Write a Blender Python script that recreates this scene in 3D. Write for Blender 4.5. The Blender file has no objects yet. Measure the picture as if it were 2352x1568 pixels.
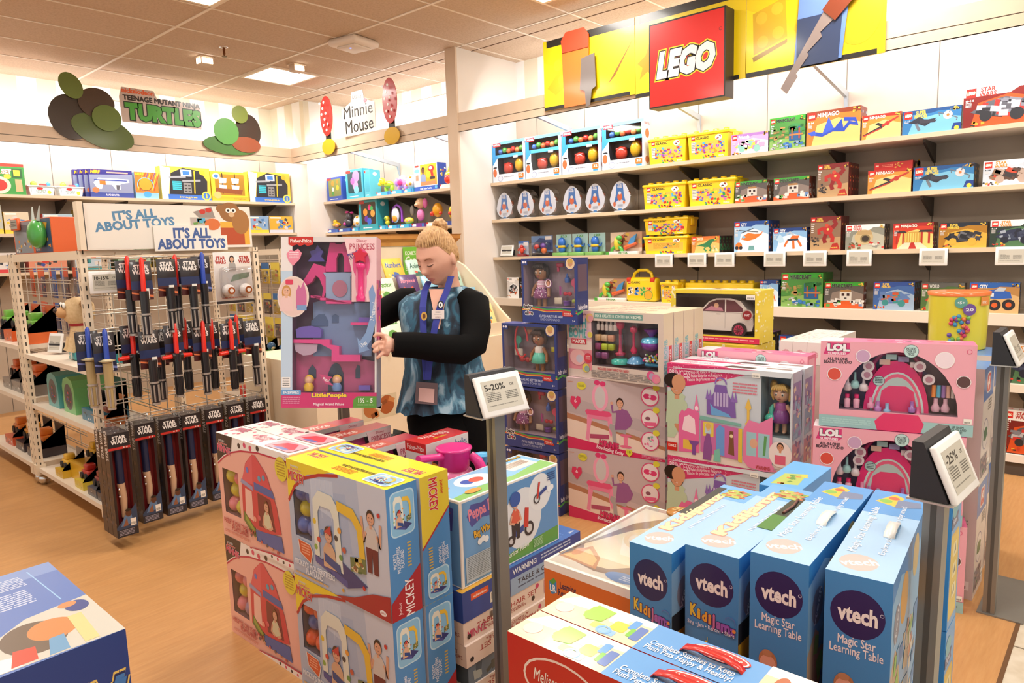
import bpy, bmesh, math, random
from mathutils import Vector, Matrix
S = bpy.context.scene
COL = S.collection
# ---------------------------------------------------------------- camera, world, exposure
cam_d = bpy.data.cameras.new('camera'); cam = bpy.data.objects.new('camera', cam_d); COL.objects.link(cam)
cam_d.sensor_width = 36; cam_d.lens = 1621.57*36/2352; cam_d.clip_start = .05
_p, _r, _y = 0.13091081, -0.03064674, 0.84050633
_f = Vector((math.sin(_y)*math.cos(_p), math.cos(_y)*math.cos(_p), -math.sin(_p)))
_rt = Vector((math.cos(_y), -math.sin(_y), 0)); _u = _rt.cross(_f)
_r2 = _rt*math.cos(_r)+_u*math.sin(_r); _u2 = _u*math.cos(_r)-_rt*math.sin(_r)
cam.matrix_world = Matrix(((_r2.x,_u2.x,-_f.x,0),(_r2.y,_u2.y,-_f.y,0),(_r2.z,_u2.z,-_f.z,1.55),(0,0,0,1)))
S.camera = cam
S.view_settings.view_transform = 'Standard'; S.view_settings.look = 'None'
S.view_settings.exposure = 0.42; S.view_settings.gamma = 1; S.view_settings.use_curve_mapping = False
W = bpy.data.worlds.new('world'); S.world = W; W.use_nodes = True
W.node_tree.nodes['Background'].inputs[0].default_value = (1.0, .93, .85, 1)
W.node_tree.nodes['Background'].inputs[1].default_value = .6
S.cycles.max_bounces = 7; S.cycles.diffuse_bounces = 3; S.cycles.glossy_bounces = 3
S.cycles.transparent_max_bounces = 10; S.cycles.transmission_bounces = 3; S.cycles.caustics_reflective = False; S.cycles.caustics_refractive = False
S.cycles.sample_clamp_indirect = 6
S.cycles.use_denoising = True

def area(name, loc, sx, sy, watts, color=(1, 1, 1), rot=(0, 0, 0)):
    l = bpy.data.lights.new(name, 'AREA'); l.shape = 'RECTANGLE'; l.size = sx; l.size_y = sy; l.energy = watts; l.color = color
    o = bpy.data.objects.new(name, l); COL.objects.link(o); o.location = loc; o.rotation_euler = rot
    return o
WARM = (1, .95, .88)
COOL = (.97, .95, 1)
CEIL = 3.48
# recessed ceiling troffers (the lit panels themselves are built with the ceiling)
TROFFERS = [(4.31, 7.1), (2.49, 5.2), (4.32, 3.4), (2.49, 2.9), (.6, 4.2), (.6, 1.9), (2.49, .6), (4.45, 1.3), (.6, 6.6), (4.45, -1.0), (.6, -.6), (2.49, -1.8)]
for i, (x, y) in enumerate(TROFFERS):
    area('troffer_lamp', (x, y, CEIL-.012), .5, .5, 22, WARM)
# fluorescent strips hidden behind the wall headers: they wash the back panels and the striped wall above
area('valance_lamp', (5.08, 2.0, 2.93), .12, 5.6, 56, COOL, (0, math.radians(-62), 0))
area('valance_lamp', (5.08, 6.6, 2.93), .12, 2.6, 26, COOL, (0, math.radians(-62), 0))
area('valance_lamp', (2.2, 8.16, 2.93), 5.6, .12, 56, COOL, (math.radians(62), 0, 0))
area('valance_uplight', (5.2, 2.0, 2.98), .12, 5.6, 7, COOL, (0, math.radians(-150), 0))
area('valance_uplight', (5.2, 6.6, 2.98), .12, 2.6, 3.2, COOL, (0, math.radians(-150), 0))
area('valance_uplight', (2.2, 8.28, 2.98), 5.6, .12, 7, COOL, (math.radians(150), 0, 0))

# ---------------------------------------------------------------- materials
_M = {}
def lin(h):
    c = [int(h[i:i+2], 16)/255 for i in (0, 2, 4)]
    return [x/12.92 if x <= .04045 else ((x+.055)/1.055)**2.4 for x in c]
def M(h, rough=.45, metal=0, emit=0, coat=0, kind=''):
    """a node material of one printed or moulded colour"""
    k = (h, rough, metal, emit, coat, kind)
    if k in _M: return _M[k]
    m = bpy.data.materials.new((kind or 'colour')+'_'+h); m.use_nodes = True
    nt = m.node_tree; b = nt.nodes['Principled BSDF']; c = lin(h)
    b.inputs['Base Color'].default_value = (*c, 1); b.inputs['Roughness'].default_value = rough; b.inputs['Metallic'].default_value = metal
    b.inputs['Coat Weight'].default_value = coat; b.inputs['Coat Roughness'].default_value = .12
    if emit: b.inputs['Emission Color'].default_value = (*c, 1); b.inputs['Emission Strength'].default_value = emit
    _M[k] = m
    return m
def noisy(name, h1, h2, scale=(1, 1, 1), nscale=8, rough=.5, bump=0, bscale=None, detail=4, lo=.35, hi=.65):
    m = bpy.data.materials.new(name); m.use_nodes = True
    nt = m.node_tree; N = nt.nodes; L = nt.links; b = N['Principled BSDF']
    tc = N.new('ShaderNodeTexCoord'); mp = N.new('ShaderNodeMapping'); mp.inputs['Scale'].default_value = scale
    no = N.new('ShaderNodeTexNoise'); no.inputs['Scale'].default_value = nscale; no.inputs['Detail'].default_value = detail
    cr = N.new('ShaderNodeValToRGB'); cr.color_ramp.elements[0].color = (*lin(h1), 1); cr.color_ramp.elements[1].color = (*lin(h2), 1)
    cr.color_ramp.elements[0].position = lo; cr.color_ramp.elements[1].position = hi
    L.new(tc.outputs['Object'], mp.inputs['Vector']); L.new(mp.outputs[0], no.inputs['Vector']); L.new(no.outputs['Fac'], cr.inputs[0]); L.new(cr.outputs[0], b.inputs['Base Color'])
    b.inputs['Roughness'].default_value = rough
    if bump:
        n2 = N.new('ShaderNodeTexNoise'); n2.inputs['Scale'].default_value = bscale or nscale; n2.inputs['Detail'].default_value = 3
        bp = N.new('ShaderNodeBump'); bp.inputs['Strength'].default_value = bump; bp.inputs['Distance'].default_value = .01
        L.new(tc.outputs['Object'], n2.inputs['Vector']); L.new(n2.outputs['Fac'], bp.inputs['Height']); L.new(bp.outputs[0], b.inputs['Normal'])
    return m
def clear(name, tint=(1, 1, 1), gloss=.045, rough=.03):
    """thin clear plastic: see-through with a glossy reflection"""
    m = bpy.data.materials.new(name); m.use_nodes = True; nt = m.node_tree; nt.nodes.clear()
    o = nt.nodes.new('ShaderNodeOutputMaterial'); t = nt.nodes.new('ShaderNodeBsdfTransparent'); g = nt.nodes.new('ShaderNodeBsdfGlossy'); x = nt.nodes.new('ShaderNodeMixShader')
    lw = nt.nodes.new('ShaderNodeLayerWeight'); lw.inputs['Blend'].default_value = .5
    pw = nt.nodes.new('ShaderNodeMath'); pw.operation = 'POWER'; pw.inputs[1].default_value = 4; fr = nt.nodes.new('ShaderNodeMath'); fr.operation = 'MULTIPLY_ADD'; fr.inputs[1].default_value = .7; fr.inputs[2].default_value = gloss
    nt.links.new(lw.outputs['Facing'], pw.inputs[0]); nt.links.new(pw.outputs[0], fr.inputs[0])
    t.inputs[0].default_value = (*tint, 1); g.inputs['Roughness'].default_value = rough
    nt.links.new(fr.outputs[0], x.inputs[0]); nt.links.new(t.outputs[0], x.inputs[1]); nt.links.new(g.outputs[0], x.inputs[2]); nt.links.new(x.outputs[0], o.inputs[0])
    return m
PANE = clear('clear_plastic_pane')
BLISTER = clear('clear_blister_plastic', (.95, .95, .96), .09, .08)
# white board, cream steel, grey steel ...
PRINT = lambda h: M(h, .38, 0, 0, .25, 'print')
PLAST = lambda h: M(h, .28, 0, 0, .3, 'plastic')
STEEL = M('a8a49c', .42, .6, kind='steel'); CHROME = M('d8d8d8', .12, 1, kind='chrome'); CREAM = M('ead9c0', .45, kind='cream_steel'); WIRE = M('dcd2c2', .3, .5, kind='wire')
DARK = M('26262a', .5, kind='dark_plastic'); WHITEP = M('f0eeea', .4, kind='white_plastic')

# ---------------------------------------------------------------- mesh builder
class MB:
    def __init__(s): s.v = []; s.f = []; s.m = []; s.mats = []; s.sm = []
    def mi(s, m):
        if isinstance(m, str): m = PRINT(m)
        if m not in s.mats: s.mats.append(m)
        return s.mats.index(m)
    def add(s, vs, fs, m, smooth=False):
        o = len(s.v); s.v += [tuple(p) for p in vs]; i = s.mi(m)
        for f in fs: s.f.append([o+k for k in f]); s.m.append(i); s.sm.append(smooth)
    def box(s, x0, y0, z0, x1, y1, z1, m, skip=''):
        v = [(x0,y0,z0),(x1,y0,z0),(x1,y1,z0),(x0,y1,z0),(x0,y0,z1),(x1,y0,z1),(x1,y1,z1),(x0,y1,z1)]
        F = dict(D=(3,2,1,0), T=(4,5,6,7), F=(0,1,5,4), R=(1,2,6,5), B=(2,3,7,6), L=(3,0,4,7))
        s.add(v, [F[k] for k in F if k not in skip], m)
    def cbox(s, cx, cy, z0, w, d, h, m): s.box(cx-w/2, cy-d/2, z0, cx+w/2, cy+d/2, z0+h, m)
    def bevbox(s, x0, y0, z0, x1, y1, z1, r, m, seg=2, smooth=True):
        """box with all edges rounded"""
        bm = bmesh.new(); bmesh.ops.create_cube(bm, size=1)
        for v in bm.verts: v.co = Vector(((x0+x1)/2+v.co.x*(x1-x0), (y0+y1)/2+v.co.y*(y1-y0), (z0+z1)/2+v.co.z*(z1-z0)))
        bmesh.ops.bevel(bm, geom=bm.edges[:], offset=r, segments=seg, affect='EDGES', profile=.5)
        s.frombm(bm, m, smooth)
    def frombm(s, bm, m, smooth=True):
        bm.verts.index_update(); s.add([v.co[:] for v in bm.verts], [[v.index for v in f.verts] for f in bm.faces], m, smooth); bm.free()
    def rings(s, rs, m, smooth=True, cap=True, closed=False):
        """skin between equal-length rings of points"""
        n = len(rs[0]); vs = [p for r in rs for p in r]; fs = []
        for i in range(len(rs)-1 if not closed else len(rs)):
            a, b = i*n, ((i+1) % len(rs))*n
            for j in range(n): fs.append((a+j, a+(j+1) % n, b+(j+1) % n, b+j))
        s.add(vs, fs, m, smooth)
        if cap and not closed: s.add(rs[0], [list(range(n))[::-1]], m); s.add(rs[-1], [list(range(n))], m)
    def tube(s, pts, r, m, n=8, cap=True, smooth=True):
        pts = [Vector(p) for p in pts]; rs = []
        rr = r if isinstance(r, (list, tuple)) else [r]*len(pts)
        up = None
        for i, p in enumerate(pts):
            t = (pts[min(i+1, len(pts)-1)]-pts[max(i-1, 0)]).normalized()
            if up is None: up = t.orthogonal().normalized()
            up = (up-t*up.dot(t)).normalized(); q = t.cross(up)
            rs.append([p+(up*math.cos(a)+q*math.sin(a))*rr[i] for a in [2*math.pi*k/n for k in range(n)]])
        s.rings(rs, m, smooth, cap)
    def lathe(s, prof, m, c=(0, 0, 0), n=20, smooth=True, axis='z', cap=True):
        rs = []
        for r, z in prof:
            ring = []
            for k in range(n):
                a = 2*math.pi*k/n; x, y = r*math.cos(a), r*math.sin(a)
                ring.append((c[0]+x, c[1]+y, c[2]+z) if axis == 'z' else ((c[0]+x, c[1]-z, c[2]+y) if axis == 'y' else (c[0]+z, c[1]+x, c[2]+y)))
            rs.append(ring)
        s.rings(rs, m, smooth, cap)
    def ball(s, c, r, m, n=14, k=9):
        if not isinstance(r, (list, tuple)): r = (r, r, r)
        rs = []
        for i in range(k+1):
            t = math.pi*min(max(i/k, .02), .98)-math.pi/2
            rs.append([(c[0]+r[0]*math.cos(t)*math.cos(2*math.pi*j/n), c[1]+r[1]*math.cos(t)*math.sin(2*math.pi*j/n), c[2]+r[2]*math.sin(t)) for j in range(n)])
        s.rings(rs, m)
    def prism(s, poly, y0, y1, m, smooth=False):
        """polygon (x,z) extruded along y, CCW seen from -y"""
        n = len(poly); vs = [(x, y0, z) for x, z in poly]+[(x, y1, z) for x, z in poly]
        s.add(vs, [list(range(n)), list(range(2*n-1, n-1, -1))], m)
        s.add(vs, [(i, i+n, (i+1) % n+n, (i+1) % n) for i in range(n)], m, smooth)
    def xform(s, mat, start=0):
        for i in range(start, len(s.v)): s.v[i] = tuple(mat @ Vector(s.v[i]))
    def build(s, name, parent=None, loc=None, rz=0, smooth=None):
        me = bpy.data.meshes.new(name); me.from_pydata(s.v, [], s.f)
        for m in s.mats: me.materials.append(m)
        me.polygons.foreach_set('material_index', s.m); me.polygons.foreach_set('use_smooth', s.sm); me.update()
        o = bpy.data.objects.new(name, me); COL.objects.link(o)
        if parent is not None: o.parent = parent
        if loc is not None: o.location = loc
        if rz: o.rotation_euler[2] = math.radians(rz)
        return o
def tag(o, label, cat, group=None):
    o['label'] = label; o['category'] = cat
    if group: o['group'] = group
    return o
def thing(name, label, cat, loc=(0, 0, 0), rz=0, group=None):
    o = bpy.data.objects.new(name, None); COL.objects.link(o); o.empty_display_size = .05
    o.location = loc; o.rotation_euler[2] = math.radians(rz)
    return tag(o, label, cat, group)
def struct(o): o['kind'] = 'structure'; return o
def stuff(o): o['kind'] = 'stuff'; return o
def dup(root, loc, rz=None, label=None, group=None):
    """a copy of a thing with copies of its parts and sub-parts"""
    def cp(o, par):
        c = o.copy(); COL.objects.link(c); c.parent = par
        for ch in o.children: cp(ch, c)
        return c
    r = cp(root, None); r.location = loc
    if rz is not None: r.rotation_euler[2] = math.radians(rz)
    if label: r['label'] = label
    if group: r['group'] = group
    return r

# ---------------------------------------------------------------- flat printing on faces
_G = {}
def glyphs(t, off=0., shear=0.):
    k = (t, round(off, 3), shear)
    if k in _G: return _G[k]
    c = bpy.data.curves.new('lettering', 'FONT'); c.body = t; c.resolution_u = 2; c.shear = shear; c.offset = off; c.fill_mode = 'FRONT' if False else 'BOTH'
    c.dimensions = '2D'; c.space_line = .8; c.align_x = 'CENTER'
    o = bpy.data.objects.new('lettering', c); COL.objects.link(o)
    dg = bpy.context.evaluated_depsgraph_get(); me = bpy.data.meshes.new_from_object(o.evaluated_get(dg))
    vs = [(v.co.x, v.co.y) for v in me.vertices]; fs = [list(p.vertices) for p in me.polygons if p.normal.z > .2]
    if not fs: fs = [list(p.vertices) for p in me.polygons]
    bpy.data.objects.remove(o); bpy.data.curves.remove(c); bpy.data.meshes.remove(me)
    _G[k] = (vs, fs); return _G[k]
class Art:
    """prints on one flat face of a mesh: a,b run 0..1 across and up the face; each layer lies a hair above the last"""
    EPS = .00006
    def __init__(s, mb, o, u, v, w, h, k=0, mat=None):
        s.mb = mb; s.o = Vector(o); s.u = Vector(u); s.v = Vector(v); s.n = s.u.cross(s.v); s.w = w; s.h = h; s.k = k; s.mat = mat or PRINT
    def c(s, col): return s.mat(col) if isinstance(col, str) else col
    def pt(s, a, b): return s.o+s.u*(a*s.w)+s.v*(b*s.h)+s.n*(s.k*s.EPS)
    def poly(s, ps, col):
        s.k += 1; s.mb.add([s.pt(*p) for p in ps], [list(range(len(ps)))], s.c(col)); return s
    def rect(s, a0, b0, a1, b1, col): return s.poly([(a0, b0), (a1, b0), (a1, b1), (a0, b1)], col)
    def bg(s, col): return s.rect(0, 0, 1, 1, col)
    def ell(s, a, b, ra, col, rb=None, n=22, rot=0):
        rb = rb if rb is not None else ra*s.w/s.h; ar = s.h/s.w; cr, sr = math.cos(rot), math.sin(rot); ps = []
        for i in range(n):
            t = 2*math.pi*i/n; x, y = ra*math.cos(t), rb*math.sin(t)*ar
            ps.append((a+x*cr-y*sr, b+(x*sr+y*cr)/ar))
        return s.poly(ps, col)
    def rrect(s, a0, b0, a1, b1, col, r=.25):
        ra = r*min((a1-a0)*s.w, (b1-b0)*s.h); rx, ry = ra/s.w, ra/s.h; ps = []
        for cx, cy, t0 in ((a1-rx, b0+ry, -90), (a1-rx, b1-ry, 0), (a0+rx, b1-ry, 90), (a0+rx, b0+ry, 180)):
            for i in range(5):
                t = math.radians(t0+i*22.5); ps.append((cx+rx*math.cos(t), cy+ry*math.sin(t)))
        return s.poly(ps, col)
    def ring(s, a, b, ra, wd, col, n=24, t0=0, t1=360, rb=None):
        rb = rb if rb is not None else ra*s.w/s.h; wb = wd*s.w/s.h; s.k += 1; vs = []; fs = []
        for i in range(n+1):
            t = math.radians(t0+(t1-t0)*i/n); vs += [s.pt(a+(ra-wd)*math.cos(t), b+(rb-wb)*math.sin(t)), s.pt(a+ra*math.cos(t), b+rb*math.sin(t))]
        for i in range(n): fs.append((2*i, 2*i+1, 2*i+3, 2*i+2))
        s.mb.add(vs, fs, s.c(col)); return s
    def line(s, ps, wd, col):
        """stroke of width wd (fraction of face width)"""
        s.k += 1; P = [Vector((a*s.w, b*s.h)) for a, b in ps]; vs = []; fs = []
        for i, p in enumerate(P):
            d = (P[min(i+1, len(P)-1)]-P[max(i-1, 0)]).normalized(); q = Vector((-d.y, d.x))*wd*s.w/2
            for e in (p-q, p+q): vs.append(s.pt(e.x/s.w, e.y/s.h))
        for i in range(len(P)-1): fs.append((2*i, 2*i+2, 2*i+3, 2*i+1))
        s.mb.add(vs, fs, s.c(col)); return s
    def text(s, t, a0, b0, a1, b1, col, out=None, ow=.03, bold=.012, shear=0, rot=0, shadow=None):
        """lettering fitted to the rectangle; out = outline colour(s), widest first"""
        base = glyphs(t, 0 if set(t) & set('MNWmw') else bold, shear)[0]
        if not base: return s
        x0 = min(p[0] for p in base); x1 = max(p[0] for p in base); y0 = min(p[1] for p in base); y1 = max(p[1] for p in base)
        cr, sr = math.cos(math.radians(rot)), math.sin(math.radians(rot)); cx, cy = (a0+a1)/2*s.w, (b0+b1)/2*s.h
        W_, H_ = (a1-a0)*s.w, (b1-b0)*s.h
        lay = []
        if out:
            outs = [out] if isinstance(out, str) else list(out)
            lay = [(c_, bold+ow*(len(outs)-i)) for i, c_ in enumerate(outs)]
        for c_, of in lay+[(col, bold)]:
            fold = of > 0 and set(t) & set('MNWmw')      # these letters fold over when offset: embolden by shifted layers
            vs, fs = glyphs(t, 0 if fold else of, shear)
            for i in range(7 if fold else 1):
                dx, dy = (of*math.cos(i*1.0472), of*math.sin(i*1.0472)) if i else (0, 0); s.k += 1; P = []
                for x, y in vs:
                    px = ((x+dx-x0)/(x1-x0)-.5)*W_; py = ((y+dy-y0)/(y1-y0)-.5)*H_
                    P.append(s.pt((cx+px*cr-py*sr)/s.w, (cy+px*sr+py*cr)/s.h))
                s.mb.add(P, fs, s.c(c_))
        return s
    def fine(s, a0, b0, a1, b1, n, col, seed=1, fill=.5):
        """rows of print too small to read"""
        R = random.Random(seed); dh = (b1-b0)/n
        for i in range(n):
            y = b1-(i+1)*dh; x = a0
            while x < a1-.001:
                L = min(R.uniform(.06, .2)*(a1-a0), a1-x); s.poly([(x, y+dh*(1-fill)), (x+L*.86, y+dh*(1-fill)), (x+L*.86, y+dh), (x, y+dh)], col); s.k -= 1; x += L
        s.k += 1; return s
    def sub(s, a0, b0, a1, b1):
        r = Art(s.mb, s.o+s.u*(a0*s.w)+s.v*(b0*s.h), s.u, s.v, s.w*(a1-a0), s.h*(b1-b0), s.k, s.mat); return r
    def scatter(s, a0, b0, a1, b1, n, cols, seed, smin=.02, smax=.08, ang=None):
        """heap of little coloured blocks"""
        R = random.Random(seed)
        for i in range(n):
            w_ = R.uniform(smin, smax)*s.w; h_ = R.uniform(smin, smax)*s.w*.7; x = R.uniform(a0, a1)*s.w; y = R.uniform(b0, b1)*s.h
            t = R.uniform(-.5, .5) if ang is None else ang+R.uniform(-.15, .15); c_, s_ = math.cos(t), math.sin(t)
            s.poly([((x+(p*c_-q*s_))/s.w, (y+(p*s_+q*c_))/s.h) for p, q in ((-w_/2, -h_/2), (w_/2, -h_/2), (w_/2, h_/2), (-w_/2, h_/2))], R.choice(cols))
            if i % 4: s.k -= 1
        s.k += 1; return s
    def kid(s, a, b, sz, hair='3a2418', shirt='c8b6a8', skin='d9a184', legs=None, arms=0, long=False, body=1):
        """a small printed photograph of a child; sz = head height as a fraction of the face height; (a,b) = chin"""
        hx = sz*s.h/s.w*.4
        if long: s.ell(a, b+sz*.3, hx*1.35, hair, sz*.85)
        if body: s.poly([(a-hx*1.9, b-sz*1.9), (a+hx*1.9, b-sz*1.9), (a+hx*1.7, b-sz*.55), (a+hx*.8, b-sz*.12), (a-hx*.8, b-sz*.12), (a-hx*1.7, b-sz*.55)], shirt)
        if legs: s.poly([(a-hx*1.6, b-sz*3.8), (a-hx*.3, b-sz*3.8), (a, b-sz*2.3), (a+hx*.3, b-sz*3.8), (a+hx*1.6, b-sz*3.8), (a+hx*1.8, b-sz*1.85), (a-hx*1.8, b-sz*1.85)], legs)
        if arms:
            s.line([(a-hx*1.6, b-sz*.7), (a-hx*2.4, b-sz*1.6), (a-hx*(.6 if arms == 1 else 2.8), b-sz*(1.9 if arms == 1 else -.4))], hx*.75, skin)
            s.line([(a+hx*1.6, b-sz*.7), (a+hx*2.4, b-sz*1.6), (a+hx*(.6 if arms == 1 else 2.8), b-sz*(1.9 if arms == 1 else -.2))], hx*.75, skin)
        s.poly([(a-hx*.4, b-sz*.35), (a+hx*.4, b-sz*.35), (a+hx*.4, b+sz*.2), (a-hx*.4, b+sz*.2)], skin)
        s.ell(a, b+sz*.52, hx*1.16, hair, sz*.6); s.ell(a, b+sz*.4, hx, skin, sz*.46)
        for e in (-.4, .4): s.ell(a+hx*e, b+sz*.5, hx*.13, '2a1a14', sz*.05, 8)
        s.poly([(a-hx*.4, b+sz*.25), (a, b+sz*.13), (a+hx*.4, b+sz*.25), (a, b+sz*.2)], 'f4ece6'); s.line([(a-hx*.42, b+sz*.26), (a, b+sz*.19), (a+hx*.42, b+sz*.26)], hx*.1, '9c4a40')
        return s
    def tagprice(s, a0, b0, a1, b1):
        s.rect(a0, b0, a1, b1, 'f2eee4'); d = (a1-a0)/9
        for i in range(7): s.rect(a0+d*(1+i), b0+(b1-b0)*.15, a0+d*(1.5+i), b0+(b1-b0)*.5, '2a2a2a'); s.k -= 1
        s.k += 1; return s
def faces(mb, w, d, h, x=0, y=0, z=0):
    """printing faces of a box centred on (x,y) with its foot at z; the front looks along -y"""
    return dict(F=Art(mb, (x-w/2, y-d/2, z), (1,0,0), (0,0,1), w, h), R=Art(mb, (x+w/2, y-d/2, z), (0,1,0), (0,0,1), d, h),
                L=Art(mb, (x-w/2, y+d/2, z), (0,-1,0), (0,0,1), d, h), T=Art(mb, (x-w/2, y-d/2, z+h), (1,0,0), (0,1,0), w, d),
                B=Art(mb, (x+w/2, y+d/2, z), (-1,0,0), (0,0,1), w, h))
def carton(w, d, h, col, cols=None):
    """closed cardboard box with softened edges; returns builder and its faces"""
    mb = MB(); r = min(w, d, h)*.02
    mb.bevbox(-w/2, -d/2, 0, w/2, d/2, h, min(r, .002), PRINT(col), 1, False)
    A = faces(mb, w, d, h)
    for k, c_ in (cols or {}).items(): A[k].bg(c_)
    return mb, A
# ================================================================ the shop itself
XW, YW = 5.85, 8.85           # back wall planes; headers hang at XH, YH
XH, YH = 4.96, 8.05
# floor: wood-look laminate, beige tile beyond the edge at y = .29
def wood():
    m = bpy.data.materials.new('wood_laminate'); m.use_nodes = True; nt = m.node_tree; N = nt.nodes; L = nt.links; b = N['Principled BSDF']
    tc = N.new('ShaderNodeTexCoord'); mp = N.new('ShaderNodeMapping'); mp.inputs['Scale'].default_value = (1.6, 15, 1); mp.inputs['Rotation'].default_value = (0, 0, math.radians(0))
    n1 = N.new('ShaderNodeTexNoise'); n1.inputs['Scale'].default_value = 5; n1.inputs['Detail'].default_value = 7; n1.inputs['Roughness'].default_value = .65
    n2 = N.new('ShaderNodeTexNoise'); n2.inputs['Scale'].default_value = 1.3; n2.inputs['Detail'].default_value = 2
    cr = N.new('ShaderNodeValToRGB'); e = cr.color_ramp.elements; e[0].position = .3; e[1].position = .72; e[0].color = (*lin('c28c54'), 1); e[1].color = (*lin('cf9c64'), 1)
    c2 = N.new('ShaderNodeValToRGB'); e = c2.color_ramp.elements; e[0].position = .3; e[1].position = .7; e[0].color = (.93, .93, .93, 1); e[1].color = (1.03, 1.03, 1.03, 1)
    mx = N.new('ShaderNodeMix'); mx.data_type = 'RGBA'; mx.blend_type = 'MULTIPLY'; mx.inputs[0].default_value = 1
    L.new(tc.outputs['Object'], mp.inputs[0]); L.new(mp.outputs[0], n1.inputs[0]); L.new(mp.outputs[0], n2.inputs[0])
    L.new(n1.outputs[0], cr.inputs[0]); L.new(n2.outputs[0], c2.inputs[0]); L.new(cr.outputs[0], mx.inputs[6]); L.new(c2.outputs[0], mx.inputs[7]); L.new(mx.outputs[2], b.inputs['Base Color'])
    b.inputs['Roughness'].default_value = .42
    return m
mb = MB(); mb.box(-3, .29, -.05, 5.95, 8.95, 0, wood())
mb.box(-3, -3.5, -.05, 5.95, .275, -.001, noisy('beige_tile', 'cdbfa6', 'ddd2bd', (1, 1, 1), 14, .4)); mb.box(-3, .275, -.05, 5.95, .29, .001, M('6b4a2c', .5))
t = M('8d7f6a', .6)
for k in range(9): mb.box(-3, .29-.305*(k+1)-.003, -.03, 5.95, .29-.305*(k+1)+.003, .0006, t)
for k in range(30): mb.box(-3+.305*k, -3.5, -.03, -2.994+.305*k, .275, .0006, t)
struct(mb.build('floor'))
# ceiling: acoustic tiles in a T-bar grid
tile = noisy('acoustic_tile', 'c6aa8e', 'd4ba9e', (1, 1, 1), 60, .85, .5, 220, 6, .3, .6)
mb = MB(); bar = M('eedfcc', .5); gap = M('6a4a30', .7)
GX = [-2.0, -.8, .44, 1.63, 2.815, 4.0, 4.98]; GY = [8.05-.62*k for k in range(19)]
mb.box(-3, -3.5, CEIL, 5.95, 8.95, CEIL+.05, tile)
for x in GX: mb.box(x-.012, -3.5, CEIL-.006, x+.012, 8.85, CEIL+.001, bar)
for y in GY: mb.box(-3, y-.009, CEIL-.005, 5.9, y+.009, CEIL+.001, bar)
mb.box(4.995, -3.5, CEIL-.004, 5.005, 8.0, CEIL+.001, gap); mb.box(5.18, -3.5, CEIL-.004, 5.188, 8.05, CEIL+.001, gap)
struct(mb.build('ceiling'))
# walls
def stripes():
    m = bpy.data.materials.new('striped_wallpaper'); m.use_nodes = True; nt = m.node_tree; N = nt.nodes; L = nt.links; b = N['Principled BSDF']
    tc = N.new('ShaderNodeTexCoord'); sx = N.new('ShaderNodeSeparateXYZ'); ad = N.new('ShaderNodeMath'); ad.operation = 'ADD'
    mu = N.new('ShaderNodeMath'); mu.operation = 'MULTIPLY'; mu.inputs[1].default_value = 1/.36; fr = N.new('ShaderNodeMath'); fr.operation = 'FRACT'; gt = N.new('ShaderNodeMath'); gt.operation = 'GREATER_THAN'; gt.inputs[1].default_value = .5
    mx = N.new('ShaderNodeMix'); mx.data_type = 'RGBA'; mx.inputs[6].default_value = (*lin('f6f1e8'), 1); mx.inputs[7].default_value = (*lin('e4d9be'), 1)
    L.new(tc.outputs['Object'], sx.inputs[0]); L.new(sx.outputs[0], ad.inputs[0]); L.new(sx.outputs[1], ad.inputs[1]); L.new(ad.outputs[0], mu.inputs[0]); L.new(mu.outputs[0], fr.inputs[0]); L.new(fr.outputs[0], gt.inputs[0]); L.new(gt.outputs[0], mx.inputs[0]); L.new(mx.outputs[2], b.inputs['Base Color']); b.inputs['Roughness'].default_value = .7
    return m
STR = stripes(); PANEL = noisy('slot_panel', 'b6a693', 'beaf9c', (1, 1, 1), 3, .55); SEAM = M('6f665c', .8); BEIGE = noisy('beige_laminate', 'dcc3a8', 'e2cbb2', (1, 1, 1), 4, .45); WPAINT = M('ece2d6', .6)
mb = MB(); mb.box(XW, -3.5, 0, XW+.1, 8.95, CEIL, STR); mb.box(XW-.03, -3.5, 0, XW, 5.06, 2.93, PANEL); mb.box(XW-.03, 5.19, 0, XW, 8.06, 2.93, PANEL)
for k in range(-10, 6): mb.box(XW-.0315, 1.754+.604*k-.003, 0, XW-.03, 1.754+.604*k+.003, 2.93, SEAM)
for k in range(5): mb.box(XW-.0315, 5.5+.604*k-.003, 0, XW-.03, 5.5+.604*k+.003, 2.93, SEAM)
struct(mb.build('wall_right'))
mb = MB(); mb.box(-3, YW, 0, 5.18, YW+.1, CEIL, STR); mb.box(-3, YW-.03, 0, 5.18, YW, 2.93, PANEL)
for k in range(14): mb.box(4.95-.604*k-.003, YW-.0315, 0, 4.95-.604*k+.003, YW-.03, 2.93, SEAM)
struct(mb.build('wall_left'))
mb = MB(); mb.box(5.18, 8.06, 0, 5.95, 8.95, 2.93, WPAINT); mb.box(5.18, 8.06, 2.93, 5.95, 8.95, CEIL, STR); struct(mb.build('wall_corner'))
mb = MB(); mb.box(4.975, 5.06, 0, XW, 5.19, CEIL, WPAINT); mb.box(4.95, 5.055, 0, 4.975, 5.195, CEIL, BEIGE); struct(mb.build('wall_partition'))
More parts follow.
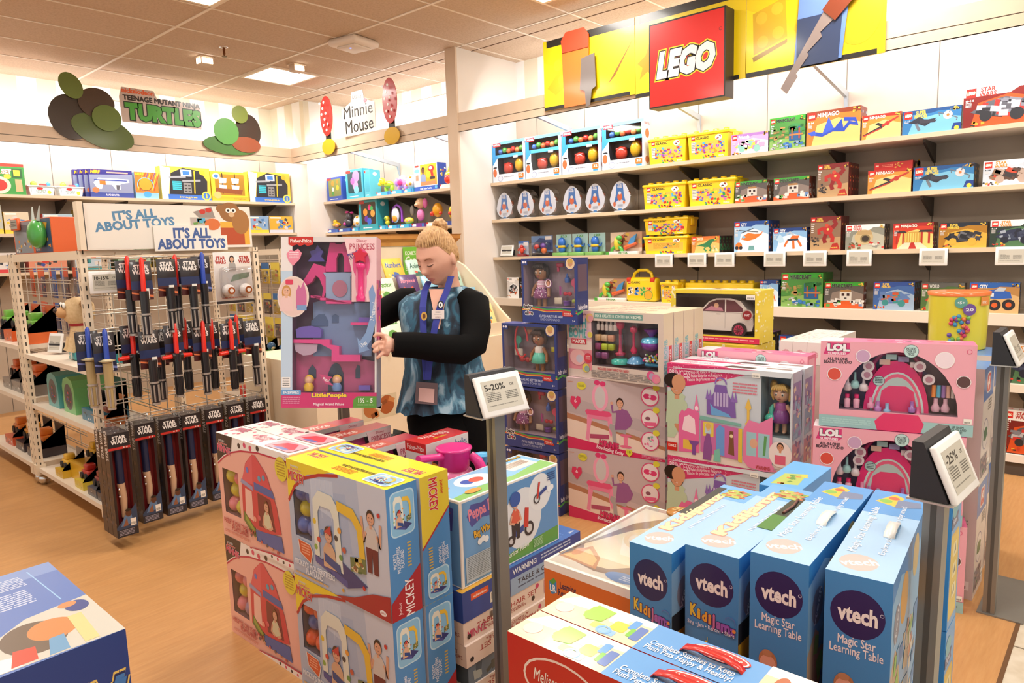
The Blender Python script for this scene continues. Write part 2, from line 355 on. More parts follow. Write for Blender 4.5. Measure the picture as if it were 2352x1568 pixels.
# headers over the bays with the hidden strip lights behind
def header(name, p0, p1, ax):
    mb = MB(); z0, z1, zc = 2.69, 2.865, 2.755
    for a, b in ((z0, zc-.003), (zc+.003, z1)):
        if ax == 'y': mb.box(XH, p0, a, XH+.03, p1, b, BEIGE)
        else: mb.box(p0, YH, a, p1, YH+.03, b, BEIGE)
    if ax == 'y': mb.box(XH+.004, p0, z0, XH+.03, p1, z1-.001, SEAM)
    else: mb.box(p0, YH+.004, z0, p1, YH+.03, z1-.001, SEAM)
    return struct(mb.build(name))
header('trim_header_right', -3.5, 5.055, 'y'); header('trim_header_middle', 5.195, 8.05, 'y'); header('trim_header_left', -3, 4.96, 'x')
mb = MB(); mb.box(XH, 8.05, 2.69, 5.18, 8.08, 2.865, BEIGE); struct(mb.build('trim_header_corner'))
# lit white boards standing above the headers at the back
mb = MB(); mb.box(3.2, YW-.03, 2.95, 4.2, YW-.001, 3.3, M('fbfaf6', .5)); mb.box(3.16, YW-.02, 2.93, 4.24, YW-.0005, 3.34, M('d9d4c4', .5)); tag(mb.build('wall_board'), 'blank white board on the striped wall behind the green lettering', 'board')
mb = MB(); mb.box(XW-.03, 5.25, 2.95, XW-.001, 6.9, 3.33, M('fbfaf6', .5)); tag(mb.build('wall_board'), 'blank white board on the striped wall beside the pillar', 'board')
# wall shelving: one shelf board per run with its dark brackets
BR = M('4a443e', .5, .3); SHELF = M('e9dbc8', .42, kind='shelf_laminate'); EDGE = M('d9c2a2', .45)
def shelf(p0, p1, z, wall, label, dep=.45, th=.03, step=.604, ph=1.754, mat=SHELF, group=None):
    t = thing('wall_shelf', label, 'shelf', (XW-.03, (p0+p1)/2, z-th) if wall == 'x' else ((p0+p1)/2, YW-.03, z-th), 0, group)
    L = (p1-p0)/2; mb = MB()
    if wall == 'x':
        mb.box(-dep+.03, -L, 0, 0, L, th, mat); mb.box(-dep+.024, -L, 0, -dep+.03, L, th, EDGE if th < .05 else mat)
    else:
        mb.box(-L, -dep+.03, 0, L, 0, th, mat); mb.box(-L, -dep+.024, 0, L, -dep+.03, th, EDGE if th < .05 else mat)
    mb.build('shelf_board', t)
    k = math.ceil((p0+.05-ph)/step)
    while ph+k*step < p1-.04:
        q = ph+k*step-(p0+p1)/2; mb = MB()
        pr = [(-.34, 0), (-.34, -.02), (-.02, -.13), (0, -.13), (0, 0)]
        if wall == 'x': vs = [(a, q+e, b) for e in (-.008, .008) for a, b in pr]
        else: vs = [(q+e, a, b) for e in (-.008, .008) for a, b in pr]
        n = len(pr); mb.add(vs, [list(range(n)), list(range(2*n-1, n-1, -1))]+[(i, (i+1) % n, (i+1) % n+n, i+n) for i in range(n)], BR); mb.build('bracket', t); k += 1
    return t
Z1, Z2, Z3, Z4 = 2.22, 1.848, 1.465, 1.045
shelf(-1.2, 5.055, Z1, 'x', 'long top shelf of brick sets on the right wall', group=None)
shelf(-1.2, 5.055, Z2, 'x', 'second shelf from the top on the right wall')
shelf(-1.2, 5.055, Z3, 'x', 'third shelf on the right wall, hung with white price displays')
shelf(-1.2, 5.055, Z4, 'x', 'deep white shelf with thick front edge on the right wall', .47, .075)
shelf(-1.2, 5.055, .6, 'x', 'low white shelf behind the tall stacks on the right wall', .47, .05)
mb = MB(); mb.box(5.43, -1.2, 0, 5.81, 5.05, .09, M('5a5048', .7)); mb.box(5.40, -1.2, .09, 5.81, 5.05, .14, WPAINT); tag(mb.build('base_deck'), 'lowest white deck on a dark plinth along the right wall', 'shelf')
shelf(5.20, 8.055, 2.225, 'x', 'upper shelf of preschool toys left of the pillar', ph=5.5)
shelf(5.20, 8.055, 1.825, 'x', 'lower shelf of preschool toys left of the pillar', ph=5.5)
shelf(-1.5, 5.175, 2.23, 'y', 'upper shelf on the left wall under the header', ph=4.95)
shelf(-1.5, 5.175, 1.845, 'y', 'middle shelf on the left wall behind the sign', ph=4.95)
shelf(-1.5, 5.175, 1.46, 'y', 'lower shelf on the left wall behind the toy racks', ph=4.95)
# bracing arms between header and panel
for y, wl in ((4.17, 'right of the pillar over the tall toy boxes'), (2.95, 'behind the big yellow sign near its middle'), (1.75, 'under the right end of the big yellow sign'), (5.55, 'left of the pillar'), (7.0, 'over the small blue toy box')):
    mb = MB(); mb.prism([(-.78, .12), (-.04, .0), (0, -.12), (0, .04), (-.78, .16)], -.012, .012, M('b9c4cc', .4, .4)); tag(mb.build('brace', loc=(XW-.032, y, 2.6)), 'pale steel brace under the header '+wl, 'bracket')
# recessed light panels
DIFF = M('fffaf2', .5, 0, 3.0, kind='lamp_diffuser'); wh = [0]
PLACE = {(4.31, 7.1): 'square recessed ceiling light between sprinkler and round device', (2.49, 5.2): 'recessed ceiling light cut by the top edge above the green lettering', (4.32, 3.4): 'recessed ceiling light at the top edge left of the yellow sign'}
for x, y in TROFFERS:
    t = thing('ceiling_light', PLACE.get((x, y), 'square recessed ceiling light out of view overhead'), 'ceiling light', (x, y, CEIL-.02), 0, 'recessed ceiling lights')
    mb = MB()
    for a in ((-.3, -.3, .3, -.27), (-.3, .27, .3, .3), (-.3, -.27, -.27, .27), (.27, -.27, .3, .27)): mb.box(a[0], a[1], .002, a[2], a[3], .018, M('f4e4cc', .5))
    mb.build('frame', t)
    mb = MB(); mb.box(-.27, -.27, .012, .27, .27, .018, DIFF); mb.build('diffuser', t)
    mb = MB(); mb.box(-.27, -.003, .004, .27, .003, .012, M('fff3e2', .5, 0, 1.6)); mb.box(-.003, -.27, .004, .003, .27, .012, M('fff3e2', .5, 0, 1.6)); mb.build('louvre', t)
for x, y, wl in ((3.4, 6.93, 'beside the sprinkler'), (4.2, 6.6, 'beside the large square light')):
    t = thing('spot_light', 'small boxy ceiling spotlight '+wl, 'spotlight', (x, y, CEIL), 0, 'ceiling spotlights')
    mb = MB(); mb.box(-.07, -.07, -.012, .07, .07, 0, M('d8bda0', .5)); mb.box(-.06, -.05, -.075, .06, .05, -.012, M('cfb294', .5)); mb.build('housing', t)
    mb = MB(); mb.box(-.052, -.056, -.068, .052, -.05, -.02, M('fff6ea', .4, 0, 3)); mb.box(-.056 if x > 4 else -.066, -.04, -.068, -.05 if x > 4 else -.06, .04, -.02, M('fff6ea', .4, 0, 3)); mb.build('lens', t)
t = thing('fire_sprinkler', 'small brass fire sprinkler hanging from the ceiling', 'sprinkler', (3.38, 6.5, CEIL))
mb = MB(); mb.lathe([(.04, 0), (.04, -.006), (.012, -.012)], CHROME, n=16); mb.build('escutcheon', t)
mb = MB(); mb.lathe([(.012, -.01), (.01, -.05), (.014, -.06), (.006, -.075)], M('7a4a28', .4, .7), n=10); mb.lathe([(.024, -.082), (.024, -.086)], M('7a5a3a', .4, .7), n=12); mb.build('head', t)
t = thing('wireless_access_point', 'white rounded square device with a blue dot on the ceiling', 'ceiling device', (4.13, 5.53, CEIL))
mb = MB(); mb.bevbox(-.17, -.17, -.065, .17, .17, 0, .03, M('efe2d4', .4), 3); mb.xform(Matrix.Rotation(math.radians(10), 4, 'Z')); mb.build('shell', t)
mb = MB(); mb.bevbox(-.11, -.11, -.085, .11, .11, -.06, .012, M('e6d8ca', .4), 2); mb.xform(Matrix.Rotation(math.radians(10), 4, 'Z')); mb.build('raised_panel', t)
mb = MB(); mb.lathe([(.008, -.089), (.008, -.084)], M('4a6cff', .4, 0, 3), c=(-.06, -.03, 0), n=10); mb.build('status_light', t)
for x, y in ((2.55, 7.35), (2.98, 7.4), (4.33, 7.48), (3.1, 7.42)): pass
# ================================================================ display cartons
def wcarton(w, d, h, col, wins, inner='5a5560', depth=None, side=None, top=None, sidewin=None):
    """carton whose front has see-through windows (a0,b0,a1,b1); the tray behind is open"""
    mb = MB(); e = depth or d*.8; m = PRINT(col); i_ = PRINT(inner)
    mb.box(-w/2, -d/2, 0, w/2, d/2, h, m, skip='F')
    xs = sorted({0, 1, *[q[0] for q in wins], *[q[2] for q in wins]}); zs = sorted({0, 1, *[q[1] for q in wins], *[q[3] for q in wins]})
    for i in range(len(xs)-1):
        for j in range(len(zs)-1):
            cx, cz = (xs[i]+xs[i+1])/2, (zs[j]+zs[j+1])/2
            if any(q[0] < cx < q[2] and q[1] < cz < q[3] for q in wins): continue
            mb.add([(-w/2+xs[i]*w, -d/2, zs[j]*h), (-w/2+xs[i+1]*w, -d/2, zs[j]*h), (-w/2+xs[i+1]*w, -d/2, zs[j+1]*h), (-w/2+xs[i]*w, -d/2, zs[j+1]*h)], [(0, 1, 2, 3)], m)
    for a0, b0, a1, b1 in wins:
        x0, x1, z0, z1 = -w/2+a0*w, -w/2+a1*w, b0*h, b1*h; y0, y1 = -d/2, -d/2+e
        mb.add([(x0,y0,z0),(x1,y0,z0),(x1,y0,z1),(x0,y0,z1),(x0,y1,z0),(x1,y1,z0),(x1,y1,z1),(x0,y1,z1)], [(4,5,6,7),(0,1,5,4),(1,2,6,5),(2,3,7,6),(3,0,4,7)], i_)
    return mb, faces(mb, w, d, h)
def pane(root, w, d, a0, b0, a1, b1, h, y=None):
    mb = MB(); y = -d/2+.0015 if y is None else y
    mb.add([(-w/2+a0*w, y, b0*h), (-w/2+a1*w, y, b0*h), (-w/2+a1*w, y, b1*h), (-w/2+a0*w, y, b1*h)], [(0, 1, 2, 3)], PANE); return mb.build('window_pane', root)
def balls(root, w, d, h, win, cols, seed, r=.034):
    R = random.Random(seed); a0, b0, a1, b1 = win; x0, x1, z0, z1 = -w/2+a0*w, -w/2+a1*w, b0*h, b1*h; z = z0+r*.9; row = 0
    while z < z1-r*.3:
        for x in ((x0+x1)/2-r*.95, (x0+x1)/2+r*.95):
            mb = MB(); mb.ball((x+(.004 if row % 2 else -.004), -d/2+r+.004+.01*(row % 2), z), r, PLAST(R.choice(cols)), 16, 10); mb.build('play_ball', root)
        z += r*1.75; row += 1

# ---- pink playhouse cartons
def make_pink(seed=1):
    w, d, h = .548, .118, .4265; win = (.06, .24, .29, .67)
    mb, A = wcarton(w, d, h, 'f2b7a8', [win], '6a5058'); F = A['F']
    F.poly([(0, .70), (.12, .80), (.3, .88), (.6, .93), (1, .93), (1, 1), (0, 1)], 'f7efe9')
    F.poly([(0, .72), (.1, .80), (.22, .86), (.25, 1), (0, 1)], '2e2226')
    for i, (a, b) in enumerate(((.34, .94), (.42, .96), (.5, .95), (.6, .97))): F.ell(a, b, .02, ['2e2226', 'e0507a', 'd8486a', '2e2226'][i])
    F.line([(0, .70), (.1, .78), (.22, .85), (.36, .895), (.6, .93), (1, .935)], .012, 'c21f4a')
    F.text('DISNEY', .04, .925, .13, .945, 'f4f0f0'); F.text('Junior', .03, .895, .17, .925, 'e8503a', out='ffffff', ow=.02); F.text('MINNIE', .02, .83, .21, .89, 'e83a6a', out='ffffff', ow=.03, bold=.03, rot=-3)
    F.poly([(.33, .24), (.345, .6), (.42, .8), (.52, .9), (.56, .9), (.7, .76), (.8, .5), (.84, .26), (.62, .2)], 'd2404a')
    F.poly([(.35, .62), (.42, .79), (.52, .895), (.5, .62)], 'e0606a'); F.poly([(.5, .62), (.52, .895), (.56, .9), (.7, .75), (.75, .6)], 'd94c58')
    F.poly([(.37, .3), (.39, .56), (.48, .55), (.48, .27)], 'f2c4b6'); F.poly([(.55, .25), (.56, .56), (.73, .54), (.77, .26)], '7a2c34')
    F.poly([(.33, .6), (.345, .64), (.5, .6), (.5, .56)], '9a9ac0'); F.poly([(.52, .58), (.52, .65), (.76, .63), (.79, .56)], '4a62a8')
    F.poly([(.34, .24), (.35, .34), (.5, .2), (.5, .1)], '6a7a3c'); F.poly([(.36, .26), (.365, .31), (.48, .2), (.48, .16)], '9aa84a')
    F.poly([(.5, .1), (.5, .2), (.84, .24), (.86, .1)], '4a62a8')
    for a, b, c_ in ((.44, .74, '6a7ac8'), (.6, .7, '5aa0c0'), (.66, .72, '5aa0c0'), (.56, .33, 'd8606a'), (.5, .3, 'f2a08a')): F.ell(a, b, .02, c_)
    F.kid(.67, .42, .085, '6a3a20', 'd8d2b0', 'dca488', arms=1, long=True)
    for i in range(7): F.ell(.36+.07*i, .14-.01*i, .013, ['c85a5a', '6a5a60', 'd89a7a'][i % 3], n=10)
    F.ell(.9, .86, .075, 'e6d43c', .105); F.fine(.85, .79, .95, .93, 6, 'b8902a', 2); F.text('2+', .955, .965, .985, .985, '8a3040')
    F.text('HELP IS ON THE WAY\nPLAYLAND', .04, .09, .5, .185, 'c04a52', bold=.03); F.fine(.04, .04, .4, .07, 2, 'd88a80', 4)
    F.line([(.4, .0), (.7, .045), (1, .06)], .012, 'c21f4a'); F.poly([(.4, 0), (.7, .04), (1, .055), (1, 0)], 'f7efe9')
    for k in range(4): F.ell(.7+.075*k, .022, .012, ['2e2226', 'd8486a'][k % 2], n=10)
    T = A['T'].bg('fbeee8'); R = random.Random(5)
    for i in range(16): T.ell(R.uniform(.05, .6), R.uniform(.1, .9), .014, R.choice(['d8486a', 'e87a94', '2e2226', 'e0607a']), rb=.07, n=12)
    T.text('MINNIE', .05, .5, .2, .85, 'e04a7a', out='ffffff', ow=.02); T.text('HELP IS ON\nTHE WAY', .38, .35, .55, .75, 'e0809a')
    T.rrect(.64, .12, .96, .85, 'f0a8b4', .15); T.poly([(.68, .3), (.74, .7), (.85, .78), (.93, .4), (.9, .25)], 'd84a58'); T.poly([(.72, .2), (.8, .35), (.9, .3), (.86, .18)], '6a7ab8')
    A['R'].bg('f0b2a6')
    for i in range(9): A['R'].ell(R.uniform(.1, .9), R.uniform(.05, .95), .07, R.choice(['d8486a', '2e2226']))
    o = mb.build('playhouse_carton'); pane(o, w, d, *win, h); balls(o, w, d, h, win, ['d8c83a', 'e8808a', '9a7aa0', 'e06a70', 'd4c440'], seed); return o
G = 'pink playhouse cartons'
p = make_pink(1); p.location = (1.262+.06, 2.473, .428); p.rotation_euler[2] = math.radians(-90)
tag(p, 'pink playhouse carton on top of the front column, left end of the floor stack', 'toy box', G)
q = make_pink(4); q.location = (1.262+.06, 2.473, 0); q.rotation_euler[2] = math.radians(-90); tag(q, 'pink playhouse carton at the bottom of the front column, standing on the floor', 'toy box', G)
dup(p, (1.262+.182, 2.473, .428), label='pink playhouse carton behind the topmost pink one, only its dotted top seen'); dup(p, (1.262+.182, 2.473, 0), label='pink playhouse carton hidden low in the rear pink column')

# ---- yellow and blue inflatable playland cartons
def playland(F, a0, b0, a1, b1):
    s = F.sub(a0, b0, a1, b1)
    s.poly([(.0, .12), (.62, -.02), (1, .1), (.4, .3)], '333a78'); s.poly([(0, .12), (.62, -.02), (.62, .06), (0, .2)], '4a5298')
    s.poly([(.0, .2), (.02, .85), (.14, .97), (.4, .96), (.52, .84), (.55, .12), (.42, .14), (.42, .7), (.36, .8), (.16, .8), (.11, .72), (.1, .2)], 'e4e6d8')
    for i, c_ in enumerate(['8ab04a', 'd84a3a', '4a8ac8', 'e8c83a', '6a9a4a', 'c85a40', '3a3a40', 'e8a03a']): s.ell(.03+.07*(i % 3)+(.42 if i > 3 else 0), .3+.1*i-(.4 if i > 3 else 0), .035, c_)
    s.poly([(.5, .93), (.8, .9), (.95, .74), (.98, .36), (.88, .36), (.85, .68), (.76, .78), (.5, .82)], 'e8bf3a'); s.poly([(.7, .2), (.98, .24), (.98, .4), (.7, .36)], '6a7a4a')
    s.scatter(.72, .22, .96, .38, 14, ['8a5a3a', 'c8b04a', '4a6a3a', 'd8c8a0'], 3, .03, .08)
    s.kid(.3, .42, .16, '4a2a1c', 'd8b090', 'dca488'); s.poly([(.2, .28), (.5, .2), (.52, .1), (.2, .18)], '2a4a8a'); s.poly([(.22, .52), (.36, .62), (.36, .5)], 'c83a3a')
def make_mick(seed):
    w, d, h = .553, .12, .4235; win = (.055, .36, .24, .76)
    mb, A = wcarton(w, d, h, 'b4c0d6', [win], '4a5468'); F = A['F']
    F.poly([(.3, .8), (.62, .86), (.66, .4), (.28, .3)], 'a8b8d4'); F.poly([(.26, .68), (.5, .62), (.5, .93), (.26, .9)], 'c4d0e4')
    for k in range(5): F.line([(.27+.05*k, .6), (.27+.05*k, .92)], .003, 'd8e0ee')
    F.poly([(.8, 0), (1, 0), (1, 1), (.74, 1)], 'c9cedc')
    F.poly([(0, .66), (.1, .82), (.24, .92), (.4, .965), (.5, 1), (0, 1)], 'f0d42e')
    F.line([(0, .64), (.08, .78), (.2, .88), (.36, .945), (.56, .99)], .02, 'b8242a')
    F.text('DISNEY', .05, .945, .14, .96, 'e8f0ff'); F.text('Junior', .04, .91, .17, .94, 'd8302c', out='ffffff', ow=.02); F.text('MICKEY', .02, .83, .2, .905, 'd8302c', out='ffffff', ow=.03, bold=.035, rot=-2)
    playland(F, .27, .12, .8, .84); F.kid(.855, .7, .1, '2a1a14', 'cfc6c0', 'd9a184', '6a2028', arms=2)
    F.ell(.93, .79, .014, 'c83030'); F.ell(.76, .17, .014, 'c83030'); F.ell(.42, .16, .014, '4a5a88'); F.ell(.55, .07, .012, 'd8a03a')
    F.poly([(.08, .34), (.22, .33), (.25, .27), (.22, .16), (.1, .22)], 'e8e4e0'); F.poly([(.09, .335), (.22, .32), (.24, .27), (.215, .17), (.105, .225)], 'd85a30'); F.fine(.12, .22, .21, .31, 4, 'f4b090', 3)
    F.text("MICKEY'S MOUSEKETEERS\nPLAYLAND", .03, .06, .47, .16, 'eef2f8', bold=.03, shear=.1); F.fine(.03, .015, .4, .045, 1, 'd8b070', 7)
    F.poly([(.46, 0), (.66, .06), (.84, .16), (1, .2), (1, 0)], 'a8202a'); F.ell(.93, .05, .03, 'f4f0f0', .022); F.text('jakks', .91, .04, .95, .06, 'b02020')
    s = A['R'].bg('4c8cc8'); s.rrect(.1, .62, .9, .96, 'b8dcf0', .2); s.rrect(.13, .63, .87, .95, '88c0e4', .2); playland(s, .2, .66, .8, .93)
    s.text("MICKEY'S\nMOUSEKETEERS\nPLAYLAND", -.05, .4, .65, .5, 'e8f0f8', rot=90); s.fine(.6, .36, .72, .56, 8, 'd8b850', 3)
    s.poly([(0, 0), (1, 0), (1, .36), (0, .14)], 'a8202a'); s.text('MICKEY', .1, .1, 1.1, .18, 'f4f0f0', rot=90); s.text('Junior', .1, .06, .46, .1, 'f0d0d0', rot=90)
    t = A['T'].bg('f4dc30'); t.text('MICKEY', .05, .55, .2, .85, 'd8302c', out='ffffff', ow=.03); t.text("MICKEY'S MOUSEKETEERS PLAYLAND", .42, .55, .75, .68, '3a3a40'); t.fine(.42, .2, .62, .48, 4, 'e08a30', 4)
    t.rrect(.74, .12, .97, .82, 'e0ecf4', .2); t.rrect(.75, .16, .96, .78, '9ac4e0', .2); playland(t, .78, .2, .94, .75)
    return mb, A, win, w, d, h
G = 'playland cartons'
mb, A, win, w, d, h = make_mick(1); k1 = mb.build('playland_carton'); pane(k1, w, d, *win, h); balls(k1, w, d, h, win, ['3a5aa8', '4a6ab8', 'd8c83a', '34509a'], 3)
k1.location = (1.25+.061, 1.922, .4245); k1.rotation_euler[2] = math.radians(-90); tag(k1, 'yellow topped playland carton on top at the front corner, blue balls in its window', 'toy box', G)
mb, A, win, w, d, h = make_mick(1); k2 = mb.build('playland_carton'); pane(k2, w, d, *win, h); balls(k2, w, d, h, win, ['e85a30', 'e06038', '4a6ab8', 'e85a30'], 6)
k2.location = (1.25+.061, 1.922, 0); k2.rotation_euler[2] = math.radians(-90); tag(k2, 'playland carton below the topmost one, orange balls in its window', 'toy box', G)
mb, A, win, w, d, h = make_mick(2); s = A['L']; s.bg('4c8cc8')      # the rear two stand turned round, so the end seen is the left one
s.poly([(0, .45), (1, .72), (1, 1), (0, 1)], 'e8d038'); s.line([(0, .44), (1, .71)], .05, 'b02a30'); s.text('MICKEY', .0, .8, .9, .88, 'd8302c', out='ffffff', ow=.03, bold=.03, rot=-90); s.text('Junior', .55, .86, .95, .9, 'd8302c', rot=-90)
s.text("MICKEY'S\nMOUSEKETEERS\nPLAYLAND", .4, .3, 1.05, .4, 'e8f0f8', rot=-90); s.fine(.2, .26, .34, .44, 8, 'd8b850', 3); s.rrect(.12, .03, .9, .26, 'b8dcf0', .2); s.rrect(.15, .04, .87, .25, '88c0e4', .2); playland(s, .2, .06, .8, .23)
k3 = mb.build('playland_carton'); pane(k3, w, d, *win, h); k3.location = (1.25+.194, 1.922, .4245); k3.rotation_euler[2] = math.radians(90); tag(k3, 'playland carton behind the topmost one, its yellow end turned to the aisle', 'toy box', G)
dup(k2, (1.25+.194, 1.922, 0), -90, 'playland carton low in the rear column, blue end with red foot showing')

# ---- ride-on tricycle carton on folded table sets
w, d, h = .53, .2, .308; mb, A = carton(w, d, h, 'f2efe8'); F = A['F']; F.rect(.02, .02, .985, .97, '6a9fd0'); F.rect(.4, .02, .985, .97, '5e96cc')
F.poly([(.3, .02), (.985, .02), (.985, .2), (.6, .17), (.3, .1)], '5fa04a'); F.ell(.6, .5, .2, 'e0e4e8', .37); F.ell(.79, .73, .125, 'e6eaec', .23)
F.poly([(.06, .8), (.1, .92), (.2, .9), (.3, .95), (.36, .86), (.32, .7), (.2, .73), (.1, .66)], '4a4e9a'); F.text('Peppa Pig', .075, .72, .335, .9, 'ea8a9c', rot=7, bold=.03)
F.text('Big Wheel', .12, .52, .31, .62, 'f0b838', out='2a2230', ow=.06, bold=.04, rot=7)
for a, b in ((.17, .46), (.2, .48), (.23, .46), (.89, .72), (.92, .73)): F.ell(a, b, .022, 'f0f4f6')
F.rect(.035, .05, .28, .34, 'b6c4cc'); F.fine(.05, .07, .27, .33, 13, '7a868c', 2)
F.ell(.47, .28, .04, '2e3038', .065); F.ell(.47, .28, .02, 'c8c8cc', .035); F.ell(.66, .34, .05, '2e3038', .09); F.ell(.66, .34, .03, 'd0d0d0', .055); F.poly([(.6, .38), (.62, .62), (.66, .6), (.65, .36)], 'c83a34'); F.poly([(.48, .36), (.6, .42), (.6, .34), (.49, .3)], '2c4a90')
F.kid(.52, .66, .1, '2a4a98', 'd8604a', 'd9a184', '2a2a34', arms=1); F.ell(.52, .77, .055, '2c5aa8', .09)
F.ring(.75, .66, .035, .01, '3a3a40'); F.poly([(.745, .66), (.77, .86), (.79, .86), (.765, .66)], 'c83a34'); F.poly([(.77, .72), (.86, .78), (.86, .73), (.78, .68)], '2c4a90')
F.text('Junior Rider', .42, .09, .66, .17, 'eef4ea', rot=6); F.fine(.7, .06, .8, .17, 6, 'b8dcae', 3); F.fine(.87, .82, .96, .93, 4, '2a4a80', 4)
t = A['T']; t.rect(.015, .03, .985, .97, '88bfe6'); t.poly([(.015, .03), (.985, .03), (.985, .4), (.6, .2), (.3, .3), (.015, .2)], '8ac06a'); t.ell(.36, .6, .16, 'eef4f6', .3); t.ell(.3, .62, .05, '3a62b8', .12); t.ell(.38, .6, .06, 'd8604a', .12)
t.poly([(.02, .5), (.14, .62), (.17, .85), (.03, .9)], '4a4e9a'); t.text('Pig', .04, .6, .14, .82, 'ea8a9c'); t.rect(.66, .35, .93, .75, 'f2e8dc'); 
for i in range(14): t.rect(.68+.016*i, .5, .687+.016*i, .72, '8a6a5a')
t.text('Big Wheel', .7, .8, .95, .93, 'e8b83a', out='6a5a30', ow=.03); t.ell(.2, .2, .07, 'e0a048', .09)
A['L'].rect(.03, .02, .97, .97, '6a9fd0'); A['L'].poly([(.2, .6), (.8, .64), (.85, .9), (.2, .95)], '4a4e9a'); A['L'].text('Peppa', .3, .74, .75, .86, 'ea8a9c'); A['L'].text('Big Wheel', .25, .15, .75, .25, 'f0d088', out='2a2230')
o = mb.build('tricycle_carton', loc=(1.55+w/2, 1.645+d/2, .414)); tag(o, 'light blue tricycle carton with white edges, lying on a blue box behind the grey post', 'toy box')
def flatbox(w, d, h, loc, col, lab, fn, name='table_set_carton'):
    mb, A = carton(w, d, h, col); fn(A); o = mb.build(name, loc=loc); tag(o, lab, 'toy box', 'folding table set cartons'); return o
def ts_blue(A):
    F = A['F']; F.rect(0, 0, 1, 1, '2f4a94'); F.rect(.06, .62, .19, .84, 'e85c28'); F.text('nickelodeon', .075, .68, .175, .76, 'f8e8dc', bold=.03); F.ell(.25, .7, .035, '7a8a98'); F.rect(.2, .2, .31, .55, 'e4dccb')
    for i in range(9): F.rect(.21+.01*i, .3, .215+.01*i, .52, '4a4038')
    F.rect(.36, .0, .99, .6, '90aac4'); F.text('TABLE & CHAIR SET', .42, .3, .86, .48, '20283a', bold=.02); F.fine(.42, .12, .8, .22, 1, '4a5a74', 2); F.text('WARNING', .38, .72, .58, .9, 'e8ecf4', bold=.03); F.fine(.62, .7, .9, .92, 2, 'b8c8e0', 4)
    t = A['T'].bg('3f6cb4'); R = random.Random(2)
    for i in range(70): t.ell(R.uniform(.02, .98), R.uniform(.05, .95), .006, '5f8acc', n=6); t.k -= 1
    t.k += 1; t.rrect(.72, .55, .9, .95, '5aa0d8', .1); t.text('jakks', .93, .1, .98, .2, 'e8f0f8'); t.poly([(0, 0), (.3, 0), (.24, .3), (.0, .2)], 'e8b03c')
    A['R'].bg('27408a'); A['L'].bg('2c4690')
def ts_white(flip):
    def f(A):
        F = A['F']; F.bg('e6d2c2'); F.text('TABLE & CHAIR SET', .1, .45, .6, .7, 'a83a3a', rot=180 if flip else 0); F.text('FOLDING TABLE\n& PADDED CHAIRS', .15, .72 if flip else .2, .5, .9 if flip else .38, 'b05a52', rot=180 if flip else 0)
        F.rrect(.66, .2, .9, .9, 'd08a84', .1); F.fine(.68, .3, .88, .8, 3, 'b86a66', 3); F.text('MINNIE', .03, .2, .17, .55, 'd0406a') if not flip else 0
        for a, b, c_ in ((.04, .3, '2a2426'), (.24, .25, 'd0507a'), (.56, .3, '2a2426'), (.6, .8, 'c83a6a'), (.93, .7, '2a2426'), (.3, .85, 'd0606a')): F.ell(a, b, .014, c_)
        for i in range(9): F.rect(.2+.008*i, .6, .204+.008*i, .9, '4a4038') if not flip else 0
        A['L'].bg('d8c2b0'); A['L'].text('SET\nCHAIRS', .5, .3, .9, .7, '8a5048'); A['T'].bg('f0dcd0')
    return f
def ts_grey(A):
    A['F'].bg('6a7884'); A['F'].scatter(.05, .2, .95, .8, 30, ['8a98a0', '4a5660', 'a8b0a8', '5a5a50'], 3, .03, .08); A['L'].bg('4a565e')
flatbox(.665, .155, .108, (1.53+.3325, 1.628+.0775, .3055), '2f4a94', 'shiny blue table set carton topmost of its stack, under the tricycle carton', ts_blue)
flatbox(.65, .19, .078, (1.53+.325, 1.63+.095, .2265), 'e6d2c2', 'cream table set carton right below the blue one, black and pink dots', ts_white(0))
flatbox(.65, .19, .078, (1.53+.325, 1.62+.095, .1475), 'e2cebc', 'cream table set carton lying upside down, red lettering inverted', ts_white(1))
flatbox(.65, .19, .072, (1.54+.325, 1.625+.095, .0745), '6a7884', 'grey table set carton under the inverted cream one', ts_grey)
flatbox(.65, .19, .073, (1.54+.325, 1.62+.095, .0005), 'd8b0a8', 'pinkish table set carton at the very bottom of its stack', ts_white(1))

# ---- learning kit carton in front of the wood-floor gap
w, d, h = .3, .56, .215; mb, A = carton(w, d, h, 'f4efe4'); F = A['F']; F.bg('d9702a'); F.poly([(0, .9), (1, .88), (1, 1), (0, 1)], 'f4efe4')
F.poly([(.06, .62), (.09, .56), (.15, .6), (.15, .76), (.12, .8), (.06, .74)], '3a8ac0'); F.poly([(.06, .74), (.12, .8), (.15, .76), (.1, .7)], '5aa048'); F.text('LR', .068, .6, .142, .7, 'f4f4f0', bold=.03)
F.text('Learning\nResources', .17, .58, .4, .78, '3a2a48', bold=.02); F.text("Let's", .08, .2, .3, .4, 'f0c848', out='8a3a14', ow=.02, bold=.04, shear=.2)
F.ell(.74, .36, .22, 'e8b83a', .34); F.ell(.74, .35, .2, '3a3430', .31); F.kid(.74, .46, .2, '2a1c14', 'f0ece4', 'd49a78')
t = A['T']; t.bg('f4ecd8'); t.poly([(.0, .12), (.1, .4), (.2, .7), (.5, .95), (1, .98), (1, .1), (.5, .06)], '8a6a54'); t.poly([(.08, .3), (.3, .62), (.7, .92), (1, .95), (1, .35), (.6, .12), (.3, .1)], 'f6e0b0'); t.poly([(.3, .5), (.5, .3), (.9, .3), (1, .6), (.7, .8)], 'fbf0d0')
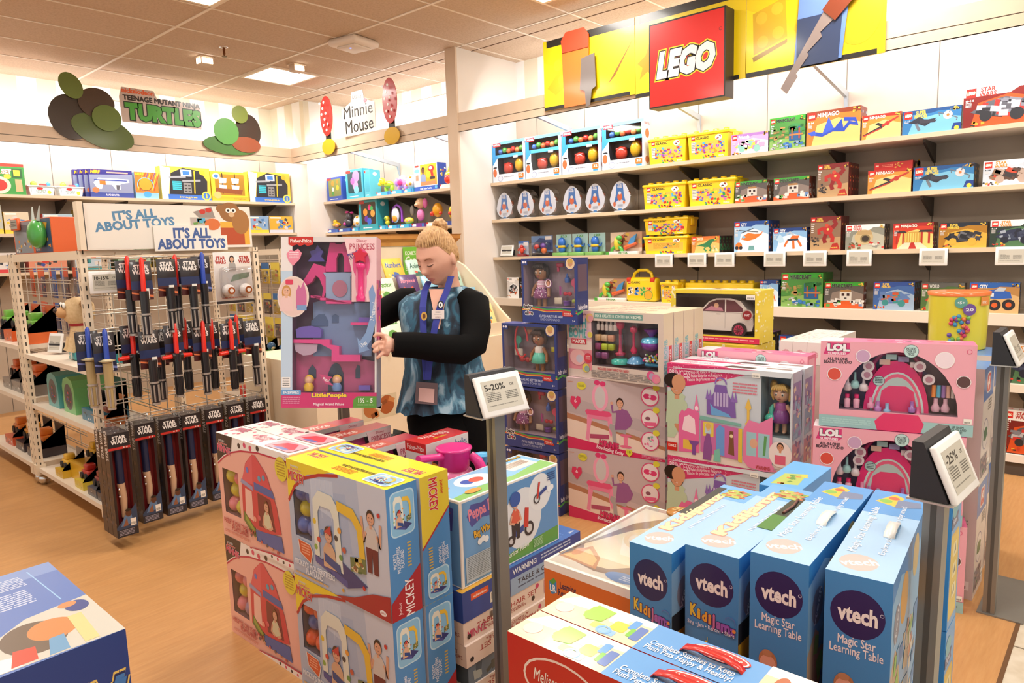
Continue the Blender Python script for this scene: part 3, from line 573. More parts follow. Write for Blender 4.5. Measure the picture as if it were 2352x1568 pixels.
t.poly([(.03, .1), (.18, .3), (.4, .2), (.5, .08)], 'c8803c'); t.poly([(.06, .12), (.2, .26), (.4, .17), (.44, .1)], 'f0c878'); t.ell(.14, .2, .05, 'e89a60', .05); t.ring(.6, .55, .3, .05, 'f4d8a0'); t.ell(.8, .08, .18, '3f86c8', .05); t.fine(.78, .05, .99, .1, 3, 'c8dcf0', 2)
lrn = mb.build('learning_kit_carton', loc=(1.5+d/2, 1.245-w/2, .4355)); lrn.rotation_euler[2] = math.radians(-90); tag(lrn, 'orange fronted learning kit carton with a plastic topped picture, left of the blue music boxes', 'toy box')
for k in (0, 1): dup(lrn, (1.5+d/2, 1.245-w/2, .2165*k+.001), label='learning kit carton hidden '+['at the foot of the column under the orange one', 'directly under the orange fronted one'][k])
mb = MB(); mb.rings([[(-.14, -.27, .2165), (.14, -.27, .2165), (.14, .27, .2165), (-.14, .27, .2165)], [(-.1, -.2, .236), (.1, -.2, .236), (.1, .2, .236), (-.1, .2, .236)]], BLISTER, False); mb.build('blister', lrn)
mb = MB(); mb.lathe([(.001, .0), (.042, .0), (.04, .008), (.001, .012)], PRINT('b87828'), c=(.02, .21, .245), n=24); a = Art(mb, (-.022, .168, .258), (1, 0, 0), (0, 1, 0), .084, .084); a.fine(.25, .3, .75, .7, 3, 'e8c078', 3); mb.build('sticker', lrn)

# ---- blue music toy and learning table cartons
def vt_front(F, kind, w, h):
    F.bg('3f8fcc'); F.ell(.5, .8, .41, '232a5c', .125, n=28); F.text('vtech', .2, .755, .8, .845, 'f2f0ea', bold=.035); F.ring(.86, .825, .03, .008, 'c8d0e0')
    if kind == 'jam':
        for i, (ch, c_) in enumerate(zip('Kidijamz', ['e8d048', 'e8c040', 'e8b040', 'e0a050', 'c878a8', 'a868b8', '9860c0', '8858b8'])):
            x = [.1, .24, .33, .45, .52, .6, .7, .85][i]; wd = [.13, .06, .1, .06, .06, .1, .15, .1][i]; hi_ = [.075, .06, .06, .06, .075, .045, .045, .045][i]
            F.text(ch, x, .585-.006*i+(-.02 if ch == 'j' else 0), x+wd, .585-.006*i+hi_, c_, out=['3a2468'], ow=.05, bold=.05)
        F.ring(.86, .62, .1, .014, '5a7ac0', t0=-20, t1=160); F.ell(.93, .575, .035, 'e89848')
    else: F.text('Magic Star\nLearning Table', .1, .57, .9, .68, 'f2f2f4', bold=.015)
def vt_box(kind, w, d, h, art):
    mb, A = carton(w, d, h, '4a98d4'); F = A['F']; vt_front(F, kind, w, h)
    if kind == 'jam':
        if art:
            F.text('Sing • Jam • Record • Share', .06, .53, .94, .56, 'e8f0fa')
            for x, y, c_ in ((.42, .46, 'e8c83a'), (.44, .41, 'c83a4a'), (.5, .37, 'd8c060'), (.6, .34, 'c83a4a')): F.ell(x, y, .02, c_); F.line([(x+.02, y), (x+.02, y+.03)], .012, c_)
            F.poly([(.05, .12), (.4, .2), (.7, .12), (.6, 0), (0, 0)], 'b0906a'); F.line([(.2, .2), (.36, .36)], .04, 'c85a34'); F.line([(.33, .15), (.36, .38), (.46, .36)], .06, '26242c'); F.ell(.42, .14, .1, '2a2a34', .02)
            F.kid(.79, .2, .13, 'b8803c', 'a8c4b8', 'e2ac8c', long=True)
        else:
            F.rrect(.08, .02, .92, .5, '2a2c64', .1); F.text('Developmental\nBenefits', .17, .38, .83, .46, 'f2f0f4', bold=.015); F.rrect(.1, .26, .9, .36, '5a3a84', .15); F.text('Musical Creativity', .32, .29, .86, .325, 'f0e8f4'); F.fine(.15, .29, .26, .34, 1, 'f0e8f4', 2); F.rect(.17, .27, .21, .3, 'f0e8f4')
    else:
        F.kid(.34, .36, .105, 'b08058', 'c89a9a', 'dcaa90'); F.poly([(.06, .0), (.1, .1), (.3, .14), (.6, .1), (.7, .02), (.68, 0)], '3a3236'); F.poly([(.4, .14), (.55, .12), (.6, .07), (.5, .05)], 'dcaa90'); F.ell(.34, .4, .09, 'dcaa90', .05); F.ell(.33, .46, .09, 'b88a64', .02)
        for x, y, c_ in ((.84, .3, '3a8a7a'), (.82, .19, 'e0b83a'), (.66, .13, 'd83a3a')): F.ell(x-.03, y, .035, c_); F.ell(x+.04, y+.01, .035, c_); F.line([(x, y), (x, y+.045), (x+.07, y+.055), (x+.07, y+.01)], .02, c_)
    t = A['T']; t.bg('9cc4e8')
    t.ell(.4, .12, .3, 'b8b0ac', .075); t.text('vtech', .1, .095, .7, .145, 'eef2f8', rot=90-62, bold=.02)
    if kind == 'jam':
        t.rect(0, .78, 1, 1, '6aa8dc'); t.text('Kidijamz', -1.05, .49, 1.65, .57, 'f0d8a8', out='d89a8a', ow=.04, bold=.05, rot=90); t.fine(.62, .3, .7, .7, 20, 'e8f0f8', 5); t.poly([(.25, .82), (.75, .82), (.9, .93), (.4, .95)], 'a8b85a'); t.scatter(.3, .84, .8, .93, 20, ['c8a060', 'e8d8a0', 'b86a4a', '7a9a4a'], 4, .08, .2)
    else:
        t.rect(0, .68, 1, 1, '4a92d2'); t.poly([(.12, .84), (.4, .97), (.6, .93), (.5, .8)], 'e8b83c'); t.ell(.3, .86, .12, '7ab04a'); t.ell(.42, .91, .1, 'd8603c'); t.poly([(.5, .78), (.95, .83), (.9, .9), (.5, .9)], '6a7a9a')
        t.text('Magic Star Learning Table', -1.0, .46, 1.45, .5, 'e4eef8', rot=90); t.text('Explore six songs of fun play areas!', -.65, .51, 2.0, .54, 'dce8f4', rot=90)
        mb.rings([[(.02+e, y, z) for e in (-.012, .012)]+[(.02+e, y, z+.003) for e in (.012, -.012)] for y, z in ((-.05, h-.001), (-.042, h+.006), (0, h+.011), (.042, h+.006), (.05, h-.001))], M('f2f0ea', .3), True)
    R = A['R']; R.bg('8ab8dc'); R.poly([(0, .88), (.2, .94), (.5, .8), (1, .96), (1, 1), (0, 1)], '3a86c8'); R.poly([(.0, .0), (.3, .05), (.2, .5), (.1, .6), (0, .5)], 'c8a88c'); R.ell(.3, .76, .1, 'd8a048'); R.ell(.6, .84, .09, 'd8b868'); R.ell(.12, .72, .07, '8a8a98', .1); R.text('vtech', .04, .69, .2, .74, 'e8ecf0', rot=60); R.scatter(.1, .05, .95, .6, 40, ['c8b090', '7aa8c8', '98c060', 'd88a60', 'e0d0b8', '5a88b8'], 7, .04, .14)
    if kind == 'jam': R.rect(.0, .0, 1, .62, 'e0b030'); R.rect(0, .5, .3, .62, '2a2a30')
    return mb
G = 'blue music toy and learning table cartons'; H = .43
def put_vt(kind, w, d, z, xf, y0, y1, art, lab, rz=-90):
    mb = vt_box(kind, y1-y0, d, H, art); o = mb.build('learning_table_carton' if kind == 'star' else 'music_toy_carton', loc=(xf+d/2, (y0+y1)/2, z-H)); o.rotation_euler[2] = math.radians(rz); return tag(o, lab, 'toy box', G)
v4 = put_vt('star', 0, .585, .85, 1.51, .364, .494, 0, 'blue learning table carton with white handle, nearest the right grey post', -84.8)
v3 = put_vt('star', 0, .585, .85, 1.495, .511, .64, 0, 'blue learning table carton with white handle, second from the right grey post', -87.5)
v2 = put_vt('jam', 0, .545, .822, 1.497, .656, .793, 1, 'blue music toy carton with a girl and microphone on its end')
v1 = put_vt('jam', 0, .545, .80, 1.47, .815, .935, 0, 'blue music toy carton with a dark panel on its end, leftmost of the row')
for v, x, y, z in ((v4, 1.51, .429, .85), (v3, 1.495, .5755, .85), (v2, 1.497, .7245, .822), (v1, 1.47, .875, .8)):
    c = dup(v, (x+.292, y, .0), label='blue carton hidden in the lower layer of the music toy row'); c.scale = (1, 1, (z-H-.028)/H)
# handle slots of the open music boxes and the toy showing inside
mb = MB(); mb.box(-.02, -.13, .0, .02, .14, .0015, PRINT('1c2a18')); mb.box(-.02, -.13, .0015, .02, -.02, .002, PRINT('3f7a2c')); mb.tube([(0, 0, .003), (.004, .06, .005), (-.004, .12, .004)], .004, PLAST('6a3a2a')); mb.build('handle_slot', v2, (.045, .06, H-.0005))
mb = MB(); mb.box(-.012, -.11, .0, .012, .15, .0015, PRINT('20303a')); mb.build('handle_slot', v1, (-.047, .09, H-.0005))
# the learning table carton behind, seen from its narrow end
mb, A = carton(.13, .075, .42, '3f8cc8'); F = A['F']; F.rrect(.02, .06, .88, .68, 'c8a02c', .1); F.rrect(.06, .08, .84, .66, 'd0b030', .1)
for k in range(3): F.rrect(.3, .5-.15*k, .7, .6-.15*k, 'dccf9a', .2); F.poly([(.4, .52-.15*k), (.6, .53-.15*k), (.55, .59-.15*k)], '5a5a4a')
F.poly([(.0, .72), (.7, .73), (.62, .77), (.72, .81), (0, .8)], '2a3468'); F.ell(.3, .86, .3, '4a98a8', .07); F.text('Ages', .1, .74, .5, .79, 'c8d0e4'); A['T'].bg('4a9ad8'); A['T'].ell(.5, .5, .3, '232a5c', .3); A['T'].text('vtech', .3, .4, .7, .6, 'f0f0ea', rot=180); A['R'].bg('b8c4c8'); A['R'].scatter(.1, .1, .9, .9, 24, ['8aa8b8', 'c8b8a0', '98a88a', 'e0dcd0'], 5, .1, .3)
b1 = mb.build('learning_table_carton', loc=(2.245+.045, .352+.04, .4215)); tag(b1, 'upright blue and yellow learning carton seen past the right grey post', 'toy box', G); dup(b1, (2.245+.045, .352+.04, 0), label='upright blue learning carton at the bottom behind the right grey post')
mb, A = carton(.125, .3, .37, '4a9ad8'); A['T'].bg('5aa4dc'); A['T'].poly([(.2, .1), (.8, .2), (.7, .6), (.2, .5)], 'a8b85a'); A['T'].scatter(.25, .15, .75, .55, 12, ['e8c04a', 'd8703c', '5a8a3c'], 3, .06, .2)
o = mb.build('music_toy_carton', loc=(2.26, .8, .42)); o.rotation_euler[2] = math.radians(-90); tag(o, 'blue carton behind the row, only its top with a green picture showing', 'toy box', G); c = dup(o, (2.26, .8, 0), label='blue carton hidden beneath the rearmost music toy carton'); c.scale = (1, 1, .419/.37)

# ---- pet care kits in the foreground
w, d, h = .66, .101, .4; mb, A = carton(w, d, h, 'c8281e'); F = A['F']; F.bg('c4261c'); F.ell(.2, .83, .14, 'f0dcd0', .13); F.ell(.2, .83, .132, 'c4261c', .118); F.text('Melissa & Doug', .1, .79, .3, .87, 'f6ece0', shear=.2, rot=-2)
F.text('DELUXE', .14, .62, .36, .7, 'f4ead8', bold=.03); F.text('Pet Care', .03, .42, .4, .58, '6aa8d8', out=['f4f0ea', '3a4a7a'], ow=.05, bold=.05); F.poly([(.42, 0), (.48, 1), (1, 1), (1, 0)], '3a78b8'); F.line([(.42, 0), (.48, 1)], .012, 'f0ece4')
t = A['T']; t.bg('5f9cd6'); t.rect(0, 0, .335, 1, 'f2d8b0'); t.poly([(0, .55), (.05, 1), (.335, 1), (.335, .8)], 'fbf4e4')
for k, (x, y, wd, hh, c_) in enumerate(((.02, .1, .09, .3, 'f0c8b4'), (.12, .35, .07, .5, '9ad048'), (.2, .5, .06, .3, 'f4f4e4'), (.17, .14, .05, .2, 'b8d868'), (.225, .28, .05, .35, 'e8c848'), (.2, .05, .06, .2, '8ab8e8'), (.27, .5, .025, .35, '5a9ad8'), (.285, .25, .025, .3, '7ac048'), (.3, .2, .03, .5, '5a78b8'))):
    t.rrect(x, y, x+wd, y+hh, c_, .2)
t.poly([(.115, .5), (.13, .9), (.2, .85), (.19, .4), (.14, .3)], '9ad048'); t.ell(.05, .4, .03, 'f4d4c4', .2); t.ring(.22, .17, .025, .008, '7ab0e8', rb=.15)
t.text('Complete Supplies to Keep\nPlush Pets Happy & Healthy!', .36, .08, .62, .46, 'f2f4f6', bold=.02); t.ell(.55, .76, .085, 'd02a22', .2); t.ring(.55, .76, .08, .005, 'f4e8e0', rb=.18); t.text('Melissa & Doug', .49, .69, .61, .83, 'f8eee4', shear=.2)
t.rect(.68, 0, 1, 1, 'e8d0a8'); t.rect(.68, .7, 1, 1, 'f4ece0'); t.ell(.76, .35, .045, 'c8743c', .32); t.ell(.73, .5, .02, 'b05c2c', .3); t.ell(.79, .5, .02, 'b05c2c', .3); t.ell(.76, .25, .03, 'e8c8a0', .18); t.poly([(.84, 0), (.86, .8), (1, .8), (1, 0)], '4a94d0'); t.ell(.91, .35, .03, 'e8f0f4', .2)
for e in (-.024, -.008, .008, .024): t.ell(.91+e, .62-abs(e)*3, .008, 'e8f0f4', .07, n=10)
mb.rings([[(x, -.006, z), (x, .012, z), (x, .012, z+.003), (x, -.006, z+.003)] for x, z in ((-.035, h-.002), (-.028, h+.006), (.0, h+.012), (.05, h+.012), (.078, h+.006), (.086, h-.002))], PLAST('d02a20'), True)
m1 = mb.build('pet_care_carton', loc=(.956+.0515, .893-w/2, .4015)); m1.rotation_euler[2] = math.radians(-90); tag(m1, 'red fronted pet care carton with red handle, nearest in the foreground', 'toy box', 'pet care cartons')
dup(m1, (1.06+.0515, .893-w/2, .4015), label='pet care carton with red handle, behind the nearest red fronted one'); c = dup(m1, (.956+.0515, .893-w/2, 0), label='pet care carton hidden under the nearest red fronted one'); c.scale = (1, 1, .93); c = dup(m1, (1.06+.0515, .893-w/2, 0), label='pet care carton hidden low in the rear pet care column'); c.scale = (1, 1, .93)

# ---- navy carton at the lower left
w, d, h = .5, .575, .7; mb, A = carton(w, d, h, '1f3f86'); F = A['F']; F.bg('1f3f86'); F.ring(.67, .56, .35, .035, '9aa4b0', t0=15, t1=165); F.ring(.67, .56, .31, .1, 'c8502c', t0=15, t1=165); F.ring(.67, .56, .2, .03, 'd8c0a0', t0=15, t1=165)
F.text('PAW', .4, .62, .97, .84, '3f7cc0', out=['e8c868', '1a2c60'], ow=.03, bold=.05); F.text('PATROL', .3, .42, .95, .56, 'f0f0f0', out='c83a2c', ow=.05, bold=.05)
t = A['T']; t.bg('5a78b8'); t.rect(0, .86, 1, 1, '7a94c8'); t.line([(.2, .93), (.2, .52)], .006, '9ac4e8'); t.line([(.88, .95), (.9, .5)], .006, '9ac4e8'); t.fine(.36, .56, .82, .74, 8, 'c4cee4', 2); t.fine(.38, .78, .84, .92, 7, 'c4cee4', 5)
t.poly([(.42, .02), (.48, .24), (.72, .42), (1, .46), (1, .0)], 'c8c4b8'); t.ell(.7, .22, .13, '6a5a4a', .15); t.ell(.78, .24, .1, 'c8844c', .1); t.poly([(.45, .02), (.5, .15), (.62, .1), (.6, .02)], 'e8e4e4'); t.poly([(.56, .03), (.6, .16), (.68, .14), (.66, .03)], 'd84a34'); t.poly([(.7, .02), (.74, .16), (.8, .16), (.78, .02)], '6a9ac0'); t.poly([(.84, .02), (.86, .3), (.92, .3), (.9, .02)], 'd8c88a'); t.ell(.93, .38, .05, '3a4a88', .06); t.ell(.9, .42, .04, 'c88a5a', .03)
t.poly([(.0, .5), (.12, .46), (.2, .56), (.12, .7), (0, .68)], 'f0f0ee'); t.poly([(.04, .54), (.14, .53), (.1, .64)], 'd8503c'); t.rrect(.0, .3, .2, .45, 'e4e0d0', .2); t.text('LOOKOUT PLAYSET', .02, .35, .17, .39, '3a5090', rot=180); t.ell(.17, .33, .04, 'e0704a')
o = mb.build('lookout_playset_carton', loc=(.5385-w/2, 1.718+d/2, 0)); tag(o, 'large navy blue playset carton at the lower left corner', 'toy box')
# ================================================================ price stands
def screen_art(F, title, rows=5, full=True):
    F.bg('c9c4b6')
    if title: F.text(title, .06, .66, .62 if full else .55, .88, '2c2a28', bold=.02); F.text('Off', .76, .72, .88, .82, '4a4844')
    F.fine(.06, .28, .45, .56, rows, '6c6a62', 3); F.fine(.58, .28, .92, .56, rows, '6c6a62', 5); F.fine(.06, .12, .85, .17, 1, '8a877e', 8)
    if full: F.text('TOP TOYS 2', .06, .57, .3, .62, '5a5852')
def tablet(parent, title, m4, w=.2, h=.14):
    mb = MB(); mb.bevbox(-w/2, -.007, 0, w/2, .007, h, .005, WHITEP, 2); mb.xform(m4); mb.build('tablet_frame', parent)
    mb = MB(); screen_art(Art(mb, (-w*.4, -.0074, h*.14), (1, 0, 0), (0, 0, 1), w*.8, h*.72, mat=lambda c: M(c, .3)), title); mb.xform(m4); mb.build('screen', parent)
def stand(loc, htop, rz, lean, label, title, plate):
    t = thing('price_stand', label, 'price display', loc, rz, 'free standing price displays')
    Lm = Matrix.Rotation(math.radians(lean), 4, 'X')
    mb = MB(); mb.box(-.021, -.021, .006, .021, .021, htop, M('8c8880', .4, .55)); mb.box(-.022, -.006, .01, -.021, .006, htop, M('5a5650', .5, .4)); mb.xform(Lm); mb.build('pole', t)
    mb = MB(); mb.box(*plate[:2], 0, *plate[2:], .006, M('8f8d86', .4, .5)); mb.build('base_plate', t)
    mb = MB(); mb.box(-.1, -.055, htop, .1, .035, htop+.004, M('c4c0b8', .3, .6)); y0 = -.045
    pr = [(y0, htop+.005), (.03, htop+.005), (.03, htop+.13), (.008, htop+.13)]
    vs = [(x, a, b) for x in (-.095, .095) for a, b in pr]; mb.add(vs, [(3, 2, 1, 0), (4, 5, 6, 7), (0, 1, 5, 4), (1, 2, 6, 5), (2, 3, 7, 6), (3, 0, 4, 7)], DARK); mb.xform(Lm); mb.build('wedge_holder', t)
    tilt = math.atan2(.053, .125); m4 = Lm @ Matrix.Translation((0, y0-.012, htop+.002)) @ Matrix.Rotation(-tilt, 4, 'X'); tablet(t, title, m4, .185, .13); return t
stand((1.585, 1.5, 0), 1.04, -6, 0, 'grey post price stand in front of the woman, tablet reading 5-20% off', '5-20%', (-.05, -.13, .2, .06))
stand((1.775, .325, 0), .98, -4, .6, 'grey post price stand with tablet right of the blue learning boxes', '-25%', (-.2, -.2, .2, .022))
stand((3.33, .385, 0), 1.045, 0, 0, 'grey post price stand beside the tall white and blue boxes, flat plate on the floor', '', (-.03, -.12, .4, .04))
P3 = Matrix
# ================================================================ middle row of tall stacks
def doll(root, x, y, z, s, dress='d8a0b8', skirt='8a4a7a', hair='2a1a14', skin='a87a58', stripes=True):
    """jointed baby doll standing in its box; s = height"""
    sk = M(skin, .35, kind='doll_vinyl'); mb = MB()
    mb.ball((x, y, z+s*.78), (s*.16, s*.135, s*.165), sk, 18, 12); mb.ball((x, y-s*.13, z+s*.735), (s*.018, s*.018, s*.014), sk, 8, 6)
    mb.tube([(x, y, z+s*.6), (x, y, z+s*.66)], s*.05, sk)
    for e in (-1, 1):
        mb.tube([(x+e*s*.1, y, z+s*.56), (x+e*s*.2, y-s*.02, z+s*.42), (x+e*s*.22, y-s*.05, z+s*.3)], [s*.045, s*.04, s*.034], sk); mb.ball((x+e*s*.22, y-s*.055, z+s*.28), s*.038, sk, 10, 7)
        mb.tube([(x+e*s*.07, y, z+s*.25), (x+e*s*.075, y, z+s*.03)], [s*.05, s*.042], sk); mb.ball((x+e*s*.075, y-s*.03, z+s*.025), (s*.04, s*.06, s*.03), sk, 10, 7)
        mb.ball((x+e*s*.06, y-s*.122, z+s*.775), (s*.026, s*.012, s*.032), M('f0ece6', .2), 12, 8); mb.ball((x+e*s*.06, y-s*.13, z+s*.772), (s*.017, s*.01, s*.022), M('2a160e', .1), 10, 7)
        mb.tube([(x+e*s*.03, y-s*.13, z+s*.83), (x+e*s*.07, y-s*.125, z+s*.84), (x+e*s*.095, y-s*.11, z+s*.825)], s*.006, M('3a2016', .6), 5)
        mb.ball((x+e*s*.155, y, z+s*.76), (s*.02, s*.03, s*.035), sk, 8, 6)
    mb.tube([(x-s*.03, y-s*.125, z+s*.69), (x, y-s*.132, z+s*.683), (x+s*.03, y-s*.125, z+s*.69)], s*.009, M('9a3c40', .3), 6)
    o = mb.build('doll', root)
    mb = MB(); hm = M(hair, .5, kind='doll_hair'); mb.ball((x, y+s*.025, z+s*.82), (s*.175, s*.145, s*.155), hm, 18, 10)
    for k in range(7): a = -.6+.2*k; mb.tube([(x+s*.1*a, y-s*.06, z+s*.96), (x+s*.14*a*1.5, y-s*.135, z+s*.9), (x+s*.15*a*1.7, y-s*.14, z+s*.86)], [s*.03, s*.03, s*.01], hm, 6)
    for e in (-1, 1): mb.tube([(x+e*s*.14, y+.02*s, z+s*.88), (x+e*s*.175, y, z+s*.75), (x+e*s*.15, y, z+s*.64)], [s*.05, s*.045, s*.015], hm, 8)
    mb.build('hair', o)
    mb = MB(); mb.lathe([(s*.07, .61*s), (s*.11, .57*s), (s*.115, .46*s)], PRINT(dress), c=(x, y, z)); mb.lathe([(s*.115, .46*s), (s*.16, .38*s), (s*.2, .24*s), (s*.18, .22*s)], PRINT(skirt), c=(x, y, z))
    if stripes:
        for k in range(3): mb.lathe([(s*.1+.004*k*s, (.585-.03*k)*s), (s*.118, (.575-.03*k)*s)], PRINT('f0e8ee'), c=(x, y, z), n=20)
        R = random.Random(3)
        for k in range(46):
            a = R.uniform(-2.9, -.2); q = R.uniform(.25, .45); rr = s*(.125+.33*(.46-q)); mb.ball((x+rr*math.cos(a), y+rr*math.sin(a), z+q*s), s*.013, PRINT(R.choice(['f0d8e4', 'd888b8', 'f4ecf0', '6a2a58'])), 6, 4)
    mb.build('dress', o); return o
def gadget(root, kind, x, y, z, s, c):
    m = PLAST(c); mb = MB()
    if kind == 'dryer': mb.bevbox(x-s*.9, y, z, x+s*.9, y+s*.5, z+s*.9, s*.2, m); mb.bevbox(x-s*.7, y, z-s, x-s*.2, y+s*.5, z+s*.1, s*.12, m); n = 'toy_hair_dryer'
    elif kind == 'comb':
        mb.bevbox(x-s*.2, y, z-s, x+s*.2, y+s*.2, z+s, s*.1, m); n = 'toy_comb'
        for k in range(8): mb.box(x+s*.2, y+.002, z-s*.9+s*.22*k, x+s*.55, y+s*.15, z-s*.8+s*.22*k, m)
    elif kind == 'bottle': mb.lathe([(s*.5, 0), (s*.55, s*.8), (s*.3, s*1.1), (s*.2, s*1.2), (s*.2, s*1.6), (s*.05, s*1.7)], m, c=(x, y+s*.5, z), n=14); n = 'toy_bottle'
    elif kind == 'bow': mb.ball((x-s*.5, y+s*.3, z), (s*.5, s*.25, s*.4), m, 12, 8); mb.ball((x+s*.5, y+s*.3, z), (s*.5, s*.25, s*.4), m, 12, 8); mb.ball((x, y+s*.2, z), s*.2, m, 10, 6); n = 'toy_bow'
    elif kind == 'mirror': mb.lathe([(s*.8, 0), (s*.8, s*.15)], m, c=(x, y+s*.2, z), n=18, axis='y'); mb.bevbox(x-s*.12, y, z-s*1.8, x+s*.12, y+s*.2, z-s*.7, s*.05, m); n = 'toy_mirror'
    elif kind == 'tub': mb.lathe([(s*.6, 0), (s*.6, s*.6), (s*.65, s*.62), (s*.65, s*.75), (.01, s*.76)], m, c=(x, y+s*.65, z), n=16); n = 'toy_tub'
    else: mb.bevbox(x-s, y, z-s*.7, x+s, y+s*.25, z+s*.7, s*.15, m); n = 'toy_card'
    return mb.build(n, root)
def doll_box(kind, lab, loc, rz):
    w, d, h = .385, .11, .366; win = (.04, .25, .96, .96)
    mb, A = wcarton(w, d, h, '2a3a7c', [win], '94848e' if kind == 1 else 'a28c98', .095); F = A['F']
    F.poly([(0, .18), (.2, .27), (.45, .21), (.7, .23), (1, .18), (1, 0), (0, 0)], '2c3f86'); F.line([(0, .235), (.2, .25), (.45, .215), (.7, .225), (1, .2)], .02, '4aa04a'); F.line([(0, .215), (.2, .232), (.45, .195), (.7, .205), (1, .18)], .018, 'c83040'); F.line([(0, .2), (.2, .215), (.45, .178), (.7, .19), (1, .165)], .012, 'e8b84a')
    F.text('baby', .03, .2, .19, .285, '3a2a34', out=['ffffff'], ow=.07, bold=.04); F.text('alive', .05, .12, .2, .19, '3a2a34', out=['ffffff'], ow=.07, bold=.04); F.poly([(.115, .17), (.14, .13), (.165, .17)], 'd83040')
    F.text({0: 'CUTE HAIRSTYLES BABY', 1: 'MAKE ME BETTER BABY'}[kind], .32, .09, .75, .13, 'c4cce8', bold=.02); F.text({0: 'LINDOS PEINADOS', 1: 'BEBITA TOMA MI JUGO'}[kind][:15], .34, .04, .7, .075, 'aab4d8', bold=.01)
    F.rect(.74, .12, .92, .19, 'c8281e'); F.text("KOHL'S", .765, .15, .895, .175, 'f4e4dc', bold=.03); F.fine(.77, .13, .89, .142, 1, 'f0c8c0', 2)
    F.rect(0, .9, .12, 1, '2a3a7c'); F.ell(.04, .945, .018, 'e8e4f0', n=10); F.ell(.085, .945, .018, 'e8e4f0', n=10); F.ell(.93, .19, .045, '2c3f86'); F.text('3+', .91, .04, .96, .07, 'e8e8f0')
    A['R'].bg('22306a'); A['R'].rect(.1, .5, .9, .9, '5a4658'); A['R'].text('baby alive', .1, .2, .9, .3, 'e8e4ee'); A['R'].line([(0, .16), (.5, .2), (1, .15)], .12, '4aa04a'); A['T'].bg('33469a'); A['T'].text('baby alive', .3, .3, .7, .7, 'dfe0f0')
    o = mb.build('doll_carton', loc=loc); o.rotation_euler[2] = math.radians(rz); tag(o, lab, 'boxed doll', 'baby doll cartons'); X = lambda a: -w/2+a*w
    if kind == 0:
        doll(o, X(.27), .0, h*.22, h*.72); gadget(o, 'dryer', X(.6), .0, h*.86, .026, 'd03a6a'); gadget(o, 'bottle', X(.71), 0, h*.62, .03, '3a6ac0'); gadget(o, 'comb', X(.6), 0, h*.5, .026, 'b84aa0'); gadget(o, 'bow', X(.72), 0, h*.45, .03, 'c82840'); gadget(o, 'mirror', X(.86), 0, h*.62, .03, 'd84a74'); gadget(o, 'tub', X(.68), 0, h*.27, .034, '7a4aa8'); gadget(o, 'card', X(.56), 0, h*.34, .026, 'd8c8b0'); gadget(o, 'bow', X(.86), 0, h*.34, .026, 'a8b84a')
    else:
        doll(o, X(.6), .0, h*.22, h*.7, 'e8ddd4', '5ac0a8', '4a2c1c', 'a8714e', False); gadget(o, 'mirror', X(.2), 0, h*.72, .03, '3aa890'); gadget(o, 'card', X(.2), 0, h*.52, .03, 'e0d8cc'); gadget(o, 'card', X(.42), 0, h*.86, .018, 'd8a080'); gadget(o, 'bow', X(.3), 0, h*.4, .04, 'c84a50'); gadget(o, 'card', X(.86), 0, h*.6, .02, 'd0c83a'); gadget(o, 'tub', X(.88), 0, h*.3, .026, 'e08a30')
        mb = MB(); mb.tube([(X(.32)+.045*math.cos(t), -.03, h*.72+.1*math.sin(t)) for t in [math.pi*2*k/14 for k in range(13)]], .006, PLAST('c8303c')); mb.build('toy_stethoscope', o)
    mb = MB(); a = Art(mb, (X(.8), -d/2-.0004, h*.82), (1, 0, 0), (0, 0, 1), w*.18, w*.18); a.ell(.5, .5, .5, '2a3a7c'); a.ell(.5, .5, .43, 'e4c8a0'); a.ell(.5, .52, .25, 'c8906a'); a.ell(.5, .68, .28, 'c8a050', .18); mb.build('picture_sticker', o)
    mb = MB(); a = Art(mb, (X(.43), -d/2-.0004, h*.55), (1, 0, 0), (0, 0, 1), w*.13, w*.13); a.ell(.5, .5, .5, '8a5a8a'); a.ell(.5, .5, .42, 'e8d8d8'); a.ell(.5, .55, .28, '6a3a28', .34); a.ell(.5, .48, .2, 'c89078', .24); mb.build('picture_sticker', o) if kind == 0 else None
    pane(o, w, d, *win, h); return o
DX, DY = 3.075+.055, 2.63
d4 = doll_box(0, 'doll carton at the bottom of its stack, behind the light blue tricycle carton', (DX, DY, 0), -85)
dup(d4, (DX, DY, .3745), label='doll carton second from the bottom, doll in purple patterned skirt'); doll_box(1, 'doll carton third from the bottom, doll in a turquoise trimmed dress', (DX, DY, .749), -85)
dup(d4, (3.155, 2.49, 1.1235), -88, 'topmost doll carton of the stack, doll in purple patterned skirt above eye level')
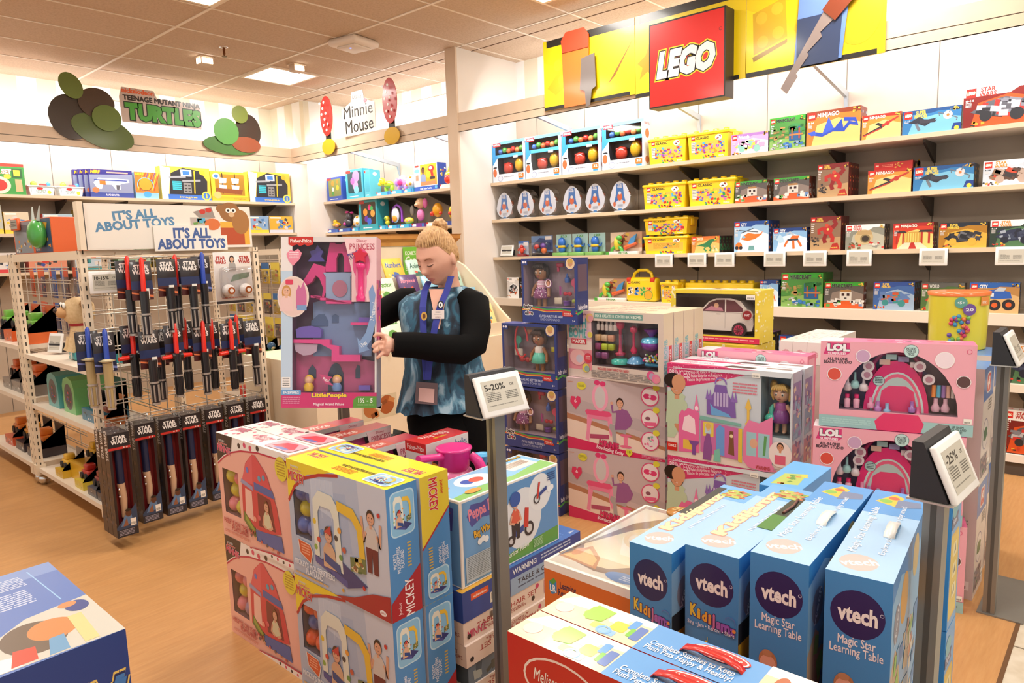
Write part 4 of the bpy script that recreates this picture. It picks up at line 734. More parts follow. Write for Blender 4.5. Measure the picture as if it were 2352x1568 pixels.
# ---- vanity cartons
def vanity(F, cut=False):
    F.bg('c4b0b0'); F.poly([(0, .5), (.12, .47), (.7, .3), (1, .2), (1, .14), (.72, .24), (.1, .4), (0, .4)], 'b47a5a'); F.poly([(0, .42), (.12, .4), (.72, .24), (1, .15), (1, .05), (0, .12)], 'e8cfc0'); F.poly([(0, .72), (.15, .7), (.62, .56), (1, .46), (1, .3), (.7, .38), (.1, .5), (0, .52)], 'b8a6a8')
    F.poly([(0, .17), (.3, .12), (1, .03), (1, 0), (0, 0)], 'd0285c')
    F.poly([(.2, .55), (.22, .58), (.45, .58), (.48, .54), (.46, .49), (.22, .5)], 'e0507c'); F.poly([(.22, .5), (.28, .5), (.25, .3), (.24, .14), (.2, .16), (.215, .3)], 'e88aa8'); F.poly([(.43, .5), (.48, .52), (.49, .3), (.47, .22), (.45, .3)], 'e88aa8'); F.poly([(.22, .51), (.46, .5), (.45, .45), (.24, .46)], 'e47c9c')
    F.ell(.36, .76, .085, 'eda0b8', .19); F.ell(.36, .76, .055, 'ccc4c4', .15); F.ell(.33, .96, .03, 'd83a70', .035); F.ell(.39, .95, .03, 'd83a70', .035); F.poly([(.25, .24), (.45, .26), (.45, .2), (.25, .18)], 'b04a6a')
    F.ell(.47, .12, .03, 'e0608a', .02); F.poly([(.6, .28), (.64, .27), (.64, .14), (.6, .15)], 'e87a98'); F.ell(.62, .28, .06, 'e06a8c', .02); F.ell(.62, .13, .06, 'e06a8c', .02)
    F.poly([(.45, .36), (.46, .42), (.62, .36), (.62, .3), (.52, .32), (.53, .12), (.49, .11), (.48, .3)], 'a8a0a0'); F.poly([(.51, .34), (.53, .6), (.58, .64), (.64, .62), (.69, .5), (.67, .42), (.62, .36)], '94588c'); F.line([(.55, .6), (.49, .58), (.48, .68)], .02, '94588c'); F.ell(.48, .7, .015, 'd8a08a'); F.kid(.565, .66, .11, '3a2018', '94588c', 'd9a184', body=0)
    F.poly([(.04, .66), (.05, .74), (.09, .74), (.1, .71), (.12, .75), (.15, .74), (.155, .67), (.1, .56)], 'd83060'); F.text('6', .085, .655, .11, .705, 'f8e8ec'); F.ell(.165, .9, .05, 'dcd040', .055); F.fine(.13, .875, .2, .925, 3, '8a8a3a', 2); F.text('Junior', .015, .935, .075, .955, 'd87a3a')
    for k, b in enumerate((.84, .55, .25)):
        F.ell(.86, b, .088, 'd84878'); F.ell(.86, b, .078, 'e8d8d8'); F.ell(.92, b+.12, .032, 'dcd040', .04)
        if k == 0: F.ell(.83, b, .035, 'd83a70', .035); F.ell(.89, b-.01, .035, 'd83a70', .035); F.ell(.86, b, .012, 'f0c0d0')
        elif k == 1: F.ell(.84, b, .025, '8a5060', .025); F.poly([(.8, b-.05), (.92, b-.04), (.92, b-.09), (.82, b-.1)], 'e0608a')
        else: F.scatter(.81, b-.07, .91, b+.07, 16, ['e87aa0', '8ac0a8', 'd85a88', 'f0c8d8'], 3, .015, .03)
    F.text('MINNIE', .35, .09, .55, .17, 'd8386a', out='8a1a3a', ow=.03, bold=.04, rot=-6); F.text('Bowdazzling Vanity', .32, .015, .6, .08, 'f8e4ea', rot=-7, bold=.02); F.poly([(.63, .1), (.68, .1), (.69, .05), (.655, .0), (.62, .05)], 'd8d040'); F.text('10', .64, .05, .67, .085, '4a4a2a'); F.fine(.78, .01, .98, .06, 3, 'e88aa8', 3)
VH = .41
def make_vanity():
    w, d, h = .59, .3, VH; mb, A = carton(w, d, h, 'e8d4d0'); vanity(A['F']); R = A['R'].bg('eadad6')
    for i in range(9): R.ell(.12 if i % 2 else .05, .05+.105*i, .025, ['d83a70', '2a2426'][i % 2], n=10)
    R.rect(.25, 0, 1, 1, 'e890a8'); A['T'].bg('e8c4c8'); return mb.build('vanity_set_carton')
v = make_vanity(); v.location = (3.165+.15, 2.125, .0); v.rotation_euler[2] = math.radians(-83); tag(v, 'lower toy vanity carton of the pair, resting on the floor', 'toy box', 'toy vanity cartons')
dup(v, (3.165+.15, 2.125, .411), label='upper toy vanity carton of the pair, under the bath kit carton')
# ---- bath kit cartons
w, d, h = .605, .1, .375; win = (.265, .2, .95, .86)
mb, A = wcarton(w, d, h, 'd6c4b8', [win], '6e5c64', .085); F = A['F']; F.poly([(0, .86), (.265, .86), (.265, 1), (0, 1)], 'e0b0b4'); F.poly([(0, .55), (.265, .55), (.265, .86), (0, .86)], 'e4b8bc'); F.poly([(0, .12), (.265, .12), (.265, .42), (0, .42)], 'dc8a96'); F.poly([(0, .42), (.265, .42), (.265, .55), (0, .55)], 'e8d4cc')
F.rect(.3, .895, .8, .975, '6a9a90'); F.text('MIX & CREATE 10 SCENTED BATH BOMBS', .31, .915, .79, .955, 'e8f0e4', bold=.02); F.text('JUST MY Style', .02, .925, .21, .965, '8a3a4a'); F.text('BATH\nBOMB', .02, .6, .22, .88, '5aa0a4', out='d8ecec', ow=.03, bold=.05); F.rect(.04, .5, .21, .58, 'c8243a'); F.text('MAKER', .055, .515, .195, .565, 'f8ece8', bold=.04)
F.ell(.11, .3, .09, 'e8b0b0', .12); F.ell(.13, .28, .04, 'c8c0d0', .06); F.ell(.225, .3, .045, 'd03a50', .075); F.fine(.2, .27, .25, .33, 3, 'f0c8c8', 2); F.text('INCLUDES EVERYTHING YOU NEED!', .33, .145, .66, .18, 'c83048', bold=.02); F.fine(.26, .02, .9, .13, 5, '8a807c', 3)
for x, y, c1, c2 in ((.2, .15, 'd8c850', '8aa8a0'), (.25, .9, 'e0b070', 'd8909a'), (.88, .14, 'd85a88', 'b0a0b8'), (.93, .1, 'e07aa0', 'e08a9a'), (.24, .66, 'd8b0c8', 'd8c85a')): F.ell(x, y, .04, c1); F.ell(x+.012, y-.01, .028, c2)
R = A['R']; R.bg('cdbfa4'); R.rect(0, 0, 1, .55, 'b8b4c0'); R.rect(0, .3, 1, .42, 'c8b4bc'); R.text('BATH BOMB', -.75, .33, 1.25, .42, '7ab0b4', rot=90, bold=.03); R.rect(.55, .25, .85, .55, 'c8343a'); R.text('MAKER', .3, .38, 1.1, .42, 'f4e4e0', rot=90); A['T'].bg('e4d4b8'); A['T'].text('BATH BOMB MAKER', .2, .3, .8, .7, 'd8a8a0')
bb = mb.build('bath_kit_carton'); bb.location = (3.16+.05, 2.1, .823); bb.rotation_euler[2] = math.radians(-90); tag(bb, 'bath bomb kit carton with clear window, frontmost of four on the vanity cartons', 'toy box', 'bath bomb kit cartons')
for k in range(1, 4): dup(bb, (3.16+.05+.103*k, 2.1-.004*k, .823), label=['', 'second bath kit carton behind the windowed front one', 'third bath kit carton behind the windowed front one', 'rearmost bath kit carton of the four in a row'][k])
X = lambda a: -w/2+a*w
def lz(n, prof, c, x, y, z, nn=16): mb = MB(); mb.lathe(prof, PLAST(c) if isinstance(c, str) else c, c=(x, y, z), n=nn); return mb.build(n, bb)
lz('plunger', [(.024, .0), (.03, .012), (.012, .02), (.008, .06), (.008, .14), (.02, .15), (.026, .17), (.018, .19), (.004, .195)], 'd02a5c', X(.52), .0, h*.36); lz('press_cylinder', [(.03, 0), (.03, .14)], BLISTER, X(.52), .0, h*.3, 18); lz('press_base', [(.05, 0), (.05, .02), (.03, .03)], '3ab0a0', X(.52), .0, h*.24)
lz('press_handle', [(.012, 0), (.02, .02), (.007, .04), (.007, .11), (.02, .12), (.02, .14), (.008, .15)], 'd02a5c', X(.66), .0, h*.4); lz('press_foot', [(.05, 0), (.04, .02), (.02, .035)], '5a9ac8', X(.68), .0, h*.27)
lz('funnel', [(.012, 0), (.014, .02), (.04, .05), (.042, .055)], '7a3a94', X(.84), .0, h*.62); lz('mixing_bowl', [(.02, 0), (.05, .015), (.058, .045), (.052, .05)], '7a3a94', X(.84), .0, h*.46, 20); lz('bowl_lid', [(.058, 0), (.05, .02), (.01, .028)], '5aa8c8', X(.84), .0, h*.585, 20)
for i in range(5): lz('scent_bottle', [(.011, 0), (.011, .03), (.006, .036), (.007, .048)], M('d8c8c0', .2), X(.31+.045*i), -.02, h*.72, 10)
for i in range(8):
    mb = MB(); x, z = X(.31+.07*(i % 3)), h*(.56-.13*(i//3)); mb.bevbox(x-.018, -.035, z, x+.018, -.005, z+.036, .004, PLAST(['c8a070', 'd0b090', 'c88a6a', '8a3a6a', 'b8c83a', 'a0b030', '6a3a6a', '8a4a7a'][i]), 1); mb.build('powder_tub', bb)
mb = MB(); mb.bevbox(X(.78), -.02, h*.24, X(.94), .03, h*.3, .01, PLAST('4a9ac0')); mb.build('mould_tray', bb)
mb = MB(); R = random.Random(4)
for i in range(60): mb.ball((X(R.uniform(.78, .93)), R.uniform(-.035, .0), h*(.32+R.uniform(0, .12)*R.random())), .006, PRINT(R.choice(['e8e0e8', 'd83a7a', '5aa0d0', 'e8d84a', '8ac05a'])), 6, 4)
stuff(mb.build('bead_heap', bb)); pane(bb, w, d, *win, h)
# ---- pop-up palace cartons
w, d, h = .62, .125, .477; win = (.77, .36, .985, .95)
mb, A = wcarton(w, d, h, 'c9cfd4', [win], '7a8e96', .1); F = A['F']
F.poly([(0, .0), (.77, .0), (.77, .95), (0, .95)], 'c4ccd4'); F.poly([(0, .3), (.3, .18), (.77, .1), (.985, .06), (.985, 0), (0, 0)], 'e6d4ca'); F.poly([(0, .74), (.1, .75), (.42, .85), (.74, .985), (.74, 1), (0, 1)], 'd0356c'); R = random.Random(9)
for i in range(60):
    a = R.uniform(0, .7); F.ell(a, R.uniform(.8+a*.2, 1), .004, 'e88ab0', n=6); F.k -= 1
F.k += 1; F.text('DISNEY', .05, .945, .13, .97, 'f4dce4'); F.text('PRINCESS', .02, .86, .2, .935, 'f4dce4', bold=.01); F.text('Pop-Up Palace & Rapunzel\nPalais surprise et Raiponce\nPalacio de princesas con Rapunzel', .17, .84, .5, .96, 'f0d8e0', rot=7); F.fine(.55, .74, .74, .86, 4, 'd07a8a', 3)
F.poly([(0, .2), (.06, .2), (.1, .3), (.12, .55), (.16, .66), (.1, .72), (0, .7)], 'b8c8a8'); F.poly([(.06, .34), (.1, .42), (.22, .3), (.26, .33), (.24, .25), (.1, .26)], 'c88a68'); F.kid(.085, .68, .17, '241612', 'b8c8a8', 'd09470'); F.ell(.05, .82, .08, '241612', .08); F.ell(.1, .8, .06, 'd09470', .09)
F.poly([(.1, .06), (.1, .45), (.13, .52), (.15, .5), (.18, .54), (.26, .52), (.28, .5), (.28, .08)], 'e0689c'); F.poly([(.13, .3), (.15, .44), (.19, .47), (.24, .43), (.25, .27)], 'f2d4dc'); F.poly([(.14, .1), (.25, .1), (.25, .2), (.14, .2)], 'e0b84a'); F.poly([(.23, .52), (.28, .52), (.265, .62), (.255, .7), (.245, .62)], 'e478a8'); F.ell(.255, .55, .015, 'f0dce4', .025)
F.poly([(.34, .5), (.34, .66), (.36, .72), (.375, .68), (.4, .74), (.41, .82), (.5, .82), (.51, .74), (.54, .68), (.555, .72), (.57, .66), (.58, .5)], '7a5aa4'); F.ring(.455, .83, .05, .012, '8a68b4', t0=0, t1=180, rb=.07)
for x in (.345, .37, .55, .575): F.poly([(x-.014, .66), (x+.014, .66), (x, .77)], '8a68b4')
for a in (.4, .425, .45, .475, .5): F.rect(a, .6, a+.017, .74, 'b8a8d0')
F.poly([(.37, .62), (.4, .58), (.52, .53), (.54, .5), (.38, .5)], '6aa4d8'); F.poly([(.28, .44), (.29, .48), (.62, .45), (.62, .42)], '7ab0a4'); F.poly([(.29, .1), (.29, .43), (.6, .4), (.61, .07)], 'c46aa4'); F.rect(.31, .27, .4, .42, 'e0c850'); F.rect(.33, .3, .38, .4, 'b8d0dc'); F.poly([(.42, .1), (.42, .36), (.45, .41), (.49, .38), (.49, .09)], '6a9ad8'); F.poly([(.52, .12), (.53, .36), (.56, .36), (.57, .11)], '7a5030'); F.ell(.545, .31, .014, 'e8d8a8')
F.poly([(.6, .06), (.6, .4), (.63, .4), (.63, .05)], 'e0c040'); F.poly([(.19, .2), (.28, .2), (.27, .17), (.25, .15), (.25, .05), (.22, .05), (.22, .15), (.2, .17)], '7a4a94'); F.poly([(.31, .02), (.32, .2), (.34, .3), (.37, .3), (.39, .15), (.38, .02)], '8a5090'); F.ell(.355, .36, .018, 'e0bc94', .03); F.ell(.355, .38, .022, 'd8b060', .03)
F.poly([(.4, .02), (.41, .14), (.45, .16), (.46, .02)], '7ac0ac'); F.poly([(.65, .62), (.675, .72), (.7, .62), (.685, .6), (.685, .48), (.7, .46), (.675, .38), (.65, .46), (.665, .48), (.665, .6)], 'e0b850')
F.rect(.66, .1, .76, .42, 'b0ccd4'); F.poly([(.64, .08), (.64, .4), (.68, .5), (.76, .48), (.86, .56), (.86, .08), (.9, .02), (.8, -.0), (.68, .02)], 'e07aa4'); F.rect(.665, .14, .74, .38, '9ac4cc'); F.rect(.755, .14, .84, .38, '9ac4cc'); F.line([(.8, .16), (.81, .36)], .02, '5a9a5a'); F.ell(.72, .27, .03, 'd8a88a', .05); F.ell(.92, .2, .085, 'e8d8d4', .13); F.kid(.92, .24, .07, '2a1a14', 'e0dcdc', 'd09470'); F.rect(.88, .1, .96, .19, 'd8607a')
F.rect(.0, .06, .09, .15, 'c8281e'); F.text("KOHL'S", .012, .1, .08, .13, 'f4e4dc', bold=.03); F.text('WARNING:', .74, .02, .85, .055, 'b83a34', bold=.03); F.fine(.87, .02, .98, .05, 2, 'a89a94', 3); F.poly([(0, .95), (.985, .95), (1, 1), (.75, 1)], 'd4dae0'); F.tagprice(.7, .93, .76, .975)
R = A['R']; R.bg('b4bccc'); R.rect(.08, .64, .92, .9, '8a7aa8'); R.rect(.08, .34, .92, .6, '7a9ab8'); R.rect(.08, .06, .92, .3, 'b07a94'); R.scatter(.12, .08, .88, .88, 40, ['d07a9a', '8ab0c8', '9a7ab0', 'd8c8b0', '6a5a90'], 6, .1, .3)
T = A['T']; T.bg('dfe2e8'); T.rect(0, 0, .5, .25, 'd0356c'); T.rect(.5, 0, 1, .1, 'e4e4ea'); T.text('PRINCESS', .1, .4, .35, .8, 'e8a0bc'); T.poly([(.45, .3), (.5, .2), (.68, .22), (.7, .5), (.5, .6)], '2a2426'); T.rrect(.76, .55, .95, .75, '8a8078', .3)
pp = mb.build('palace_carton'); X = lambda a: -w/2+a*w; pp.location = (3.15+.0625, 1.455, .478); pp.rotation_euler[2] = math.radians(-88); tag(pp, 'upper pop-up palace carton with a doll in its corner window', 'toy box', 'palace cartons')
doll(pp, X(.885), .0, h*.38, h*.5, '9a4a90', '7a3a80', 'd8b060', 'e0b090', False); mb = MB(); mb.lathe([(.02, 0), (.03, .012), (.018, .03), (.004, .034)], PLAST('4ab8a0'), c=(X(.82), -.02, h*.5), n=14); mb.tube([(X(.82), -.02, h*.53), (X(.82), -.01, h*.62), (X(.83), -.01, h*.66)], [.008, .012, .004], PLAST('4ab8a0')); mb.build('toy_stool', pp)
mb = MB(); mb.ball((X(.83), 0, h*.84), (.02, .012, .03), M('b8903a', .3, .5), 10, 8); mb.build('gold_ornament', pp); pane(pp, w, d, *win, h)
dup(pp, (3.15+.0625, 1.455, .0), label='lower pop-up palace carton on the floor under the other'); dup(pp, (3.15+.195, 1.45, .478), label='pop-up palace carton behind the upper one, only its top and side seen'); dup(pp, (3.15+.195, 1.45, 0), label='pop-up palace carton hidden low in the rear palace column')
# ---- pink beauty studio cartons
w, d, h = .565, .13, .37
def arch(n=18, a0=.135, a1=.905, b0=.21, b1=.9): return [((a0+a1)/2+(a1-a0)/2*math.cos(t), b0+(b1-b0)*math.sin(t)) for t in [math.pi*k/n for k in range(n+1)]]
mb = MB(); m = PRINT('eca6b4'); mb.box(-w/2, -d/2, 0, w/2, d/2, h, m, skip='F'); ar = arch(); q = [(-w/2+a*w, -d/2, b*h) for a, b in ar]; X = lambda a: -w/2+a*w
for i in range(len(q)-1):   # front sheet round the arched window
    a, b = q[i], q[i+1]; A_ = (a[0], -d/2, h) if i > 0 else (w/2, -d/2, h); B_ = (b[0], -d/2, h) if i < len(q)-2 else (-w/2, -d/2, h)
    mb.add([A_, B_, b, a], [(0, 1, 2, 3)], m)
mb.add([(w/2, -d/2, 0), (w/2, -d/2, h), q[0]], [(0, 1, 2)], m); mb.add([(-w/2, -d/2, h), (-w/2, -d/2, 0), q[-1]], [(0, 1, 2)], m); mb.add([(-w/2, -d/2, 0), (w/2, -d/2, 0), q[0], q[-1]], [(0, 1, 2, 3)], m)
im = PRINT('8a6a78'); mb.add([(x, d/2-.02, z) for x, y, z in q], [list(range(len(q)))], im)
for i in range(len(q)-1): mb.add([q[i], q[i+1], (q[i+1][0], d/2-.02, q[i+1][2]), (q[i][0], d/2-.02, q[i][2])], [(0, 1, 2, 3)], im)
mb.add([q[-1], q[0], (q[0][0], d/2-.02, q[0][2]), (q[-1][0], d/2-.02, q[-1][2])], [(0, 1, 2, 3)], im)
A = faces(mb, w, d, h); F = A['F']; F.poly([(.02, .85), (.05, .985), (.2, .985), (.2, .87), (.17, .84)], 'd83a78'); F.text('LOL', .045, .885, .2, .975, 'f4eef0', out=['2a2024'], ow=.04, bold=.07); F.text('SURPRISE!', .05, .845, .175, .875, 'f8e8ee', bold=.03); F.text('ALL-IN-ONE\nBEAUTY STUDIO', .025, .745, .215, .815, '2a2024', bold=.03)
F.ell(.6, .915, .048, '3a6a6a'); F.ell(.6, .915, .045, 'c0dcd8'); F.text('INCLUDES\nOVER 150\nPIECES!', .57, .87, .63, .955, '2c4040', bold=.02); F.ell(.955, .93, .016, 'd83a70'); F.ell(.955, .93, .013, 'eca6b4')
for x, y, s_, c_ in ((.29, .84, .05, 'c8a0c0'), (.1, .62, .05, 'd8503c'), (.81, .83, .06, 'f0dce4'), (.93, .6, .045, '5a3a3a')): F.ell(x, y, s_, 'f4e8e8'); F.ell(x, y, s_*.9, c_)
F.poly([(0, 0), (1, 0), (1, .13), (.62, .13), (.4, .13), (0, .135)], '9cc4c4'); F.poly([(.4, .0), (.38, .1), (.44, .2), (.66, .2), (.7, .1), (.68, 0)], 'e03a6a'); F.fine(.02, .03, .36, .1, 3, 'b0d4d2', 4, .6); F.text('LIP BALM,\nPOLISH AND\nMORE!', .86, .03, .96, .11, '3a4a4a'); F.tagprice(.94, .14, .99, .2)
T = A['T'].bg('e0709c'); T.rect(0, .0, .15, 1, 'e4e0e4'); T.scatter(.25, .2, .95, .8, 14, ['f0d8e0', 'c84a78', 'e8b0c8'], 3, .03, .06); R = A['R'].bg('e87098'); R.rect(.15, .3, .85, .95, 'f0a8bc'); R.ell(.5, .2, .25, 'c0dcd8')
lo = mb.build('beauty_studio_carton')
mb = MB(); pk = PLAST('e0286c')
rs = [];  prof = [(a, b) for a, b in arch(16, .3, .73, .16, .79)]
mb.prism([(X(a), b*h) for a, b in prof][::1], -.03, .035, pk); mb.tube([(X(.37), 0, h*.55), (X(.36), 0, h*.74), (X(.42), 0, h*.86), (X(.61), 0, h*.86), (X(.67), 0, h*.74), (X(.66), 0, h*.55)], .011, PLAST('d8246a')); mb.build('vanity_case', lo)
mb = MB(); F = Art(mb, (-w/2, -.0305, 0), (1, 0, 0), (0, 0, 1), w, h, mat=PLAST); a_ = arch(16, .345, .7, .16, .66); F.poly(a_, 'c8d8d4'); F.poly(arch(16, .36, .685, .16, .64), 'e86080'); F.poly(arch(16, .375, .67, .16, .6), 'b8c8c4'); F.poly([(.4, .17), (.42, .44), (.47, .5), (.58, .5), (.63, .44), (.66, .17)], 'e0406c'); F.ell(.4, .55, .04, '2f5a58'); F.ell(.4, .55, .037, 'b8d4d0'); F.fine(.375, .515, .425, .59, 4, '3a4a4a', 3); mb.build('case_badge', lo)
def pc(n, prof, c, a, b, y=-.03, nn=12): mb = MB(); mb.lathe(prof, PLAST(c), c=(X(a), y, b*h), n=nn); mb.build(n, lo)
for a, b in ((.19, .22), (.255, .22)): pc('bottle', [(.012, 0), (.013, .035), (.006, .042)], 'e0a0b4', a, b); pc('bottle_cap', [(.009, 0), (.009, .016)], 'e0286c', a, b+.115)
for a, b, c_ in ((.24, .45, '9ac8c8'), (.3, .42, 'd8c8cc'), (.19, .42, 'd8c0c8')): pc('nail_polish', [(.014, 0), (.019, .012), (.014, .03), (.006, .034), (.004, .07)], c_, a, b)
for i, c_ in enumerate(['e88a3a', '5ab0d0', '9a70b0', 'e8b0a0', 'e0d0c8']): pc('lip_balm', [(.008, 0), (.008, .05)], c_, .755+.03*i, .4, nn=10)
for a, b in ((.77, .24), (.83, .24)): pc('nail_polish', [(.014, 0), (.017, .014), (.01, .03), (.008, .034), (.008, .055)], 'd0a0b0', a, b)
for a, b in ((.32, .62), (.72, .6), (.33, .72), (.66, .74)): mb = MB(); mb.lathe([(.022, 0), (.022, .01)], PRINT('d8c8cc'), c=(X(a), -.04, b*h), n=16, axis='y'); Art(mb, (X(a)-.014, -.0505, b*h-.014), (1, 0, 0), (0, 0, 1), .028, .028).ell(.5, .5, .45, 'b07a8a'); mb.build('compact', lo)
for a, b, c_ in ((.4, .74, 'd8b0a0'), (.52, .78, '9a8ab0'), (.6, .72, 'e0c8c8'), (.44, .8, 'a8c4c4')): mb = MB(); mb.box(X(a), -.035, b*h, X(a+.07), -.025, b*h+.022, PLAST(c_)); mb.build('gem_packet', lo)
for a, b, c_ in ((.35, .24, 'd888a8'), (.4, .2, 'b070b0'), (.46, .18, '8ab0d0'), (.62, .22, '9a60a8'), (.66, .16, 'd05a88')): pc('nail_polish', [(.013, 0), (.014, .018), (.007, .022), (.007, .045)], c_, a, b, -.045)
mb = MB(); mb.add([(x, -d/2+.002, z) for x, y, z in q], [list(range(len(q)))], PANE); mb.build('window_pane', lo)
LX, LY = 3.2+.05, .755
lo.location = (LX, LY, .747); lo.rotation_euler[2] = math.radians(-76); tag(lo, 'pink beauty studio carton with an arched window, topmost of its stack', 'toy box', 'pink beauty studio cartons')
dup(lo, (LX-.012, LY+.018, .374), label='pink beauty studio carton in the middle of its stack, behind the right tablet'); dup(lo, (LX, LY, .0), label='pink beauty studio carton at the bottom of its stack')
dup(lo, (3.49, 1.46, .622), -88, 'pink beauty studio carton standing behind the palace cartons, only its upper edge seen'); dup(lo, (3.49, 1.46, .25), -88, 'pink beauty studio carton hidden behind the palace cartons')
mb, A = carton(.58, .14, .247, 'd8b060'); o = mb.build('low_carton', loc=(3.49, 1.46, .0015)); o.rotation_euler[2] = math.radians(-90); tag(o, 'low tan carton under the hidden pink beauty studio cartons', 'toy box')
# ---- white and blue hardware-style cartons at the far right
def wb(lab, loc, rz, w=.3, d=.24, h=.5):
    mb, A = carton(w, d, h, 'd9cdc4')
    for k in ('F', 'R'):
        F = A[k]; F.bg('d4c8c0'); F.rect(0, .72, .62 if k == 'F' else 1, 1, '3d6cb0'); F.rrect(.1 if k == 'F' else .3, .77, .5 if k == 'F' else .7, .95, 'd8d0cc', .2); F.rrect(.13 if k == 'F' else .33, .785, .47 if k == 'F' else .67, .935, 'c42a34', .2); F.text('PP', .2 if k == 'F' else .4, .82, .42 if k == 'F' else .62, .9, 'f0e4e0', rot=40, bold=.05)
        F.ell(.4, .42, .28, '6a6a94'); F.ell(.4, .42, .26, 'd8d0cc'); F.poly([(.2, .38), (.45, .36), (.6, .4), (.6, .45), (.45, .48), (.22, .46)], '2f6a4a'); F.ell(.62, .42, .05, 'd8d0cc'); F.rect(.05, .06, .75, .24, '8a7a80'); F.scatter(.08, .07, .72, .22, 22, ['4a7a5a', 'c89a84', '6a5a70', 'd8b8a8'], 4, .04, .12); F.tagprice(.72, .08, .95, .16); F.fine(.55, .6, .9, .7, 4, '8a8480', 3)
    A['T'].bg('5a8ac8'); A['T'].rrect(.3, .3, .7, .7, 'e0dcd8', .2); A['T'].text('PP', .4, .4, .6, .6, 'c42a34'); o = mb.build('white_blue_carton', loc=loc); o.rotation_euler[2] = math.radians(rz); return tag(o, lab, 'toy box', 'white and blue cartons')
for k in (0, 1):
    wb(['white and blue carton on the floor beside the far price stand', 'white and blue carton on top, left of the far price stand'][k], (3.4+.12, .455+.15, .501*k), -90)
    wb(['white and blue carton at the bottom, right of the far price stand', 'white and blue carton on top, right of the far price stand'][k], (3.93, .62, .503*k), -90, .3, .3)
# yellow round tub on top
t = thing('yellow_tub', 'tall round yellow tub with orange lid rim at the far right', 'tub', (4.0, .66, 1.007)); mb = MB(); mb.lathe([(.12, 0), (.128, .27)], PLAST('d8cc38'), n=36)
for a, zz, c_, s_ in ((-2.9, .2, '5a9a8a', .026), (-2.62, .165, '6a4a94', .028), (-2.05, .2, 'e08a3a', .026)):
    x, y = .131*math.cos(a), .131*math.sin(a); A_ = Art(mb, Vector((x, y, zz))-Vector((-math.sin(a), math.cos(a), 0))*s_, (-math.sin(a), math.cos(a), 0), (0, 0, 1), s_*2, s_*2); A_.rect(0, .2, 1, 1, c_) if c_ == 'e08a3a' else A_.ell(.5, .5, .5, c_); A_.text({'5a9a8a': '45+', '6a4a94': '20'}.get(c_, "KOHL'S"), .2, .38, .8, .62, 'f0f0e8')
R = random.Random(2)
for i in range(26): a = R.uniform(-3.3, -2.6); mb.ball((.124*math.cos(a), .124*math.sin(a), R.uniform(.02, .16)), .011, PRINT(R.choice(['6aa84a', '6a4a94', 'd8703c', 'c83a5a', '3a8ab0'])), 8, 5)
mb.build('tub_body', t); mb = MB(); mb.lathe([(.131, .255), (.133, .272), (.12, .274)], PLAST('e87838'), n=36); mb.build('lid_rim', t)
# ================================================================ right wall: sets on the shelves
XF = 5.425
BRICKC = {'city': ['e87a2a', 'f0f4f8', '3a6ab0', 'c83a2a', '8aa0b8'], 'red': ['b82a24', '8a1c1c', 'd8a04a', '6a1818', 'c84a34'], 'nin': ['2a4ab0', '3a5ac8', 'd8b04a', '303040', '8a98b0'], 'nin2': ['2c2c30', 'b8342a', '8a8a90', '4a2a20', 'd8a04a'], 'sup': ['2a2e38', '3a3a44', '6a7078', 'd8a03a', '4a5a70'], 'mine': ['4a8a3a', 'b0763c', '3a6aa8', '7a9a48', 'c84a2a', '2f5f8f'], 'mine2': ['e0d8d0', 'e0622c', 'c8beb4', '8a8a88', 'd8d0c8'], 'sw': ['5a5a60', 'c8302a', '808088', '2a2a2e', 'b8b8bc'], 'sw2': ['5a4034', '8a6a50', '3a3434', 'b8a090', 'd84a30'], 'sw3': ['c8b080', 'b89a68', 'd8c498', '8a7850', '6a5a40'], 'sw4': ['2a3048', '3a4258', '8a94a0', '1c2030', 'a0a8b4'], 'nin3': ['b0281e', 'd8c060', 'e8d8b0', '3a2020', 'c83a2a'], 'bat': ['1c1c20', '2c2c34', '6a6a70', 'd8a83a', '404048'], 'hero': ['5a7ab0', 'b86a4a', '8a94a0', '3a8a88', 'c8502a'], 'dino': ['b03a2a', '6a6a48', '8a8a58', 'd8b03a', '4a4a3a'], 'truck': ['2f62b8', '3a72c8', '28282c', 'd86a2a', 'c0c8d0'], 'trex': ['2f7a48', '3a8a50', '26603a', '4a9a5a', '1c4a2c'], 'friends': ['e8d04a', 'e0a0c0', 'f0e8d0', '8ac0b0', 'b87ab0'], 'city2': ['303848', 'e8702a', 'b8c4d0', '2a3040', '485868'], 'sw5': ['303034', 'e0e0e0', '8a8a90', 'c05a30', '505058']}
BGC = {'city': ('9cc4e4', 'e4f0f8', '1f4a94'), 'city2': ('8ab8e0', 'dcecf8', '1f3f80'), 'red': ('8a6a50', 'b89468', '7a1c1a'), 'nin': ('c8782c', 'e8c070', '8a3a1c'), 'nin2': ('d08a34', 'e8c87c', 'b02a1e'), 'sup': ('2f74a8', '74b4d0', '1c4a80'), 'mine': ('4a8a3c', '86b05a', '3aa034'), 'mine2': ('5a5450', '8a7a70', '3aa034'), 'sw': ('7a1a14', 'd8501c', 'ece6e2'), 'sw2': ('c8d0d8', 'e8ecf0', 'f0ece8'), 'sw3': ('8a8a7c', 'b8b4a0', 'f0ece8'), 'sw4': ('26382c', '4a7048', 'f0ece8'), 'nin3': ('c83a20', 'e8c870', 'a8201c'), 'bat': ('a8741c', 'd8a83c', '1c2430'), 'hero': ('3c62a0', '9ab0c8', '2a4a90'), 'dino': ('4a6a34', '84a05a', '5a5a54'), 'truck': ('b8864c', 'd8b078', '2a62b0'), 'trex': ('d08a3c', 'e8bc68', 'e0702c'), 'friends': ('d0a4cc', 'ecd4e4', 'a878b8'), 'sw5': ('d8d4d0', 'f0eeea', 'f0ece8')}
